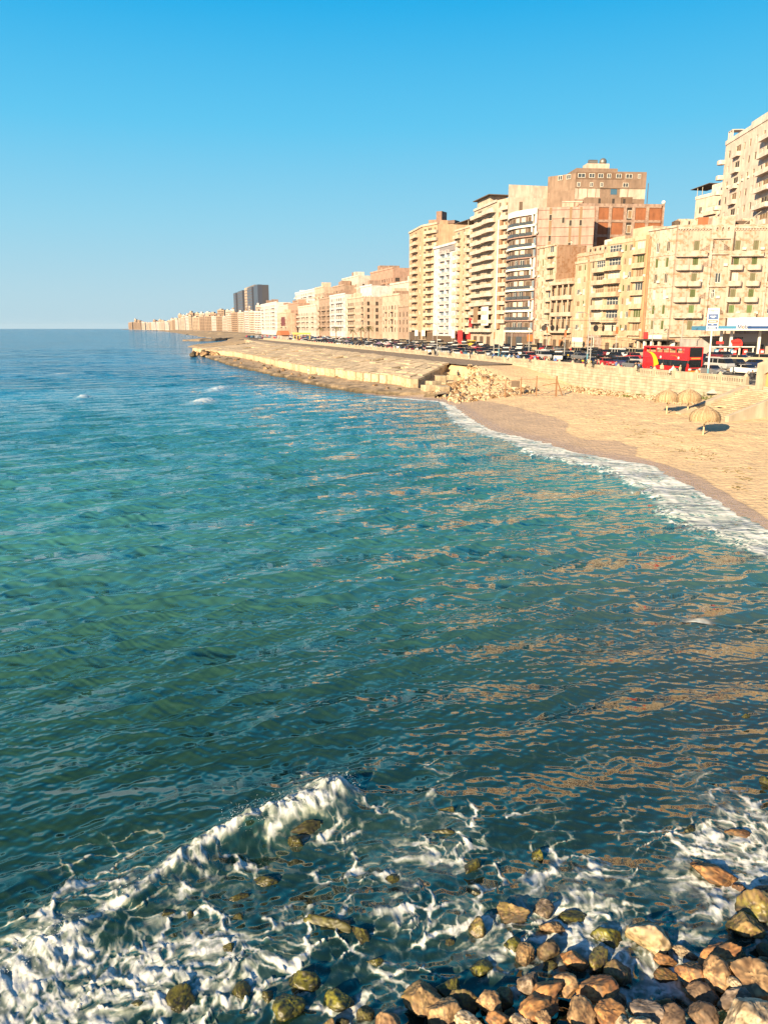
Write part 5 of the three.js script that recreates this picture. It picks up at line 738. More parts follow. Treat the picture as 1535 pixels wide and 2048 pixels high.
// yellow-orange block with long solid balconies
{
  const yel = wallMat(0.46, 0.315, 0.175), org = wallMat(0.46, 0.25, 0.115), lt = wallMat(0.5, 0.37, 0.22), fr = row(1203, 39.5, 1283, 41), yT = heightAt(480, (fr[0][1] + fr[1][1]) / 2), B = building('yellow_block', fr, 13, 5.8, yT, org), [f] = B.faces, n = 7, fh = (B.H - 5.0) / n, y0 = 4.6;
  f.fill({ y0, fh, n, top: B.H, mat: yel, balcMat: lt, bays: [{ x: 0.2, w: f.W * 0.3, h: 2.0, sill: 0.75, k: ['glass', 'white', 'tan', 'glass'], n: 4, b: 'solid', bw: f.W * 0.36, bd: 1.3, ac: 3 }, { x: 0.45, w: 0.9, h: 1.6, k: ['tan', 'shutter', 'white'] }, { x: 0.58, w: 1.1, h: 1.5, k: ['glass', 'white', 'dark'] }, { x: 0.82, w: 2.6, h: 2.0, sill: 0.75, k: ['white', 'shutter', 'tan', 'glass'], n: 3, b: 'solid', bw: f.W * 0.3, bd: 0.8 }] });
  f.add('orange_pier', metreUV(bx(f.W * 0.94, f.W, 0, B.H + 0.4, 0.3, 0.6)), org, 0, 0); f.add('orange_pier', metreUV(bx(f.W * 0.64, f.W * 0.67, 4, B.H, 0.3, 0.5)), org, 0, 0); part(B.g, 'roof_room', metreUV(bx(f.W * 0.55, f.W, B.H, B.H + 2.4, -6, -0.3)), lt); part(B.g, 'roof_room', metreUV(bx(0.5, f.W * 0.35, B.H - 0.3, B.H + 1.2, -5, -0.5)), lt); f.band(B.H - 0.5, 0.8, 0.15, lt, 'parapet');
  for (const [x, w] of [[0.15, 1.4], [0.4, 1.2], [0.75, 1.6]]) f.add('shop_front', bx(-w / 2, w / 2, 0, 2.6, 0.3, 0.42), M.brownDark, x * f.W, 0.1); f.add('ground_band', metreUV(bx(0, f.W, 0, 0.4, 0.3, 0.5)), lt, 0, 3.9);
  roofClutter(B, rng(5), 2); label(B, 'yellow and orange apartment block with long solid balconies, beside the shuttered stone block', 'apartment block');
}
// yellow front with rounded balconies, older stone storeys set back above it
{
  const yel = wallMat(0.47, 0.35, 0.205), lt = wallMat(0.5, 0.39, 0.25), pier = wallMat(0.45, 0.29, 0.15), fr = row(1143, 39.5, 1203, 39.5), Zm = (fr[0][1] + fr[1][1]) / 2, B = building('rounded_balcony_block', fr, 8, 5.8, heightAt(521, Zm), yel), [f] = B.faces, n = 6, fh = (B.H - 5) / n, y0 = 4.8;
  f.fill({ y0, fh, n, top: B.H, mat: yel, balcMat: lt, bays: [{ x: 0.14, w: 1.8, h: 1.4, k: ['glass', 'white', 'tan'], ac: 3 }, { x: 0.32, w: 0.9, h: 1.5, k: ['shutter', 'white', 'tan'] }, { x: 0.58, w: 1.0, h: 1.9, sill: 0.8, k: ['tan', 'brown', 'white'] }, { x: 0.82, w: f.W * 0.26, h: 1.9, sill: 0.8, k: (r) => ['dark', 'white', 'white', 'tan', 'brown', 'glass'][r], n: 4, b: 'round', bw: f.W * 0.36, bd: 1.5, from: 1 }] });
  f.add('pier', metreUV(bx(f.W * 0.42, f.W * 0.49, 0, B.H + 0.2, 0.3, 0.55)), pier, 0, 0); f.band(B.H - 0.4, 0.6, 0.25, lt, 'parapet'); f.add('shop_front', bx(0.5, f.W * 0.45, 0, 3, 0.3, 0.4), M.curtain, 0, 0.1); f.add('shop_sign', bx(0.6, f.W * 0.4, 0, 1.2, 0.4, 0.55), M.white, 0, 2.6); f.add('grey_wall', metreUV(bx(f.W * 0.52, f.W, 0, 4.4, 0.3, 0.5)), wallMat(0.3, 0.24, 0.18, peeled), 0, 0.05);
  f.add('poster_board', bx(-1.3, 1.3, 0, 2.6, 0.51, 0.62), M.white, f.W * 0.68, 1.4); f.add('poster', bx(-1.15, 1.15, 0.15, 2.45, 0.62, 0.64), M.brownDark, f.W * 0.68, 1.4); f.add('poster_print', new THREE.CylinderGeometry(0.75, 0.75, 0.012, 12).rotateX(1.57).scale(1, 0.45, 1), std(0.4, 0.16, 0.07, 0.8), f.W * 0.68, 2.8, 0.646).rotation.z = 0.4;
  label(B, 'yellow block with wide rounded balconies at right and a dark poster at street level', 'apartment block');
  const st2 = wallMat(0.4, 0.3, 0.2, peeled), fr2 = row(1137, 46, 1206, 46), B2 = building('old_stone_block', fr2, 10, 5.8, heightAt(497, fr2[1][1]), st2), [g] = B2.faces, fh2 = 4;
  g.fill({ y0: B2.H - 5.4, fh: 4, n: 1, top: B2.H, lo: 6, mat: st2, bays: [{ x: 0.24, w: 1.2, h: 1.9, k: 'dark' }, { x: 0.5, w: 1.8, h: 2.4, sill: 0.6, k: 'shutter' }, { x: 0.8, w: 1.8, h: 2.4, sill: 0.6, k: 'light' }] });
  const e = []; for (let k = 0; k < 4; k++) g.add('vent', bx(-0.3, 0.3, 0, 0.7, 0.2, 0.34), M.dark, mix(g.W * 0.5, g.W * 0.9, k / 3), B2.H - 0.1, 0.02); g.add('parapet', metreUV(bx(g.W * 0.42, g.W * 0.98, 0, 1.4, -0.3, 0.2)), wallMat(0.43, 0.33, 0.22, peeled), 0, B2.H - 0.3); g.band(B2.H - 1.0, 0.3, 0.2, st2, 'cornice'); roofClutter(B2, rng(8), 3); label(B2, 'old stone storeys with green shutters set back above the rounded balcony block', 'apartment block');
}
// columned loggia house, and the narrow stone block with a blank side
{
  const lt = wallMat(0.48, 0.38, 0.25), dk = wallMat(0.4, 0.28, 0.16), fr = row(1101, 39.5, 1143, 39.5), B = building('loggia_house', fr, 10, 5.8, heightAt(562, fr[1][1]), dk), [f] = B.faces, fh = (B.H - 5.2) / 3;
  f.fill({ y0: 5, fh, n: 3, top: B.H, mat: dk, balcMat: lt, bays: [{ x: 0.25, w: 1.3, h: 2.3, sill: 0.6, k: ['brown', 'tan'] }, { x: 0.52, w: 1.3, h: 2.3, sill: 0.6, k: ['brown', 'white'] }, { x: 0.8, w: 1.3, h: 2.3, sill: 0.6, k: ['tan', 'brown'] }, { x: 0.5, k: null, b: 'round', bw: f.W * 0.96, bd: 1.5 }] });
  for (let r = 0; r < 3; r++) for (const x of [0.1, 0.38, 0.64, 0.9]) f.add('column', memo('col' + fh.toFixed(2), () => new THREE.CylinderGeometry(0.22, 0.26, fh - 1.2, 8).translate(0, (fh - 1.2) / 2 + 1, 0)), lt, x * f.W, 5 + r * fh, 1.4);
  f.band(B.H - 0.7, 0.7, 1.5, lt, 'cornice'); f.add('parapet', metreUV(bx(0, f.W, 0, 1.2, -0.2, 0.2)), wallMat(0.42, 0.28, 0.18, peeled), 0, B.H - 0.3); for (const x of [0.2, 0.5, 0.8]) f.add('shop_front', bx(-0.9, 0.9, 0, 3, 0.3, 0.4), x === 0.5 ? wallMat(0.35, 0.15, 0.05) : M.brownDark, x * f.W, 0.1);
  label(B, 'low cream house with columned loggias and rounded balcony fronts, between two taller blocks', 'apartment block');
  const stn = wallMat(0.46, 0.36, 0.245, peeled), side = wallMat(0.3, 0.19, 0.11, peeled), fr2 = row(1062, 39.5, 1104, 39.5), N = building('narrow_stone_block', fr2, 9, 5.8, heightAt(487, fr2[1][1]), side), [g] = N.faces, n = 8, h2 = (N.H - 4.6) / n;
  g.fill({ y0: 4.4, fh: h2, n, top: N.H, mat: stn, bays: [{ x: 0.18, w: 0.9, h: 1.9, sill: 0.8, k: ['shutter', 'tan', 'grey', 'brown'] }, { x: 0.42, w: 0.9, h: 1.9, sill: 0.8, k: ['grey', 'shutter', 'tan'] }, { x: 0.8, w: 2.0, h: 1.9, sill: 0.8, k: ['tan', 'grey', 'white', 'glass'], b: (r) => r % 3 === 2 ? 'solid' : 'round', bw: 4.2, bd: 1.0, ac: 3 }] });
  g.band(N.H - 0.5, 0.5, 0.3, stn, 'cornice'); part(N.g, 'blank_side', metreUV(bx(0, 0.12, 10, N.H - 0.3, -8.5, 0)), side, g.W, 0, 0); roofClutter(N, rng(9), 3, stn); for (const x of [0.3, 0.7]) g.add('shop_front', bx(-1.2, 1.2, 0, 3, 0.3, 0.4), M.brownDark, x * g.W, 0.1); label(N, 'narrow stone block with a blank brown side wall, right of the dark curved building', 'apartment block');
}
// dark curved building with white bands
{
  const dkM = wallMat(0.16, 0.105, 0.075), pink = wallMat(0.42, 0.265, 0.19), wt = std(0.62, 0.58, 0.52, 0.7), L = st(sOf(1012, 39.5), 39.5), R = st(sOf(1064, 39), 39), n = 9, arc = [];
  const dx = R[0] - L[0], dz = R[1] - L[1], len = Math.hypot(dx, dz), nx = dz / len, nz = -dx / len; // towards the sea
  for (let k = 0; k <= 8; k++) { const f = k / 8, b = Math.sin(Math.PI * Math.min(1, f * 1.12 + 0.02)) * 2.6; arc.push([L[0] + dx * f + nx * b, L[1] + dz * f + nz * b]); }
  const yT = heightAt(426, (L[1] + R[1]) / 2), B = building('curved_dark_block', arc, 15.5, 5.8, yT, pink), y0 = 5.4, fh = (B.H - y0 - 1.2) / 11;
  B.faces.forEach((f, i) => {
    const bays = [{ x: 0.5, w: f.W * 0.72, h: fh - 0.75, sill: 0.2, k: (r) => i === 7 ? 'blue' : i === 4 || i === 5 ? (r % 4 === 1 ? 'white' : r % 3 ? 'white' : 'glass') : i % 3 === 1 ? 'white' : i === 0 ? 'glass' : 'brown', n: 2 }];
    f.fill({ y0, fh, n: 11, top: B.H, mat: i === 7 && false ? wt : dkM, bays });
    for (let r = 0; r < 11; r++) { if (r % 2 === 0) f.add('white_band', bx(0, f.W, -0.45, 0.15, 0.3, 0.95), wt, 0, y0 + r * fh); else f.add('floor_slab', bx(0, f.W, -0.2, 0.1, 0.3, 0.9), pink, 0, y0 + r * fh); if (i > 0 && i < 7) f.add('balcony_glass', bx(0.02, f.W - 0.02, 0.1, 0.95, 0.8, 0.86), M.glass, 0, y0 + r * fh + 0.1); }
    if (i === 6 || i === 7) for (const r of [1, 2, 5, 6, 9, 10]) f.add('white_mullion', bx(f.W - 0.5, f.W, 0, fh, 0.31, 0.7), wt, 0, y0 + r * fh);
    f.add('roof_band', bx(0, f.W, 0, 1.6, 0.0, 0.8), wt, 0, B.H - 1.4); f.add('shop_front', bx(0.1, f.W - 0.1, 0, 3.6, 0.3, 0.4), i % 2 ? M.glass : M.brownDark, 0, 0.1);
  });
  const e = B.end, hs = []; e.wall(0, B.H + 0.2, hs, pink); for (let y = 3, k = 0; y < B.H; y += fh * 0.8, k++) e.add('joint', bx(0.1, e.W, 0, 0.14, 0.3, 0.33), M.brownDark, 0, y); for (const x of [0.22, 0.58, 0.76]) e.add('vertical_recess', bx(-0.35, 0.35, B.H - 19, B.H + 0.1, 0.3, 0.34), KINDS.tan[3], x * e.W, 0); for (const [x, y] of [[0.45, 4.2], [0.22, 3.4], [0.58, 5], [0.76, 5], [0.22, 9], [0.76, 12], [0.58, 11]]) { const w = e.window(x * e.W, B.H - y, 0.9, 1.7, 'dark', 1); w.translateZ(0.26); }
  part(B.g, 'roof_post', bx(-0.5, 0.5, 0, 3.2, -0.5, 0.5), M.brownDark, len * 0.4, B.H, -3); part(B.g, 'sign_board', bx(-2.1, 2.1, 0, 2.2, 0, 0.25), M.curtain, len * 0.25, 1.6, 2.6); part(B.g, 'sign_print', bx(-0.9, 0.9, 0.5, 1.1, 0.25, 0.28), M.dark, len * 0.25, 1.6, 2.6);
  label(B, 'dark curved apartment building with white bands and glass balconies and a plain pinkish side wall', 'apartment block');
}
// tall cream block with a blank side wall, and its neighbours up to the wide corner block
{
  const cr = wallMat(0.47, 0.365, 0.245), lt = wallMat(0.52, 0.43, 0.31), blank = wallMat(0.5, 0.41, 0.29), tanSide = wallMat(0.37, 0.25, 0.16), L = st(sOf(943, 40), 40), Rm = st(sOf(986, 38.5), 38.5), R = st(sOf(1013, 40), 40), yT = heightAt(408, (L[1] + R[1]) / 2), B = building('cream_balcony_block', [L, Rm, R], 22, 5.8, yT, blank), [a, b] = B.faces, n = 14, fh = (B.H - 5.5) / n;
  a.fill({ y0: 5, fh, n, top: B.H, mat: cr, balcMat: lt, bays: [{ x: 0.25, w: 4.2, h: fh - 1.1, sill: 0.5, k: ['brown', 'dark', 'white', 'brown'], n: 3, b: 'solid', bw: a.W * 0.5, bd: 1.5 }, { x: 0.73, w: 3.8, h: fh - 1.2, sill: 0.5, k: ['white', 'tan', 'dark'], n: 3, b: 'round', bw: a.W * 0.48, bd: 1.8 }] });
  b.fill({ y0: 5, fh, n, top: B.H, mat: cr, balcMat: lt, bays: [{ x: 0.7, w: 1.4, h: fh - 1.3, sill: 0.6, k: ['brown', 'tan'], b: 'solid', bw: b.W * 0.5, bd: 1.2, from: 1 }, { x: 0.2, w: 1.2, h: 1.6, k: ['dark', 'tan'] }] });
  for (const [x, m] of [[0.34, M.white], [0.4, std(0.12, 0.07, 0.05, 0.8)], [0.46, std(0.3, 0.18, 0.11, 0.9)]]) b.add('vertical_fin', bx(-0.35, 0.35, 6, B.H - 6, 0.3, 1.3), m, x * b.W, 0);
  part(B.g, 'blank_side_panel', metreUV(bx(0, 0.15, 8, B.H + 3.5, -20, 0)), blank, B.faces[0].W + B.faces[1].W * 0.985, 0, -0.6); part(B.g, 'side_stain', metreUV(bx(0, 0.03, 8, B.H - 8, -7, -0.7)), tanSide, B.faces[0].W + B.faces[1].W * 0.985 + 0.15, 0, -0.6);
  part(B.g, 'roof_room', metreUV(bx(a.W * 1.2, a.W + b.W - 1, B.H, B.H + 3.2, -18, -5)), blank); part(B.g, 'roof_pavilion', metreUV(bx(0.5, a.W * 0.6, B.H - 0.3, B.H + 2.6, -6, -0.5)), cr); const rb = part(B.g, 'pavilion_roof', bx(-0.5, a.W * 0.7, B.H + 2.6, B.H + 2.85, -7, 0.8), M.brownDark); a.band(B.H - 0.5, 0.7, 0.4, lt, 'parapet');
  a.add('billboard', bx(-3, 3, 0, 6, 1.6, 1.9), M.white, a.W * 0.8, 7); a.add('billboard', bx(-2, 2, 0, 5, 1.6, 1.9), KINDS.tan[3], a.W * 0.38, 8); a.add('red_sign', bx(-1.2, 1.2, 0, 3, 1.5, 1.8), M.red, a.W * 0.12, 6.5); for (const x of [0.2, 0.5, 0.8]) { a.add('shop_front', bx(-1.6, 1.6, 0, 3.4, 0.3, 0.4), M.brownDark, x * a.W, 0.1); }
  roofClutter(B, rng(14), 3, lt); label(B, 'tall cream block with rounded balconies and a huge blank cream side wall', 'apartment block');
  // annexe tower on the blank side
  const Zt = st(sOf(1040, 54), 54), Zu = st(sOf(1100, 54) , 54), A2 = building('cream_roof_block', [[xAt(1043, 262, 40), 264], [xAt(1122, 262, 40), 262]], 12, 8, heightAt(384, 262), blank), [q] = A2.faces; q.wall(0, A2.H, [], blank); const w = q.window(q.W * 0.4, A2.H - 4.2, 1.5, 1.0, 'dark'); w.translateZ(0.26); roofClutter(A2, rng(15), 7, blank); label(A2, 'plain cream roof block with aerials behind the dark curved building', 'building');
  // small old pinkish roof storey
  const P = building('roof_storey_block', [[xAt(1122, 246, 40), 247], [xAt(1160, 246, 40), 246]], 8, 8, heightAt(402, 246), wallMat(0.46, 0.33, 0.22)), [pf] = P.faces; pf.wall(0, P.H, [], wallMat(0.46, 0.33, 0.22)); const w3 = pf.window(pf.W * 0.3, P.H - 2.4, 1.2, 1, 'dark'); w3.translateZ(0.26); pf.band(P.H - 0.3, 0.3, 0.2, lt, 'cornice'); label(P, 'small pinkish roof storey squeezed against the brick frame tower', 'building');
}
{
  const yl = wallMat(0.47, 0.34, 0.2), lt = wallMat(0.52, 0.41, 0.27), fr = row(906, 40, 943, 40), B = building('yellow_balcony_block', fr, 14, 5.8, heightAt(450, fr[1][1]), yl), [f] = B.faces, n = 13, fh = (B.H - 4.5) / n;
  f.fill({ y0: 4.3, fh, n, top: B.H, mat: yl, balcMat: lt, bays: [{ x: 0.2, w: 2.4, h: fh - 1.2, sill: 0.5, k: ['dark', 'glass', 'tan'], n: 2, b: 'solid', bw: 5, bd: 1.2 }, { x: 0.5, w: 1.2, h: 1.5, k: ['brown', 'tan'], ac: 2 }, { x: 0.8, w: 2.6, h: fh - 1.2, sill: 0.5, k: ['dark', 'brown', 'white', 'glass'], n: 2, b: 'round', bw: 4.6, bd: 1.4 }] }); for (const [x, m] of [[0.3, M.red], [0.6, M.brownDark], [0.85, M.red]]) f.add('shop_sign', bx(-2, 2, 0, 2.2, 0.3, 0.7), m, x * f.W, 2.4);
  f.band(B.H - 0.4, 0.6, 0.3, lt, 'parapet'); part(B.g, 'roof_canopy', bx(0, f.W * 0.8, B.H + 2.2, B.H + 2.4, -6, 0.6), M.brownDark); for (const x of [0.5, f.W * 0.7]) part(B.g, 'canopy_post', bx(x, x + 0.15, B.H - 0.3, B.H + 2.2, 0.2, 0.35), M.frame); label(B, 'yellow balcony block with a dark roof canopy and red shop signs at its foot', 'apartment block');
  const wh = wallMat(0.58, 0.53, 0.46), fr2 = row(866, 39, 910, 39), C = building('white_blue_glass_block', fr2, 12, 5.8, heightAt(484, fr2[1][1]), wh), [g] = C.faces, n2 = 12, h2 = (C.H - 5) / n2;
  g.fill({ y0: 4.6, fh: h2, n: n2, top: C.H, mat: wh, bays: [{ x: 0.1, w: 0.9, h: h2 - 1, sill: 0.5, k: 'blue' }, { x: 0.42, w: 3.2, h: h2 - 1, sill: 0.5, k: ['blue', 'white', 'blue'], n: 3, b: 'rail', bw: 4.4, bd: 1.1 }, { x: 0.66, w: 2.2, h: h2 - 1, sill: 0.5, k: ['blue', 'glass'], n: 2, b: 'rail', bw: 3, bd: 0.9 }, { x: 0.9, w: 1.2, h: h2 - 1, sill: 0.5, k: 'blue' }] }); g.add('grey_roof_panel', bx(g.W * 0.3, g.W * 0.95, 0, 1.8, 0.3, 0.7), std(0.2, 0.18, 0.18, 0.7), 0, C.H - 2.6); g.band(C.H - 0.5, 0.8, 0.5, wh, 'parapet'); g.add('shop_front', bx(0.5, g.W - 0.5, 0, 3.2, 0.3, 0.4), M.brownDark, 0, 0.1); part(C.g, 'roof_drum', new THREE.CylinderGeometry(2.4, 2.4, 2.4, 14), lt, g.W * 0.9, C.H + 0.9, -6); label(C, 'white apartment building with blue glass windows and a grey panel at its top', 'apartment block');
  const or = wallMat(0.48, 0.31, 0.17), L = st(sOf(818, 40), 40), Rm = st(sOf(843, 37.5), 37.5), R = st(sOf(872, 40), 40), K = building('orange_corner_block', [L, Rm, R], 26, 5.8, heightAt(452, Rm[1]), or), n3 = 14, h3 = (K.H - 6) / n3;
  K.faces.forEach((q, i) => { q.fill({ y0: 5.4, fh: h3, n: n3, top: K.H, mat: or, balcMat: lt, bays: [{ x: 0.18, w: 1.8, h: h3 - 1.2, sill: 0.5, k: ['dark', 'brown', 'dark'], n: 2 }, { x: 0.5, w: 2.6, h: h3 - 1.1, sill: 0.5, k: ['brown', 'dark', 'tan'], n: 2, b: 'solid', bw: q.W * 0.42, bd: 1.4 }, { x: 0.84, w: 1.6, h: h3 - 1.2, sill: 0.5, k: ['dark', 'tan', 'white'], n: 2, b: i ? 'round' : undefined, bw: 3.6, bd: 1.2 }] }); q.band(K.H - 0.4, 0.7, 0.4, lt, 'parapet'); q.add('shop_front', bx(1, q.W - 1, 0, 4.2, 0.3, 0.5), M.brownDark, 0, 0.4); });
  const back = building('orange_corner_block', [[xAt(845, 372, 40), 374], [xAt(905, 366, 40), 366]], 12, 7, heightAt(449, 368), or), [bf] = back.faces; bf.fill({ y0: back.H - 9, fh: 3.4, n: 2, lo: 4, top: back.H, mat: or, bays: [0.12, 0.27, 0.42, 0.57, 0.72, 0.87].map((x) => ({ x, w: 1.8, h: 1.8, k: 'dark', n: 1 })) }); part(back.g, 'lift_tower', metreUV(bx(bf.W * 0.4, bf.W * 0.58, back.H, back.H + 6, -6, -1)), wallMat(0.24, 0.15, 0.1)); part(back.g, 'stair_hut', metreUV(bx(bf.W * 0.15, bf.W * 0.4, back.H, back.H + 2.6, -6, -1)), wallMat(0.3, 0.19, 0.12)); part(back.g, 'roof_shed', bx(bf.W * 0.62, bf.W, back.H + 0.4, back.H + 1.8, -6, -1), wallMat(0.2, 0.13, 0.09)); label(back, 'orange upper block with dark square openings and a brown lift tower on the roof', 'apartment block');
  roofClutter(K, rng(21), 3, or); label(K, 'wide orange corner block with many tiers of balconies, left end of the tall row', 'apartment block');
}
// the skyline farther along: each block a thing, its windows cut into the wall
const farGlass = std(0.045, 0.032, 0.025, 0.8);
function farBlock(pxL, pxR, pyTop, t, col, opt, text, group) {
  const tL = t, L = st(sOf(pxL, t), t), R = st(sOf(pxR, t), t), Zm = (L[1] + R[1]) / 2, B = building(opt.name ?? 'apartment_block', [L, R], opt.D ?? 18, 5.8, heightAt(pyTop, Zm), wallMat(...col)), [f] = B.faces, fh = opt.fh ?? 3.3, n = Math.max(2, Math.floor((B.H - 5) / fh)), m = Math.max(2, Math.round(B.W / (opt.bay ?? 4.2))), r = rng(Math.round(pxL * 7 + pyTop)), holes = [], bal = [], wh = opt.wh ?? 2.0, lt = wallMat(...col.map((c) => Math.min(0.56, c * 1.14)));
  const kind = Array.from({ length: m }, () => r());
  const walled = (face, cols, z) => { const hs = []; for (let k = 0; k < cols; k++) for (let q = 0; q < n; q++) { const x = face.W * (k + 0.5) / cols, w = Math.min(face.W / cols * 0.7, kind[k % m] < 0.4 ? 2.6 : 1.5); hs.push([x, 4.4 + q * fh, w, wh]); if (z && kind[k % m] < 0.55 && q > 0) bal.push(bx(x - w / 2 - 0.7, x + w / 2 + 0.7, -0.15, 0.9, 0.3, 1.5).translate(0, 3.7 + q * fh, 0)); } face.wall(0, B.H, hs, wallMat(...col)); face.add('window_bank', mergeGeometries(hs.map(([x, y, w, h]) => bx(x - w / 2, x + w / 2, y, y + h, 0.02, 0.1))), farGlass, 0, 0).userData.kind = 'stuff'; };
  walled(f, m, true); if (bal.length) f.add('balcony_rows', merged(bal), lt, 0, 0).userData.kind = 'stuff';
  if (opt.side) walled(B.end, Math.max(2, Math.round(B.D / 5)), false);
  f.band(B.H - 0.4, 0.8, 0.3, lt, 'parapet'); for (let k = 0; k < (opt.huts ?? 2); k++) { const x = rnd(0.1, 0.8, r) * B.W, w = rnd(2.5, 5, r); part(B.g, 'roof_hut', metreUV(bx(x, Math.min(x + w, B.W), B.H - 0.3, B.H + rnd(1.6, 3.6, r), -7, -1)), pick([lt, wallMat(0.3, 0.2, 0.13)], r)); }
  put(B.g, text, 'apartment block', group); return B;
}
const C1 = [0.47, 0.36, 0.24], C2 = [0.53, 0.44, 0.33], C3 = [0.38, 0.235, 0.15], C4 = [0.34, 0.24, 0.155], C5 = [0.6, 0.53, 0.44];
farBlock(742, 786, 541, 62, C3, { D: 14, side: true, huts: 3 }, 'pinkish tower with a dark roof hut, standing back left of the orange corner block');
farBlock(780, 818, 566, 52, C2, { D: 12, side: true }, 'white upper block with square black windows beside the pinkish tower');
farBlock(765, 800, 590, 41, C1, { D: 12, side: true }, 'cream block with a reddish canopy below the pinkish tower');
farBlock(797, 818, 612, 40, C4, { D: 14, huts: 1 }, 'short tan block with a blank brown side against the orange corner block');
farBlock(722, 745, 572, 46, C5, { D: 14, huts: 1 }, 'slim white block with a round tank on top, left of the pinkish tower');
farBlock(686, 718, 555, 60, C2, { D: 12, side: true, huts: 2 }, 'cream tower with a flat overhanging roof, rising above the middle of the skyline');
farBlock(668, 690, 572, 52, C4, { D: 16 }, 'tan block with a rounded brown roof drum left of the overhanging roof tower');
farBlock(690, 728, 596, 41, C1, { D: 14, side: true }, 'cream block with a dark edged gable side, in front of the overhanging roof tower');
farBlock(661, 692, 590, 40, C5, { D: 14 }, 'whitish block with balconies, left of the dark edged gable');
farBlock(632, 650, 575, 50, C1, { D: 14, huts: 1 }, 'slender banded tower with a small white turret');
farBlock(593, 636, 582, 56, C5, { D: 12, side: true, huts: 1 }, 'broad white block with a brown roof storey and a small chimney hut');
farBlock(640, 662, 597, 42, C4, { D: 14 }, 'brownish low block right of the slender banded tower');
farBlock(598, 634, 612, 40, C2, { D: 14 }, 'cream front block with ranks of balconies under the broad white block');
farBlock(578, 600, 607, 44, C3, { D: 14 }, 'reddish block with dark roof boxes at the left end of the tall skyline');
farBlock(524, 556, 607, 44, C5, { D: 12, huts: 3 }, 'white block with close set windows right of the dark twin tower');
farBlock(548, 582, 612, 46, C2, { D: 12, huts: 2 }, 'pale block with a stepped top, between the white block and the reddish one');
farBlock(556, 575, 626, 38, C1, { D: 20, huts: 1 }, 'low cream block behind the dark billboard');
{ // dark twin tower
  const t = 90, L = st(sOf(477, t), t), R = st(sOf(527, t), t), Zm = (L[1] + R[1]) / 2, B = building('twin_tower', [L, R], 9, 6, heightAt(579, Zm), std(0.05, 0.05, 0.06, 0.6)), [f] = B.faces, dk = std(0.05, 0.055, 0.075, 0.4), ln = std(0.16, 0.13, 0.12, 0.8);
  for (const [a, b] of [[0, 0.12], [0.2, 0.42], [0.62, 0.8], [0.86, 1]]) f.add('dark_bay', bx(a * f.W, b * f.W, 0, B.H, 0, 6), dk, 0, 0); f.add('light_stair', bx(f.W * 0.46, f.W * 0.58, 0, B.H + 2, 0, 4), wallMat(...C1), 0, 0); const l = []; for (let y = 6; y < B.H; y += 4.2) l.push(bx(f.W * 0.2, f.W * 0.42, y, y + 0.7, 6, 6.3), bx(f.W * 0.62, f.W * 0.8, y, y + 0.7, 6, 6.3), bx(f.W * 0.46, f.W * 0.58, y, y + 1.4, 4, 4.3), bx(0, f.W * 0.12, y, y + 0.6, 6, 6.3)); f.add('floor_lines', merged(l), ln, 0, 0).userData.kind = 'stuff';
  part(B.g, 'roof_plant', bx(f.W * 0.4, f.W * 0.72, B.H - 0.3, B.H + 4, -14, -1), ln); put(B.g, 'dark twin tower standing alone above the far skyline', 'tower');
}
{ // the hazy far end, where blocks can no longer be told apart one from the other
  const r = rng(2024); let x = 527;
  const topAt = lineTable([[265, 641], [300, 642], [340, 640], [385, 626], [420, 624], [450, 622], [480, 618], [527, 612]]), zAt = lineTable([[265, 4600], [300, 3900], [340, 3300], [385, 2500], [420, 2000], [450, 1700], [480, 1350], [527, 1000]]), mats = [C1, C2, C5, C4].map((c) => wallMat(...c));
  const proto = mats.map((m, k) => { const hs = [], sh = new THREE.Shape([[0, 0], [1, 0], [1, 1], [0, 1]].map((p) => new THREE.Vector2(...p))); for (let i = 0; i < 4; i++) for (let j = 0; j < 9; j++) hs.push(bx(0.1 + i * 0.22, 0.24 + i * 0.22, 0.1 + j * 0.098, 0.15 + j * 0.098, 0.0, 0.012)); return [bx(0, 1, 0, 1, -0.8, 0), mergeGeometries(hs)]; });
  for (let pass = 0; pass < 2; pass++) for (x = 540; x > 264;) {
    const w = rnd(9, 17, r) * (x < 385 ? 0.55 : 1), z = zAt(x) * (pass ? 0.9 : 1.05), py = topAt(x) + (pass ? rnd(6, 12, r) * (x > 385 ? 1 : 0.4) : rnd(-3, 4, r)), X0 = xAt(x - w, z, 20), X1 = xAt(x, z, 20), k = Math.floor(r() * 4), H = heightAt(py, z) - 4;
    const g = base('far_block', new THREE.Vector3(X0, 4, -z), rnd(-0.5, -0.1, r)); part(g, 'wall', proto[k][0], mats[k]).scale.set(X1 - X0, H, X1 - X0); const wb = part(g, 'window_bank', proto[k][1], farGlass); wb.scale.set(X1 - X0, H, X1 - X0); wb.userData.kind = 'stuff'; part(g, 'roof_hut', bx(0.2, 0.55, 0, 1, -0.5, -0.1), mats[(k + 1) % 4], 0, H, 0).scale.set(X1 - X0, H * rnd(0.03, 0.1, r), X1 - X0);
    { const zone = x < 340 ? 'left tip' : x < 430 ? 'middle' : 'right part', hue = ['tan', 'cream', 'white', 'brownish'][k], t = `hazy ${hue} block in the ${zone} of the ${pass ? 'front' : 'back'} row along the far coast`; put(g, t, 'apartment block', `far ${hue} blocks, ${zone}, ${pass ? 'front' : 'back'} row`); } x -= w * rnd(0.75, 1.15, r);
  }
}

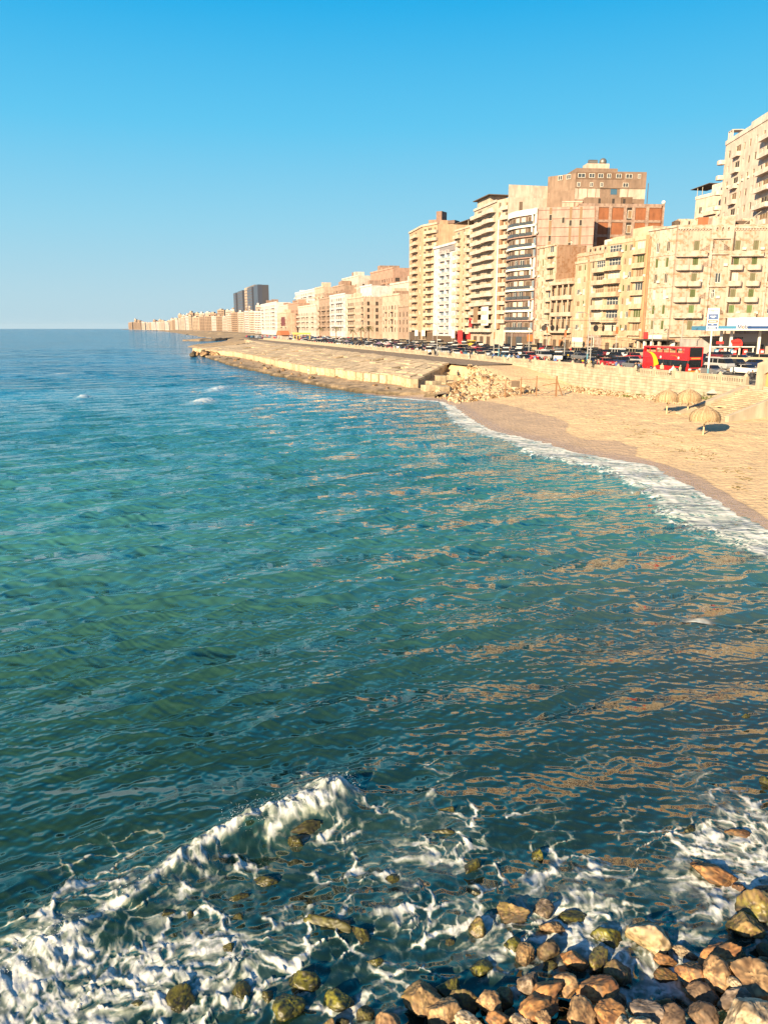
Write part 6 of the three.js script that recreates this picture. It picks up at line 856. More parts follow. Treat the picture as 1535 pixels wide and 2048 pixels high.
// ---------------------------------------------------------------- vehicles
const paint = (r, g, b) => new THREE.MeshPhysicalMaterial({ color: lincol(r, g, b), roughness: 0.45, clearcoat: 0.8, clearcoatRoughness: 0.08 });
const PAINT = { white: paint(0.62, 0.6, 0.56), black: paint(0.012, 0.012, 0.014), silver: paint(0.34, 0.34, 0.34), grey: paint(0.12, 0.125, 0.135), red: paint(0.4, 0.02, 0.02), maroon: paint(0.13, 0.012, 0.015), navy: paint(0.015, 0.025, 0.07), blue: paint(0.05, 0.13, 0.22), beige: paint(0.38, 0.31, 0.21), yellow: paint(0.62, 0.4, 0.02) };
const V = { glass: new THREE.MeshPhysicalMaterial({ color: lincol(0.012, 0.014, 0.017), roughness: 0.06, ior: 1.52 }), tyre: std(0.02, 0.02, 0.02, 0.9), rim: std(0.45, 0.45, 0.45, 0.4, { metalness: 0.6 }), lamp: std(0.75, 0.72, 0.65, 0.25), tail: std(0.4, 0.02, 0.015, 0.35), trim: std(0.03, 0.03, 0.03, 0.7), plate: std(0.6, 0.58, 0.52, 0.6) };
const profile = (pts, w, bev) => { const s = new THREE.Shape(); s.moveTo(...pts[0]); for (let k = 1; k < pts.length; k++) s.lineTo(...pts[k]); s.closePath(); const g = new THREE.ExtrudeGeometry(s, { depth: w - 2 * bev, bevelEnabled: true, bevelThickness: bev, bevelSize: bev * 0.8, bevelSegments: 2 }); return g.translate(0, 0, -(w - 2 * bev) / 2); };
const TYPES = {
  sedan: { L: 4.45, w: 1.74, lo: [[-2.15, 0.32], [2.12, 0.32], [2.2, 0.55], [2.1, 0.78], [1.1, 0.92], [-1.35, 0.96], [-2.12, 0.92], [-2.2, 0.6]], up: [[-1.55, 0.93], [1.15, 0.9], [0.45, 1.36], [-0.85, 1.38]], roof: [[-0.88, 1.36], [0.5, 1.34], [0.38, 1.42], [-0.75, 1.44]], wb: 1.32 },
  hatch: { L: 3.9, w: 1.68, lo: [[-1.85, 0.32], [1.85, 0.32], [1.92, 0.55], [1.82, 0.8], [0.95, 0.95], [-1.8, 1.0], [-1.92, 0.6]], up: [[-1.78, 0.95], [1.02, 0.92], [0.35, 1.42], [-1.35, 1.46]], roof: [[-1.42, 1.44], [0.4, 1.4], [0.28, 1.49], [-1.3, 1.53]], wb: 1.2 },
  suv: { L: 4.6, w: 1.86, lo: [[-2.2, 0.4], [2.2, 0.4], [2.28, 0.7], [2.18, 1.0], [1.1, 1.12], [-2.2, 1.14], [-2.28, 0.7]], up: [[-2.15, 1.1], [1.2, 1.08], [0.6, 1.66], [-1.95, 1.7]], roof: [[-2.0, 1.68], [0.65, 1.64], [0.5, 1.74], [-1.9, 1.78]], wb: 1.38 },
  van: { L: 4.9, w: 1.8, lo: [[-2.4, 0.36], [2.4, 0.36], [2.48, 0.7], [2.35, 1.02], [-2.4, 1.08], [-2.46, 0.6]], up: [[-2.38, 1.05], [2.3, 1.0], [1.75, 1.74], [-2.3, 1.8]], roof: [[-2.38, 1.76], [1.82, 1.7], [1.55, 1.94], [-2.25, 2.0]], wb: 1.5, pillars: true },
};
const wheelG = new THREE.CylinderGeometry(0.31, 0.31, 0.2, 14).rotateX(Math.PI / 2), rimG = new THREE.CylinderGeometry(0.19, 0.19, 0.215, 10).rotateX(Math.PI / 2);
function makeVehicle(kind, color, name = kind === 'van' ? 'minibus' : 'car', extra) {
  const T = TYPES[kind], g = base(name, new THREE.Vector3()), m = PAINT[color], geo = memo('veh' + kind, () => ({ lo: profile(T.lo, T.w, 0.09), up: profile(T.up, T.w * 0.9, 0.1), roof: profile(T.roof, T.w * 0.84, 0.03), sill: bx(-T.L / 2 + 0.2, T.L / 2 - 0.2, 0.2, 0.34, -T.w / 2 + 0.1, T.w / 2 - 0.1) }));
  part(g, 'body', geo.lo, m); part(g, 'windows', geo.up, V.glass).name = 'window_glass'; part(g, 'roof', geo.roof, m); part(g, 'sill', geo.sill, V.trim);
  const pil = memo('pil' + kind, () => { const l = [], ys = T.up; const n = T.pillars ? [-1.6, -0.6, 0.5] : [-0.3]; for (const x of n) for (const s of [-1, 1]) l.push(bx(x - 0.05, x + 0.05, ys[0][1], ys[3][1] - 0.02, s * T.w * 0.45 - 0.02, s * T.w * 0.45 + 0.025)); return merged(l); }); part(g, 'pillar', pil, m);
  for (const s of [-1, 1]) for (const e of [-1, 1]) { const w = part(g, 'wheel', wheelG, V.tyre, e * T.wb, 0.31, s * (T.w / 2 - 0.1)); part(w, 'rim', rimG, V.rim); }
  const y = T.lo[3][1] - 0.12; for (const s of [-1, 1]) { part(g, 'headlight', memo('hl', () => bx(-0.06, 0.06, -0.08, 0.08, -0.2, 0.2)), V.lamp, T.L / 2 - 0.07, y, s * (T.w / 2 - 0.32)); part(g, 'tail_light', memo('tl', () => bx(-0.05, 0.05, -0.1, 0.1, -0.15, 0.15)), V.tail, -T.L / 2 + 0.06, y + 0.06, s * (T.w / 2 - 0.28)); }
  part(g, 'bumper', memo('bump' + T.w, () => merged([bx(-0.06, 0.06, -0.06, 0.06, -T.w / 2 + 0.15, T.w / 2 - 0.15)])), V.trim, T.L / 2 - 0.02, 0.42, 0); part(g, 'number_plate', memo('plate', () => bx(-0.02, 0.02, -0.06, 0.06, -0.24, 0.24)), V.plate, T.L / 2 + 0.05, 0.5, 0);
  if (extra) extra(g, T);
  return g;
}
const taxi = (g, T) => { const y = PAINT.yellow, w = T.w; for (const s of [-1, 1]) { part(g, 'front_wing', bx(0.95, 1.6, 0.62, 0.86, s * w / 2 - 0.012, s * w / 2 + 0.014), y); part(g, 'rear_wing', bx(-1.75, -1.0, 0.62, 0.9, s * w / 2 - 0.012, s * w / 2 + 0.014), y); } part(g, 'bonnet_panel', bx(1.2, 1.95, 0.86, 0.9, -0.6, 0.6), y).rotation.z = -0.13; part(g, 'boot_panel', bx(-2.05, -1.45, 0.95, 0.985, -0.6, 0.6), y); part(g, 'roof_rack', merged([bx(-0.7, 0.3, 1.47, 1.5, -0.55, -0.5), bx(-0.7, 0.3, 1.47, 1.5, 0.5, 0.55), bx(-0.7, -0.66, 1.46, 1.5, -0.55, 0.55), bx(0.26, 0.3, 1.46, 1.5, -0.55, 0.55)]), V.rim); };
const TOWARDS = STREET + Math.PI, AWAY = STREET, protos = new Map();
function vehicle(kind, color, s, t, turn, text, group, cat, extra) {
  const key = kind + color + (extra ? 'x' : ''), name = kind === 'van' ? 'minibus' : extra ? 'taxi' : 'car', pos = S3(s, t, roadY(t) + 0.01); let g;
  if (!protos.has(key)) { g = makeVehicle(kind, color, name, extra); g.position.copy(pos); g.rotation.y = turn; protos.set(key, g); } else g = copyOf(protos.get(key), name, pos, turn);
  return put(g, text, cat ?? name, group);
}
const vpx = (kind, color, px, py, turn, text, extra) => { let [X, Z] = ground(px, py, 5.2), [s, t] = toST(X, Z); [X, Z] = ground(px, py, roadY(t)); [s, t] = toST(X, Z); busy.push([s, t]); return vehicle(kind, color, s, t, turn, text, undefined, undefined, extra); };
const busy = [];
vpx('sedan', 'white', 1490, 748, TOWARDS + 0.1, 'bright white sedan on the road just left of the gatehouse');
vpx('van', 'silver', 1436, 738, TOWARDS + 0.05, 'silver minibus right of the sign pole, facing the viewer');
vpx('sedan', 'grey', 1420, 750, TOWARDS, 'dark grey car in the shade of the bus, partly behind the sign pole');
vpx('sedan', 'black', 1468, 733, AWAY, 'black sedan between the silver minibus and the white sedan');
vpx('sedan', 'navy', 1506, 734, AWAY, 'dark blue sedan behind the white sedan by the gatehouse');
vpx('sedan', 'beige', 1475, 720, AWAY + 0.25, 'beige saloon crossing in front of the fuel pumps');
vpx('suv', 'beige', 1519, 722, AWAY + 0.2, 'pale beige car with a light wheel at the right edge above the gatehouse gable');
vpx('sedan', 'maroon', 1424, 711, AWAY, 'dark red saloon by the fuel station left of the pumps');
vpx('sedan', 'black', 1500, 709, TOWARDS, 'black car parked under the fuel station canopy');
vpx('hatch', 'black', 1450, 710, TOWARDS, 'small black car beside the left fuel pump');
vpx('hatch', 'red', 1212, 733, TOWARDS, 'bright red hatchback close to the seawall left of the bus');
vpx('suv', 'navy', 1243, 733, TOWARDS, 'dark blue van like car between the red hatchback and the grey saloon');
vpx('sedan', 'grey', 1265, 738, TOWARDS, 'grey saloon just behind the red bus');
vpx('sedan', 'silver', 1262, 727, AWAY, 'silver saloon beyond the grey one behind the bus');
vpx('van', 'white', 1231, 712, AWAY, 'large white minibus in the far lanes left of the bus');
vpx('hatch', 'maroon', 1203, 709, AWAY, 'dark red car under the poster of the yellow block');
vpx('sedan', 'black', 1180, 730, TOWARDS, 'black and yellow taxi beside the blue footed lamp post', taxi);
vpx('sedan', 'black', 1062, 716, TOWARDS, 'black and yellow taxi leftmost of the near ones by the wall', taxi);
vpx('sedan', 'black', 1136, 715, TOWARDS, 'black and yellow taxi behind the silver estate car', taxi);
vpx('suv', 'silver', 1105, 714, TOWARDS, 'silver estate car with a roof rack among the taxis');
vpx('sedan', 'grey', 1158, 719, AWAY, 'slate grey saloon between two taxis');
vpx('van', 'white', 901, 696, TOWARDS, 'white box like minibus at the gap in the promenade wall');
vpx('van', 'beige', 925, 701, TOWARDS, 'cream minibus following the white one near the wall gap');
vpx('suv', 'white', 955, 690, AWAY, 'white off-road car in the middle of the far traffic');
vpx('sedan', 'white', 1094, 703, AWAY, 'white saloon under the orange street banner');
{ // the rest of the jam
  const r = rng(88), cols = ['black', 'navy', 'white', 'grey', 'silver', 'blue', 'maroon', 'black', 'beige', 'grey', 'white', 'red'], nice = { black: 'black', navy: 'dark blue', white: 'white', grey: 'grey', silver: 'silver', blue: 'steel blue', maroon: 'dark red', beige: 'beige', red: 'red' }; let n = 0;
  for (const [t, turn] of [[5, TOWARDS], [8.8, TOWARDS], [12.4, TOWARDS], [15.5, TOWARDS], [19.9, AWAY], [23.3, AWAY], [26.8, AWAY], [31, AWAY], [35.2, AWAY]]) for (let s = 38 + r() * 6; s < 300; s += rnd(5.8, 9.5, r)) {
    if (n > 235 || busy.some(([a, b]) => Math.abs(a - s) < 5.8 && Math.abs(b - t) < 2.2) || r() < 0.1) continue;
    if (s < 62 && t < 20) continue;
    const kind = pick(['sedan', 'sedan', 'hatch', 'suv', 'sedan', 'van'], r), color = kind === 'van' ? pick(['white', 'silver', 'beige'], r) : pick(cols, r), tx = r() < 0.12 && kind === 'sedan';
    const word = { sedan: 'saloon', hatch: 'hatchback', suv: 'estate car', van: 'minibus' }[kind];
    const [X, Z] = st(s, t), px = CX + F * X / (Z * CP + 7 * SP), spot = px > 1140 ? 'below the yellow blocks' : px > 1000 ? 'below the curved dark building' : px > 860 ? 'below the tall balcony blocks' : 'at and beyond the orange corner block', lane = t < 17 ? 'wall side' : 'building side';
    vehicle(kind, tx ? 'black' : color, s, t + rnd(-0.25, 0.25, r), turn + rnd(-0.03, 0.03, r), tx ? `black and yellow taxi in the ${lane} lanes ${spot}` : `${nice[color]} ${word} in the ${lane} lanes ${spot}`, tx ? `taxis, ${lane}, ${spot}` : `${nice[color]} ${word}s, ${lane}, ${spot}`, null, tx ? taxi : undefined); n++;
  }
  // beyond, the traffic reads as one glinting mass
  const body = merged([profile(TYPES.sedan.lo, 1.74, 0.09), profile(TYPES.sedan.up, 1.5, 0.1)]), im = new THREE.InstancedMesh(body, new THREE.MeshPhysicalMaterial({ color: 0xffffff, roughness: 0.4, clearcoat: 0.6 }), 700), mm = new THREE.Matrix4(), q = new THREE.Quaternion(), up = new THREE.Vector3(0, 1, 0); let c = 0;
  for (const t of [5, 8.8, 12.4, 15.5, 19.9, 23.3, 26.8, 31, 35.2]) for (let s = 303; s < 520 && c < 700; s += rnd(6, 11, r)) { mm.compose(S3(s, t, roadY(t)), q.setFromAxisAngle(up, t < 17 ? TOWARDS : AWAY), new THREE.Vector3(1, 1, 1)); im.setMatrixAt(c, mm); im.setColorAt(c++, PAINT[pick(cols, r)].color); }
  im.count = c; im.name = 'distant_traffic'; put(im, 'mass of distant cars glinting along the far seafront road', null, null, 'stuff');
}
// the red double decker
{
  const [X, Z] = ground(1387, 750.5, 5.15), [s, t] = toST(X, Z), L = 11.2, w = 2.5, g = base('double_decker_bus', S3(s + L / 2, t, roadY(t) + 0.02), TOWARDS); // +x is its front, +z its right-hand side towards the sea
  const red = paint(0.52, 0.012, 0.012), x0 = -L / 2, x1 = L / 2, h = w / 2, seat = std(0.4, 0.25, 0.15, 0.8);
  part(g, 'lower_body', merged([bx(x0, x1 - 0.05, 0.35, 1.15, -h, h), bx(x0, x0 + 3.3, 1.15, 2.2, -h, h), bx(x0, x1 - 0.1, 2.1, 2.28, -h, h)]), red);
  part(g, 'lower_glass', bx(x0 + 3.3, x1 - 0.25, 1.15, 2.1, -h + 0.05, h - 0.05), V.glass); for (const x of [x0 + 5.2, x0 + 7.1, x1 - 1.5]) part(g, 'window_pillar', bx(x, x + 0.1, 1.15, 2.1, -h, h), V.trim);
  part(g, 'door', bx(x1 - 1.45, x1 - 0.45, 0.4, 2.1, h - 0.03, h + 0.015), V.glass); part(g, 'upper_panel', merged([bx(x0, x1 - 0.05, 2.28, 3.15, h - 0.1, h + 0.001), bx(x0, x1 - 0.05, 2.28, 3.15, -h, -h + 0.1), bx(x0, x0 + 0.15, 2.28, 3.9, -h + 0.1, h - 0.1)]), red);
  part(g, 'upper_deck', bx(x0 + 0.15, x1 - 0.1, 2.28, 2.36, -h + 0.1, h - 0.1), V.trim); part(g, 'roof', merged([bx(x0, x1 - 0.15, 3.92, 4.06, -h + 0.02, h - 0.02)]), paint(0.3, 0.015, 0.015));
  for (let k = 0; k <= 6; k++) for (const z of [-1, 1]) part(g, 'roof_post', bx(-0.05, 0.05, 3.15, 3.92, -0.05, 0.05), red, x0 + 0.1 + k * (L - 1.6) / 6, 0, z * (h - 0.06)); part(g, 'top_rail', merged([bx(x0, x1 - 1.3, 3.8, 3.92, h - 0.08, h), bx(x0, x1 - 1.3, 3.8, 3.92, -h, -h + 0.08)]), red);
  for (let k = 0; k < 9; k++) for (const z of [-0.65, 0.65]) part(g, 'seat', merged([bx(-0.22, 0.22, 2.36, 2.85, -0.45, 0.45), bx(-0.26, -0.16, 2.85, 3.45, -0.45, 0.45)]), seat, x0 + 1 + k * 0.98, 0, z);
  part(g, 'front_lower', merged([bx(x1 - 0.15, x1, 0.35, 1.05, -h, h), bx(x1 - 0.15, x1, 2.2, 2.6, -h, h), bx(x1 - 0.3, x1, 1.05, 2.2, h - 0.16, h), bx(x1 - 0.3, x1, 1.05, 2.2, -h, -h + 0.16), bx(x1 - 1.2, x1 - 0.02, 2.6, 4.0, h - 0.14, h + 0.004), bx(x1 - 0.2, x1, 2.6, 4.0, -h, -h + 0.14)]), red);
  part(g, 'windscreen', bx(x1 - 0.2, x1 - 0.03, 1.05, 2.2, -h + 0.16, h - 0.16), V.glass); part(g, 'upper_windscreen', bx(x1 - 0.25, x1 - 0.05, 2.6, 3.95, -h + 0.14, h - 0.14), V.glass); part(g, 'destination_board', bx(x1, x1 + 0.02, 2.3, 2.5, -0.8, 0.8), std(0.6, 0.25, 0.05, 0.6));
  part(g, 'bumper', bx(x1, x1 + 0.1, 0.35, 0.6, -h + 0.05, h - 0.05), std(0.45, 0.2, 0.02, 0.6)); for (const z of [-0.9, 0.9]) part(g, 'headlight', bx(x1, x1 + 0.06, 0.68, 0.92, -0.2, 0.2), V.lamp, 0, 0, z); part(g, 'grille', bx(x1, x1 + 0.03, 0.66, 0.94, -0.55, 0.55), V.trim);
  const sw = new THREE.Shape(); sw.moveTo(x0 + 1.1, 3.12); sw.quadraticCurveTo(x0 + 2.9, 3.0, x0 + 3.0, 0.9); sw.lineTo(x0 + 4.2, 1.3); sw.quadraticCurveTo(x0 + 3.6, 2.9, x0 + 2.2, 3.12); sw.closePath(); part(g, 'yellow_swoosh', new THREE.ExtrudeGeometry(sw, { depth: 0.014, bevelEnabled: false }), std(0.7, 0.36, 0.01, 0.5), 0, 0, h + 0.004);
  for (const [x, wd] of [[x1 - 3.6, 1.9], [x1 - 3.4, 1.3]]) part(g, 'yellow_script', new THREE.TorusGeometry(wd / 2, 0.035, 4, 16, 2.4).scale(1, 0.25, 0.3), std(0.7, 0.36, 0.01, 0.5), x, 2.55, h + 0.01); for (const x of [x0 + 4.6, x1 - 2.3]) part(g, 'white_badge', new THREE.CylinderGeometry(0.2, 0.2, 0.02, 12).rotateX(1.57), M.white, x, 2.42, h + 0.012);
  for (const x of [x0 + 2.4, x1 - 2.4]) for (const z of [-1, 1]) { const wl = part(g, 'wheel', memo('busw', () => new THREE.CylinderGeometry(0.5, 0.5, 0.3, 18).rotateX(Math.PI / 2)), V.tyre, x, 0.5, z * (h - 0.12)); part(wl, 'rim', memo('busr', () => new THREE.CylinderGeometry(0.28, 0.28, 0.32, 12).rotateX(Math.PI / 2)), V.rim); }
  for (const z of [-1, 1]) part(g, 'wing_mirror', bx(x1 - 0.05, x1 + 0.25, 1.7, 2.1, z * (h + 0.12) - 0.08, z * (h + 0.12) + 0.08), V.trim);
  put(g, 'red open sided double decker bus with a yellow swoosh at its rear', 'bus');
}
{ // yellow-green delivery van and lemon canopies far off
  vehicle('van', 'yellow', 165, 36, AWAY, 'lime yellow van parked at the foot of the orange corner block');
}
// motorcycles by the wall
{
  const g = base('motorcycle', new THREE.Vector3()), tor = new THREE.TorusGeometry(0.29, 0.07, 6, 14); for (const x of [-0.65, 0.65]) { const w = part(g, 'wheel', tor, V.tyre, x, 0.36, 0); part(w, 'hub', memo('hub', () => new THREE.CylinderGeometry(0.08, 0.08, 0.14, 8).rotateX(1.57)), V.rim); }
  part(g, 'frame', merged([bx(-0.5, 0.4, 0.35, 0.6, -0.13, 0.13), bx(0.55, 0.62, 0.4, 1.0, -0.05, 0.05)]), V.trim); part(g, 'fuel_tank', new THREE.SphereGeometry(0.24, 10, 8).scale(1.2, 0.7, 0.7), PAINT.red, 0.18, 0.78, 0); part(g, 'saddle', new RoundedBoxGeometry(0.75, 0.12, 0.28, 2, 0.05), V.trim, -0.35, 0.8, 0); part(g, 'handlebar', new THREE.CylinderGeometry(0.02, 0.02, 0.7, 6).rotateX(1.57), V.rim, 0.5, 1.05, 0);
  const r = rng(3); for (let k = 0; k < 13; k++) { const o = k ? copyOf(g, 'motorcycle', S3(20 + k * 4.1 + rnd(-1, 1, r), 3.6, roadY(3.6)), STREET + 1 + rnd(-0.3, 0.3, r)) : g; if (!k) { o.position.copy(S3(20, 3.6, roadY(3.6))); o.rotation.y = STREET + 1; } put(o, 'small motorcycle parked among people just behind the seawall', 'motorcycle', 'motorcycles behind the seawall'); }
}

// ---------------------------------------------------------------- people
function figure(pose, clothes) { // joints with radii, joined into one smooth body
  const J = { stand: [['hip', 0, 0.95, 0, 0.14], ['chest', 0, 1.32, 0, 0.165], ['neck', 0, 1.5, 0, 0.06], ['head', 0, 1.65, 0.02, 0.1], ['sl', -0.18, 1.42, 0, 0.065], ['el', -0.25, 1.14, 0.02, 0.048], ['hl', -0.25, 0.88, 0.08, 0.04], ['sr', 0.18, 1.42, 0, 0.065], ['er', 0.25, 1.14, 0.02, 0.048], ['hr', 0.24, 0.88, 0.1, 0.04], ['ll', -0.1, 0.9, 0, 0.1], ['kl', -0.11, 0.48, 0.02, 0.068], ['al', -0.11, 0.08, 0, 0.045], ['tl', -0.12, 0.04, 0.14, 0.04], ['lr', 0.1, 0.9, 0, 0.1], ['kr', 0.11, 0.48, 0.02, 0.068], ['ar', 0.11, 0.08, 0, 0.045], ['tr', 0.12, 0.04, 0.14, 0.04]] };
  const P = new Map(J.stand.map(([n, ...v]) => [n, v])), set = (n, x, y, z) => { const v = P.get(n); v[0] = x; v[1] = y; v[2] = z; };
  if (pose === 'walk') { set('kl', -0.1, 0.5, 0.16); set('al', -0.1, 0.1, 0.26); set('tl', -0.1, 0.1, 0.4); set('kr', 0.1, 0.5, 0.02); set('ar', 0.1, 0.14, -0.28); set('tr', 0.1, 0.05, -0.18); set('hl', -0.24, 0.92, -0.14); set('hr', 0.24, 0.92, 0.22); }
  if (pose === 'sit') { for (const v of P.values()) v[1] -= 0.9; for (const [s, a] of [['l', -1], ['r', 1]]) { set('l' + s, a * 0.1, 0.06, 0.02); set('k' + s, a * 0.13, 0.08, 0.43); set('a' + s, a * 0.12, -0.34, 0.46); set('t' + s, a * 0.12, -0.38, 0.6); set('h' + s, a * 0.14, 0.14, 0.36); set('e' + s, a * 0.25, 0.26, 0.16); } }
  const B = [['hip', 'chest'], ['chest', 'neck'], ['neck', 'head'], ['chest', 'sl'], ['sl', 'el'], ['el', 'hl'], ['chest', 'sr'], ['sr', 'er'], ['er', 'hr'], ['hip', 'll'], ['ll', 'kl'], ['kl', 'al'], ['al', 'tl'], ['hip', 'lr'], ['lr', 'kr'], ['kr', 'ar'], ['ar', 'tr']].map(([a, b]) => [P.get(a), P.get(b)]);
  const N = 60, mc = new MarchingCubes(N, new THREE.MeshBasicMaterial(), false, false, 60000), size = 1.0, cy = pose === 'sit' ? 0.25 : 0.9; mc.isolation = 0;
  for (let z = 0; z < N; z++) for (let y = 0; y < N; y++) for (let x = 0; x < N; x++) { const px = (x / (N / 2) - 1) * size, py = (y / (N / 2) - 1) * size + cy, pz = (z / (N / 2) - 1) * size; let d = 0;
    for (const [a, b] of B) { const dx = b[0] - a[0], dy = b[1] - a[1], dz = b[2] - a[2], t = clamp(((px - a[0]) * dx + (py - a[1]) * dy + (pz - a[2]) * dz) / (dx * dx + dy * dy + dz * dz), 0, 1), q = Math.hypot(px - a[0] - dx * t, py - a[1] - dy * t, pz - a[2] - dz * t) - mix(a[3], b[3], t); if (q < 0.35) d += Math.exp(-q * 38); }
    mc.field[x + y * N + z * N * N] = d > 0 ? Math.log(d) / 38 : -0.4; }
  mc.update(); const n = mc.count, pos = new Float32Array(n * 3), nor = new Float32Array(n * 3), col = new Float32Array(n * 3), [top, legs, hair] = clothes, off = pose === 'sit' ? 0.9 : 0;
  for (let i = 0; i < n; i++) { const x = mc.positionArray[i * 3] * size, y = mc.positionArray[i * 3 + 1] * size + cy, z = mc.positionArray[i * 3 + 2] * size, h = y + off; pos.set([x, y, z], i * 3); nor.set(mc.normalArray.slice(i * 3, i * 3 + 3), i * 3); const handy = Math.abs(x) > 0.2 && h < 0.96 && h > 0.8 && pose !== 'sit'; const c = h > 1.66 || (h > 1.57 && z < 0.0) ? hair : h > 1.48 || handy ? [0.33, 0.19, 0.12] : h > (pose === 'sit' ? 1.02 : 0.97) || (Math.abs(x) > 0.19 && h > 0.8) ? top : (pose === 'sit' ? y > -0.3 : h > 0.1) ? legs : [0.03, 0.025, 0.02]; col.set(c, i * 3); }
  const g = new THREE.BufferGeometry(); g.setAttribute('position', new THREE.BufferAttribute(pos, 3)); g.setAttribute('normal', new THREE.BufferAttribute(nor, 3)); g.setAttribute('color', new THREE.BufferAttribute(col, 3)); return g;
}
const skinMat = new THREE.MeshStandardMaterial({ vertexColors: true, roughness: 0.85 }), blackHair = [0.02, 0.015, 0.012];
const DRESS = { white: [[0.6, 0.57, 0.52], [0.45, 0.42, 0.38], blackHair], dark: [[0.03, 0.03, 0.035], [0.02, 0.02, 0.03], blackHair], red: [[0.4, 0.03, 0.03], [0.05, 0.06, 0.1], blackHair], blue: [[0.07, 0.13, 0.3], [0.04, 0.04, 0.05], blackHair], cream: [[0.45, 0.36, 0.24], [0.1, 0.08, 0.06], [0.4, 0.34, 0.28]] };
const bodies = new Map(), bodyOf = (pose, d) => { const k = pose + d; if (!bodies.has(k)) bodies.set(k, figure(pose, DRESS[d])); return bodies.get(k); };
const personAt = (pose, d, pos, turn, text, group) => { const m = new THREE.Mesh(bodyOf(pose, d), skinMat); m.name = numbered('person'); m.position.copy(pos); m.rotation.y = turn; put(m, text, 'person', group); };
{
  const on = (px, py, h = 4.9) => { const [X, Z] = ground(px, py, h); return new THREE.Vector3(X, h, -Z); };
  personAt('walk', 'white', on(937, 720, 4.92), 1.2, 'person in white clothes walking at the near end of the promenade');
  personAt('walk', 'dark', on(833.5, 705, 4.9), -0.6, 'person in dark clothes on the promenade beside two lighter figures');
  personAt('stand', 'white', on(826, 705, 4.9), 0.4, 'person in white standing left of a dark dressed one on the promenade'); personAt('stand', 'cream', on(841, 706, 4.9), -0.3, 'person in cream standing right of a dark dressed one on the promenade');
  personAt('walk', 'dark', on(717.5, 697, 4.85), 0.8, 'person in dark clothes walking on the promenade, left of the others'); personAt('walk', 'dark', on(762, 699, 4.85), 2.4, 'person in dark clothes mid stride near the middle of the promenade'); personAt('stand', 'red', on(958, 716, 4.95), 0.9, 'person in a red top leaning at the wall gap'); personAt('stand', 'cream', on(727, 698, 4.85), 1.0, 'small pale figure just right of the leftmost walker');
  const wallTop = (s) => S3(s, 0.2, 6.15);
  personAt('sit', 'white', wallTop(toST(...ground(1306, 742, 6.15))[0]), STREET + 2.7, 'person in white sitting on the seawall in front of the bus'); personAt('stand', 'cream', S3(toST(...ground(1316, 742, 6.15))[0], 1.2, 5.2), 1, 'person in pale clothes standing behind the wall beside the bus');
  personAt('sit', 'dark', wallTop(toST(...ground(1499, 754, 6.15))[0]), STREET + 0.6, 'person in black sitting on the wall in front of the white sedan'); personAt('sit', 'dark', S3(50, -16, 3.6), 2.4, 'person in dark clothes sitting low on the revetment slabs');
  personAt('stand', 'white', (() => { const [X, Z] = ground(617, 750, 1); return new THREE.Vector3(X, 0.95, -Z); })(), -1.2, 'person in white standing alone on the rock shelf by the spray');
  const r = rng(17), word = { white: 'white', dark: 'dark', red: 'red', blue: 'blue', cream: 'cream' }; for (let k = 0; k < 44; k++) { const d = pick(['dark', 'white', 'dark', 'red', 'blue', 'cream', 'dark'], r), s = k < 30 ? rnd(14, 74, r) : rnd(75, 190, r), sit = r() < 0.3; personAt(sit ? 'sit' : 'stand', d, sit ? S3(s, 0.2, 6.15) : S3(s, rnd(0.9, 2.3, r), 5.18), sit ? STREET + (r() < 0.5 ? 0 : 3.1) : r() * 6, `person in ${word[d]} clothes ${sit ? 'sitting on the long seawall parapet' : 'standing in the crowd behind the seawall'}`, `${sit ? 'sitters on the wall' : 'crowd behind the wall'} in ${d}`); }
}

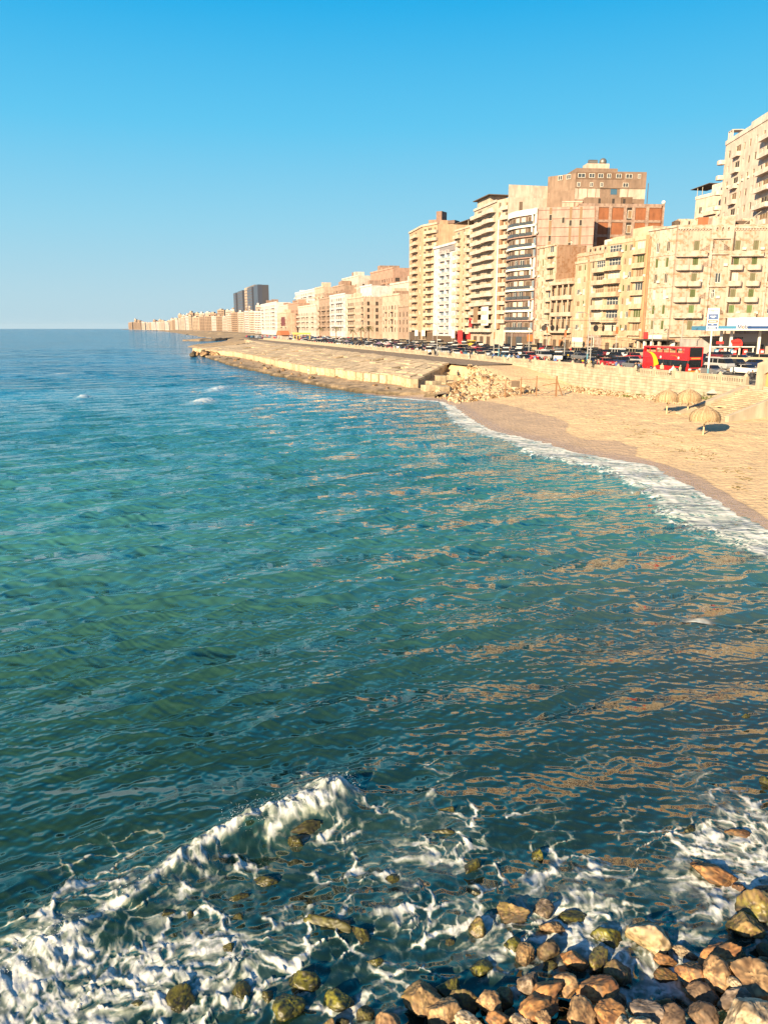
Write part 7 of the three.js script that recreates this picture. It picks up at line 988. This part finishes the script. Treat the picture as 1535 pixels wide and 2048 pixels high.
// ---------------------------------------------------------------- fuel station and its pylon sign
const font = await new FontLoader().loadAsync('fonts/droid/droid_sans_bold.typeface.json');
const navy = std(0.015, 0.06, 0.19, 0.5), sky2 = std(0.05, 0.2, 0.34, 0.5), redM = std(0.5, 0.03, 0.025, 0.5), whiteP = std(0.66, 0.63, 0.57, 0.5);
function lettering(parent, x, y, z, size, depth = 0.03) { // the station's name: blue letters, the o red
  let cx = x; for (const [ch, m] of [['M', navy], ['o', redM], ['b', navy], ['i', navy], ['l', navy]]) { const g = new TextGeometry(ch, { font, size, depth, curveSegments: 4 }); g.computeBoundingBox(); part(parent, 'letter', g, m, cx - g.boundingBox.min.x, y, z); cx += g.boundingBox.max.x - g.boundingBox.min.x + size * 0.14; } return cx;
}
{
  const Zf = 160, yG = 5.8, X0 = xAt(1430, Zf, 12), g = base('fuel_station', new THREE.Vector3(X0, yG, -Zf), -0.02), k = Zf * CP / F, at = (px) => (px - 1430) * k, top = heightAt(652, Zf) - yG, bot = heightAt(661, Zf) - yG;
  part(g, 'canopy', bx(0.1, 30, bot + 0.02, top - 0.02, -13, -0.1), whiteP); part(g, 'fascia_white', bx(0, 30, bot, bot + (top - bot) * 0.36, -0.1, 0.02), whiteP); part(g, 'fascia_blue', bx(0, at(1471), bot + (top - bot) * 0.36, top, -0.1, 0.02), sky2); part(g, 'fascia_blue', bx(at(1493), 30, bot + (top - bot) * 0.36, top, -0.1, 0.02), navy); part(g, 'name_panel', bx(at(1471), at(1493), bot + (top - bot) * 0.36, top + 0.25, -0.1, 0.06), whiteP); part(g, 'canopy_side', bx(-0.08, 0.1, bot, top, -13, -0.1), sky2);
  lettering(g, at(1473), bot + (top - bot) * 0.42, 0.06, 0.74);
  for (const px of [1454.5, 1475, 1532]) part(g, 'column', bx(-0.22, 0.22, 0, bot, -0.22, 0.22), whiteP, at(px), 0, -3);
  for (const px of [1442, 1452, 1474, 1478, 1500, 1533]) { const x = at(px), red = px !== 1474 && px !== 1442; const p = part(g, 'fuel_pump', new RoundedBoxGeometry(0.75, 1.9, 0.6, 2, 0.06).translate(0, 0.95, 0), red ? redM : sky2, x, 0.1, -1.6); part(p, 'pump_screen', bx(-0.28, 0.28, 1.2, 1.6, 0.3, 0.33), whiteP); part(p, 'hose', new THREE.TorusGeometry(0.28, 0.025, 5, 12, 3.2).rotateZ(-1.57), V.trim, 0.38, 0.9, 0.1); part(p, 'pump_foot', bx(-0.4, 0.4, -0.1, 0.12, -0.32, 0.32), whiteP); }
  for (const px of [1447, 1478, 1505]) part(g, 'pump_shelter', merged([bx(-1.6, 1.6, 2.35, 2.55, -0.4, 0.4), bx(-1.5, -1.3, 0, 2.35, -0.1, 0.1), bx(1.3, 1.5, 0, 2.35, -0.1, 0.1)]), whiteP, at(px), 0, -2.4);
  part(g, 'red_plate', bx(-0.75, 0.75, 3.0, 3.55, 0, 0.1), redM, at(1449), 0, -2); part(g, 'red_disc', new THREE.CylinderGeometry(1.05, 1.05, 0.12, 20).rotateX(1.57), redM, at(1487), 3.0, -2.6); part(g, 'red_plate', bx(-0.9, 0.9, 3.3, 3.85, 0, 0.1), redM, at(1481), 0, -2.3);
  part(g, 'shop', bx(at(1492), at(1575), 0, 5.0, -12, -7), std(0.3, 0.26, 0.22, 0.8)); part(g, 'shop_glass', bx(at(1496), at(1560), 0.3, 2.8, -7, -6.9), V.glass); part(g, 'shop_sign', bx(at(1487), at(1545), 3.3, 5.0, -6.9, -6.7), std(0.36, 0.35, 0.38, 0.6)); part(g, 'shop_lettering', merged([0, 1, 2, 3, 4, 5, 6].map((q) => bx(q * 0.26, q * 0.26 + 0.18, 0, 0.34 - (q % 3) * 0.05, 0, 0.03))), V.trim, at(1497), 4.0, -6.7); part(g, 'blue_sign', bx(at(1493), at(1512), 2.2, 3.3, -6.6, -6.4), navy); part(g, 'red_sign', bx(at(1503), at(1511), 1.8, 2.5, -6.4, -6.3), redM); part(g, 'sign_lettering', merged([0, 1, 2, 3].map((q) => bx(q * 0.3, q * 0.3 + 0.22, 0, 0.4, 0, 0.03))), whiteP, at(1500), 2.6, -6.4);
  part(g, 'roof_box', bx(at(1500), 30, top, heightAt(635, Zf + 6) - yG, -12, -6), whiteP); part(g, 'forecourt_kerb', bx(-1, 30, 0, 0.16, 1, 1.4), paving); part(g, 'air_unit', new RoundedBoxGeometry(3.2, 2.6, 1.6, 1, 0.1), std(0.32, 0.29, 0.25, 0.7), at(1415) , 1.3, -2);
  part(g, 'traffic_cone', memo('cone', () => new THREE.ConeGeometry(0.28, 0.9, 10).translate(0, 0.45, 0)), redM, at(1453), 0, 3); part(g, 'traffic_cone', cache.get('cone'), redM, at(1461), 0, 3.2);
  put(g, 'fuel station with blue and white canopy, white columns and red pumps', 'fuel station');
  // pylon sign by the wall
  const p = base('pylon_sign', S3(sOf(1413, 1.4, 5.2), 1.4, 5.15), -0.38), Zp = -p.position.z, kp = Zp * CP / F, yb = heightAt(662, Zp) - 5.15, yt = heightAt(616, Zp) - 5.15, wd = 20.5 * kp / 0.93;
  part(p, 'pole', new THREE.CylinderGeometry(0.11, 0.13, yb, 10).translate(0, yb / 2, 0), whiteP); part(p, 'pole_foot', new THREE.CylinderGeometry(0.135, 0.14, 1.6, 10).translate(0, 0.8, 0), std(0.1, 0.24, 0.3, 0.6)); part(p, 'board', new RoundedBoxGeometry(wd, yt - yb, 0.35, 2, 0.06), whiteP, 0, (yt + yb) / 2, 0);
  const H = yt - yb, band = (f0, f1, m, nm) => part(p, nm, bx(-wd * 0.42, wd * 0.42, yb + H * f0, yb + H * f1, 0.175, 0.2), m); lettering(p, -wd * 0.41, yb + H * 0.84, 0.18, wd * 0.225, 0.03);
  band(0.5, 0.74, navy, 'blue_panel'); band(0.36, 0.47, redM, 'red_panel'); band(0.22, 0.33, navy, 'blue_panel'); band(0.08, 0.19, navy, 'blue_panel'); const marks = (f, n, w0) => part(p, 'panel_print', merged(Array.from({ length: n }, (_, q) => bx((q - n / 2) * w0, (q - n / 2) * w0 + w0 * 0.75, 0, 0.09 + (q % 2) * 0.03, 0, 0.01))), whiteP, 0, yb + H * f, 0.2); marks(0.62, 5, 0.15); marks(0.57, 3, 0.12); marks(0.395, 8, 0.11); marks(0.26, 2, 0.1); marks(0.115, 7, 0.13);
  put(p, 'tall white pylon sign with blue and red price panels behind the seawall', 'sign');
}

// ---------------------------------------------------------------- street furniture
{
  const pole = std(0.3, 0.29, 0.27, 0.6, { metalness: 0.3 }), bluePole = std(0.06, 0.2, 0.27, 0.6), orange = std(0.55, 0.13, 0.03, 0.7);
  const lamp = (px, pyTop, t, h6, text, opt = {}) => { const s = sOf(px, t, 5), p = S3(s, t, roadY(Math.max(2.6, t))), g = base('street_lamp', p, STREET), H = heightAt(pyTop, -p.z) - p.y; part(g, 'pole', new THREE.CylinderGeometry(0.06, 0.12, H, 8).translate(0, H / 2, 0), pole); if (opt.blue) part(g, 'pole_foot', new THREE.CylinderGeometry(0.125, 0.135, 2.6, 8).translate(0, 1.3, 0), bluePole); if (!opt.bare) { part(g, 'arm', new THREE.TubeGeometry(new THREE.QuadraticBezierCurve3(new THREE.Vector3(0, H - 0.02, 0), new THREE.Vector3(0, H + 0.5, opt.dir ?? -0.8), new THREE.Vector3(0, H + 0.45, (opt.dir ?? -0.8) * 2.2)), 6, 0.045, 5), pole); part(g, 'lamp_head', new RoundedBoxGeometry(0.3, 0.14, 0.8, 1, 0.05), V.rim, 0, H + 0.42, (opt.dir ?? -0.8) * 2.5); } if (opt.banner) { part(g, 'banner', bx(-0.06, 0.06, 0, 1.5, -1.1, 1.1), orange, 0, opt.banner, 0).rotation.y = 1.2; } put(g, text, 'street lamp'); };
  lamp(986, 640, 2.0, 0, 'tall pale pole with an orange banner in front of the cream balcony block', { bare: true, banner: 4.6 }); lamp(996, 668, 2.2, 0, 'short blue footed pole right of the orange banner pole', { bare: true, blue: true });
  lamp(1172, 630, 1.8, 0, 'tall lamp post with curved arm and blue foot, before the yellow blocks', { blue: true }); lamp(1178, 668, 2.3, 0, 'thin pole close to the blue footed lamp post', { bare: true });
  lamp(1127, 640, 17.8, 0, 'median lamp post carrying an orange banner before the loggia house', { banner: 4.6 }); lamp(1091, 640, 30, 0, 'lamp post with orange banner before the narrow stone block', { banner: 5 }); lamp(1229, 640, 30, 0, 'lamp post with orange banner before the yellow block', { banner: 5 }); lamp(1300, 622, 34, 0, 'curved arm lamp post left of the shuttered block corner', { dir: -0.5 }); lamp(1021, 660, 17.8, 0, 'grey median lamp post before the curved dark building', { bare: true }); lamp(1056, 655, 17.8, 0, 'grey median lamp post right of the curved dark building', { bare: true }); lamp(873, 650, 2.0, 0, 'slim lamp post before the white building with blue glass', {}); lamp(818, 640, 17.8, 0, 'lamp post before the edge of the orange corner block', {}); lamp(735, 645, 17.8, 0, 'distant lamp post below the pinkish tower', {}); lamp(1358, 640, 36, 0, 'bent lamp post before the beige wall', { dir: 0.6 });
  // decorated cable with round ornaments
  const g = base('ornament_cable', new THREE.Vector3()), a = S3(sOf(1085, 30), 30, heightAt(652, 210)), b = S3(sOf(1232, 30), 30, heightAt(652, 180)); for (const dy of [0, 1.2]) part(g, 'cable', new THREE.TubeGeometry(new THREE.QuadraticBezierCurve3(a.clone().setY(a.y + dy), a.clone().lerp(b, 0.5).setY((a.y + b.y) / 2 - 1 + dy * 2), b.clone().setY(b.y + dy)), 16, 0.035, 4), V.trim); for (const f of [0.0, 0.13, 0.2, 0.34, 0.73, 0.82, 0.93]) { const p = a.clone().lerp(b, f); part(g, 'ornament', new THREE.CylinderGeometry(0.75, 0.75, 0.12, 14).rotateX(1.57), f === 0.82 ? M.brownDark : V.trim, p.x, p.y - 0.5, p.z).rotation.y = f * 5; } put(g, 'cables with round dark ornaments strung before the narrow stone and yellow blocks', 'cable');
  // street signs and awnings on the far side
  const sgn = (px, py, w, h, m, t, text, nm = 'shop_board') => { const s = sOf(px, t), p = S3(s, t, 6), q = base(nm, p, STREET + Math.PI), y = heightAt(py, -p.z) - 6; part(q, 'board', bx(-w / 2, w / 2, y - h / 2, y + h / 2, -0.1, 0.1), m); for (const x of [-w * 0.4, w * 0.4]) part(q, 'post', new THREE.CylinderGeometry(0.06, 0.06, y, 6).translate(0, y / 2, 0), pole, x, 0, -0.16); put(q, text, 'sign'); };
  sgn(567, 643, 15, 6.4, std(0.13, 0.035, 0.03, 0.6), 30, 'dark red billboard above the far traffic, left of the reddish block', 'billboard'); sgn(1058, 676, 3, 1.8, orange, 34, 'red orange board beside the curved dark building'); sgn(919, 675, 4, 5, redM, 37, 'red shop board at the foot of the yellow balcony block'); sgn(905, 668, 3, 3, whiteP, 37.5, 'white shop board left of the red one'); sgn(832, 666, 3.5, 2.4, whiteP, 37, 'white board below the orange corner block'); sgn(846, 666, 3.5, 2.4, whiteP, 37, 'second white board below the orange corner block, right of the first');
  // lemon canopy and small kiosk far off on the promenade
  const kx = S3(sOf(603, 8), 8, 5.3), kk = base('canopy_shelter', kx, STREET); part(kk, 'roof', bx(-9, 9, 3.6, 4.3, -3, 3), std(0.6, 0.48, 0.1, 0.8)); for (const x of [-8, 0, 8]) for (const z of [-2.6, 2.6]) part(kk, 'post', bx(x - 0.15, x + 0.15, 0, 3.6, z - 0.15, z + 0.15), std(0.6, 0.48, 0.1, 0.8)); put(kk, 'lemon yellow roofed shelter beside the far traffic', 'shelter');
  const kp = S3(sOf(566, 4), 4, 5.2), ki = base('red_roof_kiosk', kp, STREET); part(ki, 'wall', bx(-7, 7, 0, 3, -2, 2), wallMat(...C2)); const rs = new THREE.Shape([[-8, 3], [8, 3], [4, 5.4], [-4, 5.4]].map((p) => new THREE.Vector2(...p))); part(ki, 'roof', new THREE.ExtrudeGeometry(rs, { depth: 5, bevelEnabled: false }).translate(0, 0, -2.5), std(0.35, 0.12, 0.05, 0.9)); part(ki, 'door', bx(-1, 1, 0, 2.3, -2.1, -2), M.brownDark); put(ki, 'small kiosk with a red brown roof at the far end of the promenade', 'kiosk');
  // palms and bare trees
  const palm = (px, t, H, text) => { const s = sOf(px, t), q = base('palm_tree', S3(s, t, 5.4), 0), r = rng(px), P = []; part(q, 'trunk', new THREE.CylinderGeometry(0.16, 0.26, H, 8).translate(0, H / 2, 0), std(0.2, 0.13, 0.08)); for (let k = 0; k < 26; k++) { const a = r() * 6.28, l = rnd(1.6, 2.6, r), up = rnd(-0.6, 1, r); let prev = [0, H, 0]; for (let i = 1; i <= 5; i++) { const f = i / 5, x = Math.cos(a) * l * f, z = Math.sin(a) * l * f, y = H + up * l * f * 0.8 - l * f * f * 0.8, w = 0.28 * (1 - f * 0.7), nx = -Math.sin(a) * w, nz = Math.cos(a) * w; P.push(prev[0] - nx, prev[1] - 0.1, prev[2] - nz, prev[0] + nx, prev[1] - 0.1, prev[2] + nz, x, y, z, prev[0], prev[1] + 0.06, prev[2], prev[0] + nx, prev[1] - 0.14, prev[2] + nz, x, y, z); prev = [x, y, z]; } } const b = new THREE.BufferGeometry(); b.setAttribute('position', new THREE.Float32BufferAttribute(P, 3)); b.computeVertexNormals(); part(q, 'crown', b, std(0.1, 0.09, 0.03, 0.8)); put(q, text, 'palm tree'); };
  palm(737, 17.8, 7, 'palm tree on the median below the pinkish tower'); palm(722, 17.8, 6.5, 'palm tree left of the lamp post on the median'); palm(706, 17.8, 5.6, 'smaller palm farther along the median'); palm(672, 17.8, 7, 'palm before the cream block with the dark edged gable'); palm(640, 17.8, 6.4, 'palm before the slender banded tower');
  // parasols among the far crowd on the promenade wall
  for (const [px, py, c, text] of [[775, 688, [0.55, 0.3, 0.3], 'pink parasol near the far promenade wall'], [758, 690, [0.2, 0.14, 0.2], 'dark parasol left of the pink one'], [694, 683, [0.16, 0.13, 0.17], 'dusky parasol in the far traffic edge']]) { const s = sOf(px, 1.5, 6), q = base('crowd_parasol', S3(s, 1.5, 5.15)); part(q, 'pole', new THREE.CylinderGeometry(0.03, 0.03, 2.2, 5).translate(0, 1.1, 0), pole); part(q, 'canopy', new THREE.ConeGeometry(1.3, 0.7, 10, 1).translate(0, 2.3, 0), std(...c, 0.9)); put(q, text, 'parasol'); }
}

// ---------------------------------------------------------------- thin sea haze
scene.fog = new THREE.FogExp2(new THREE.Color().setRGB(0.8, 0.85, 0.95), 0.000008);
renderer.render(scene, camera);
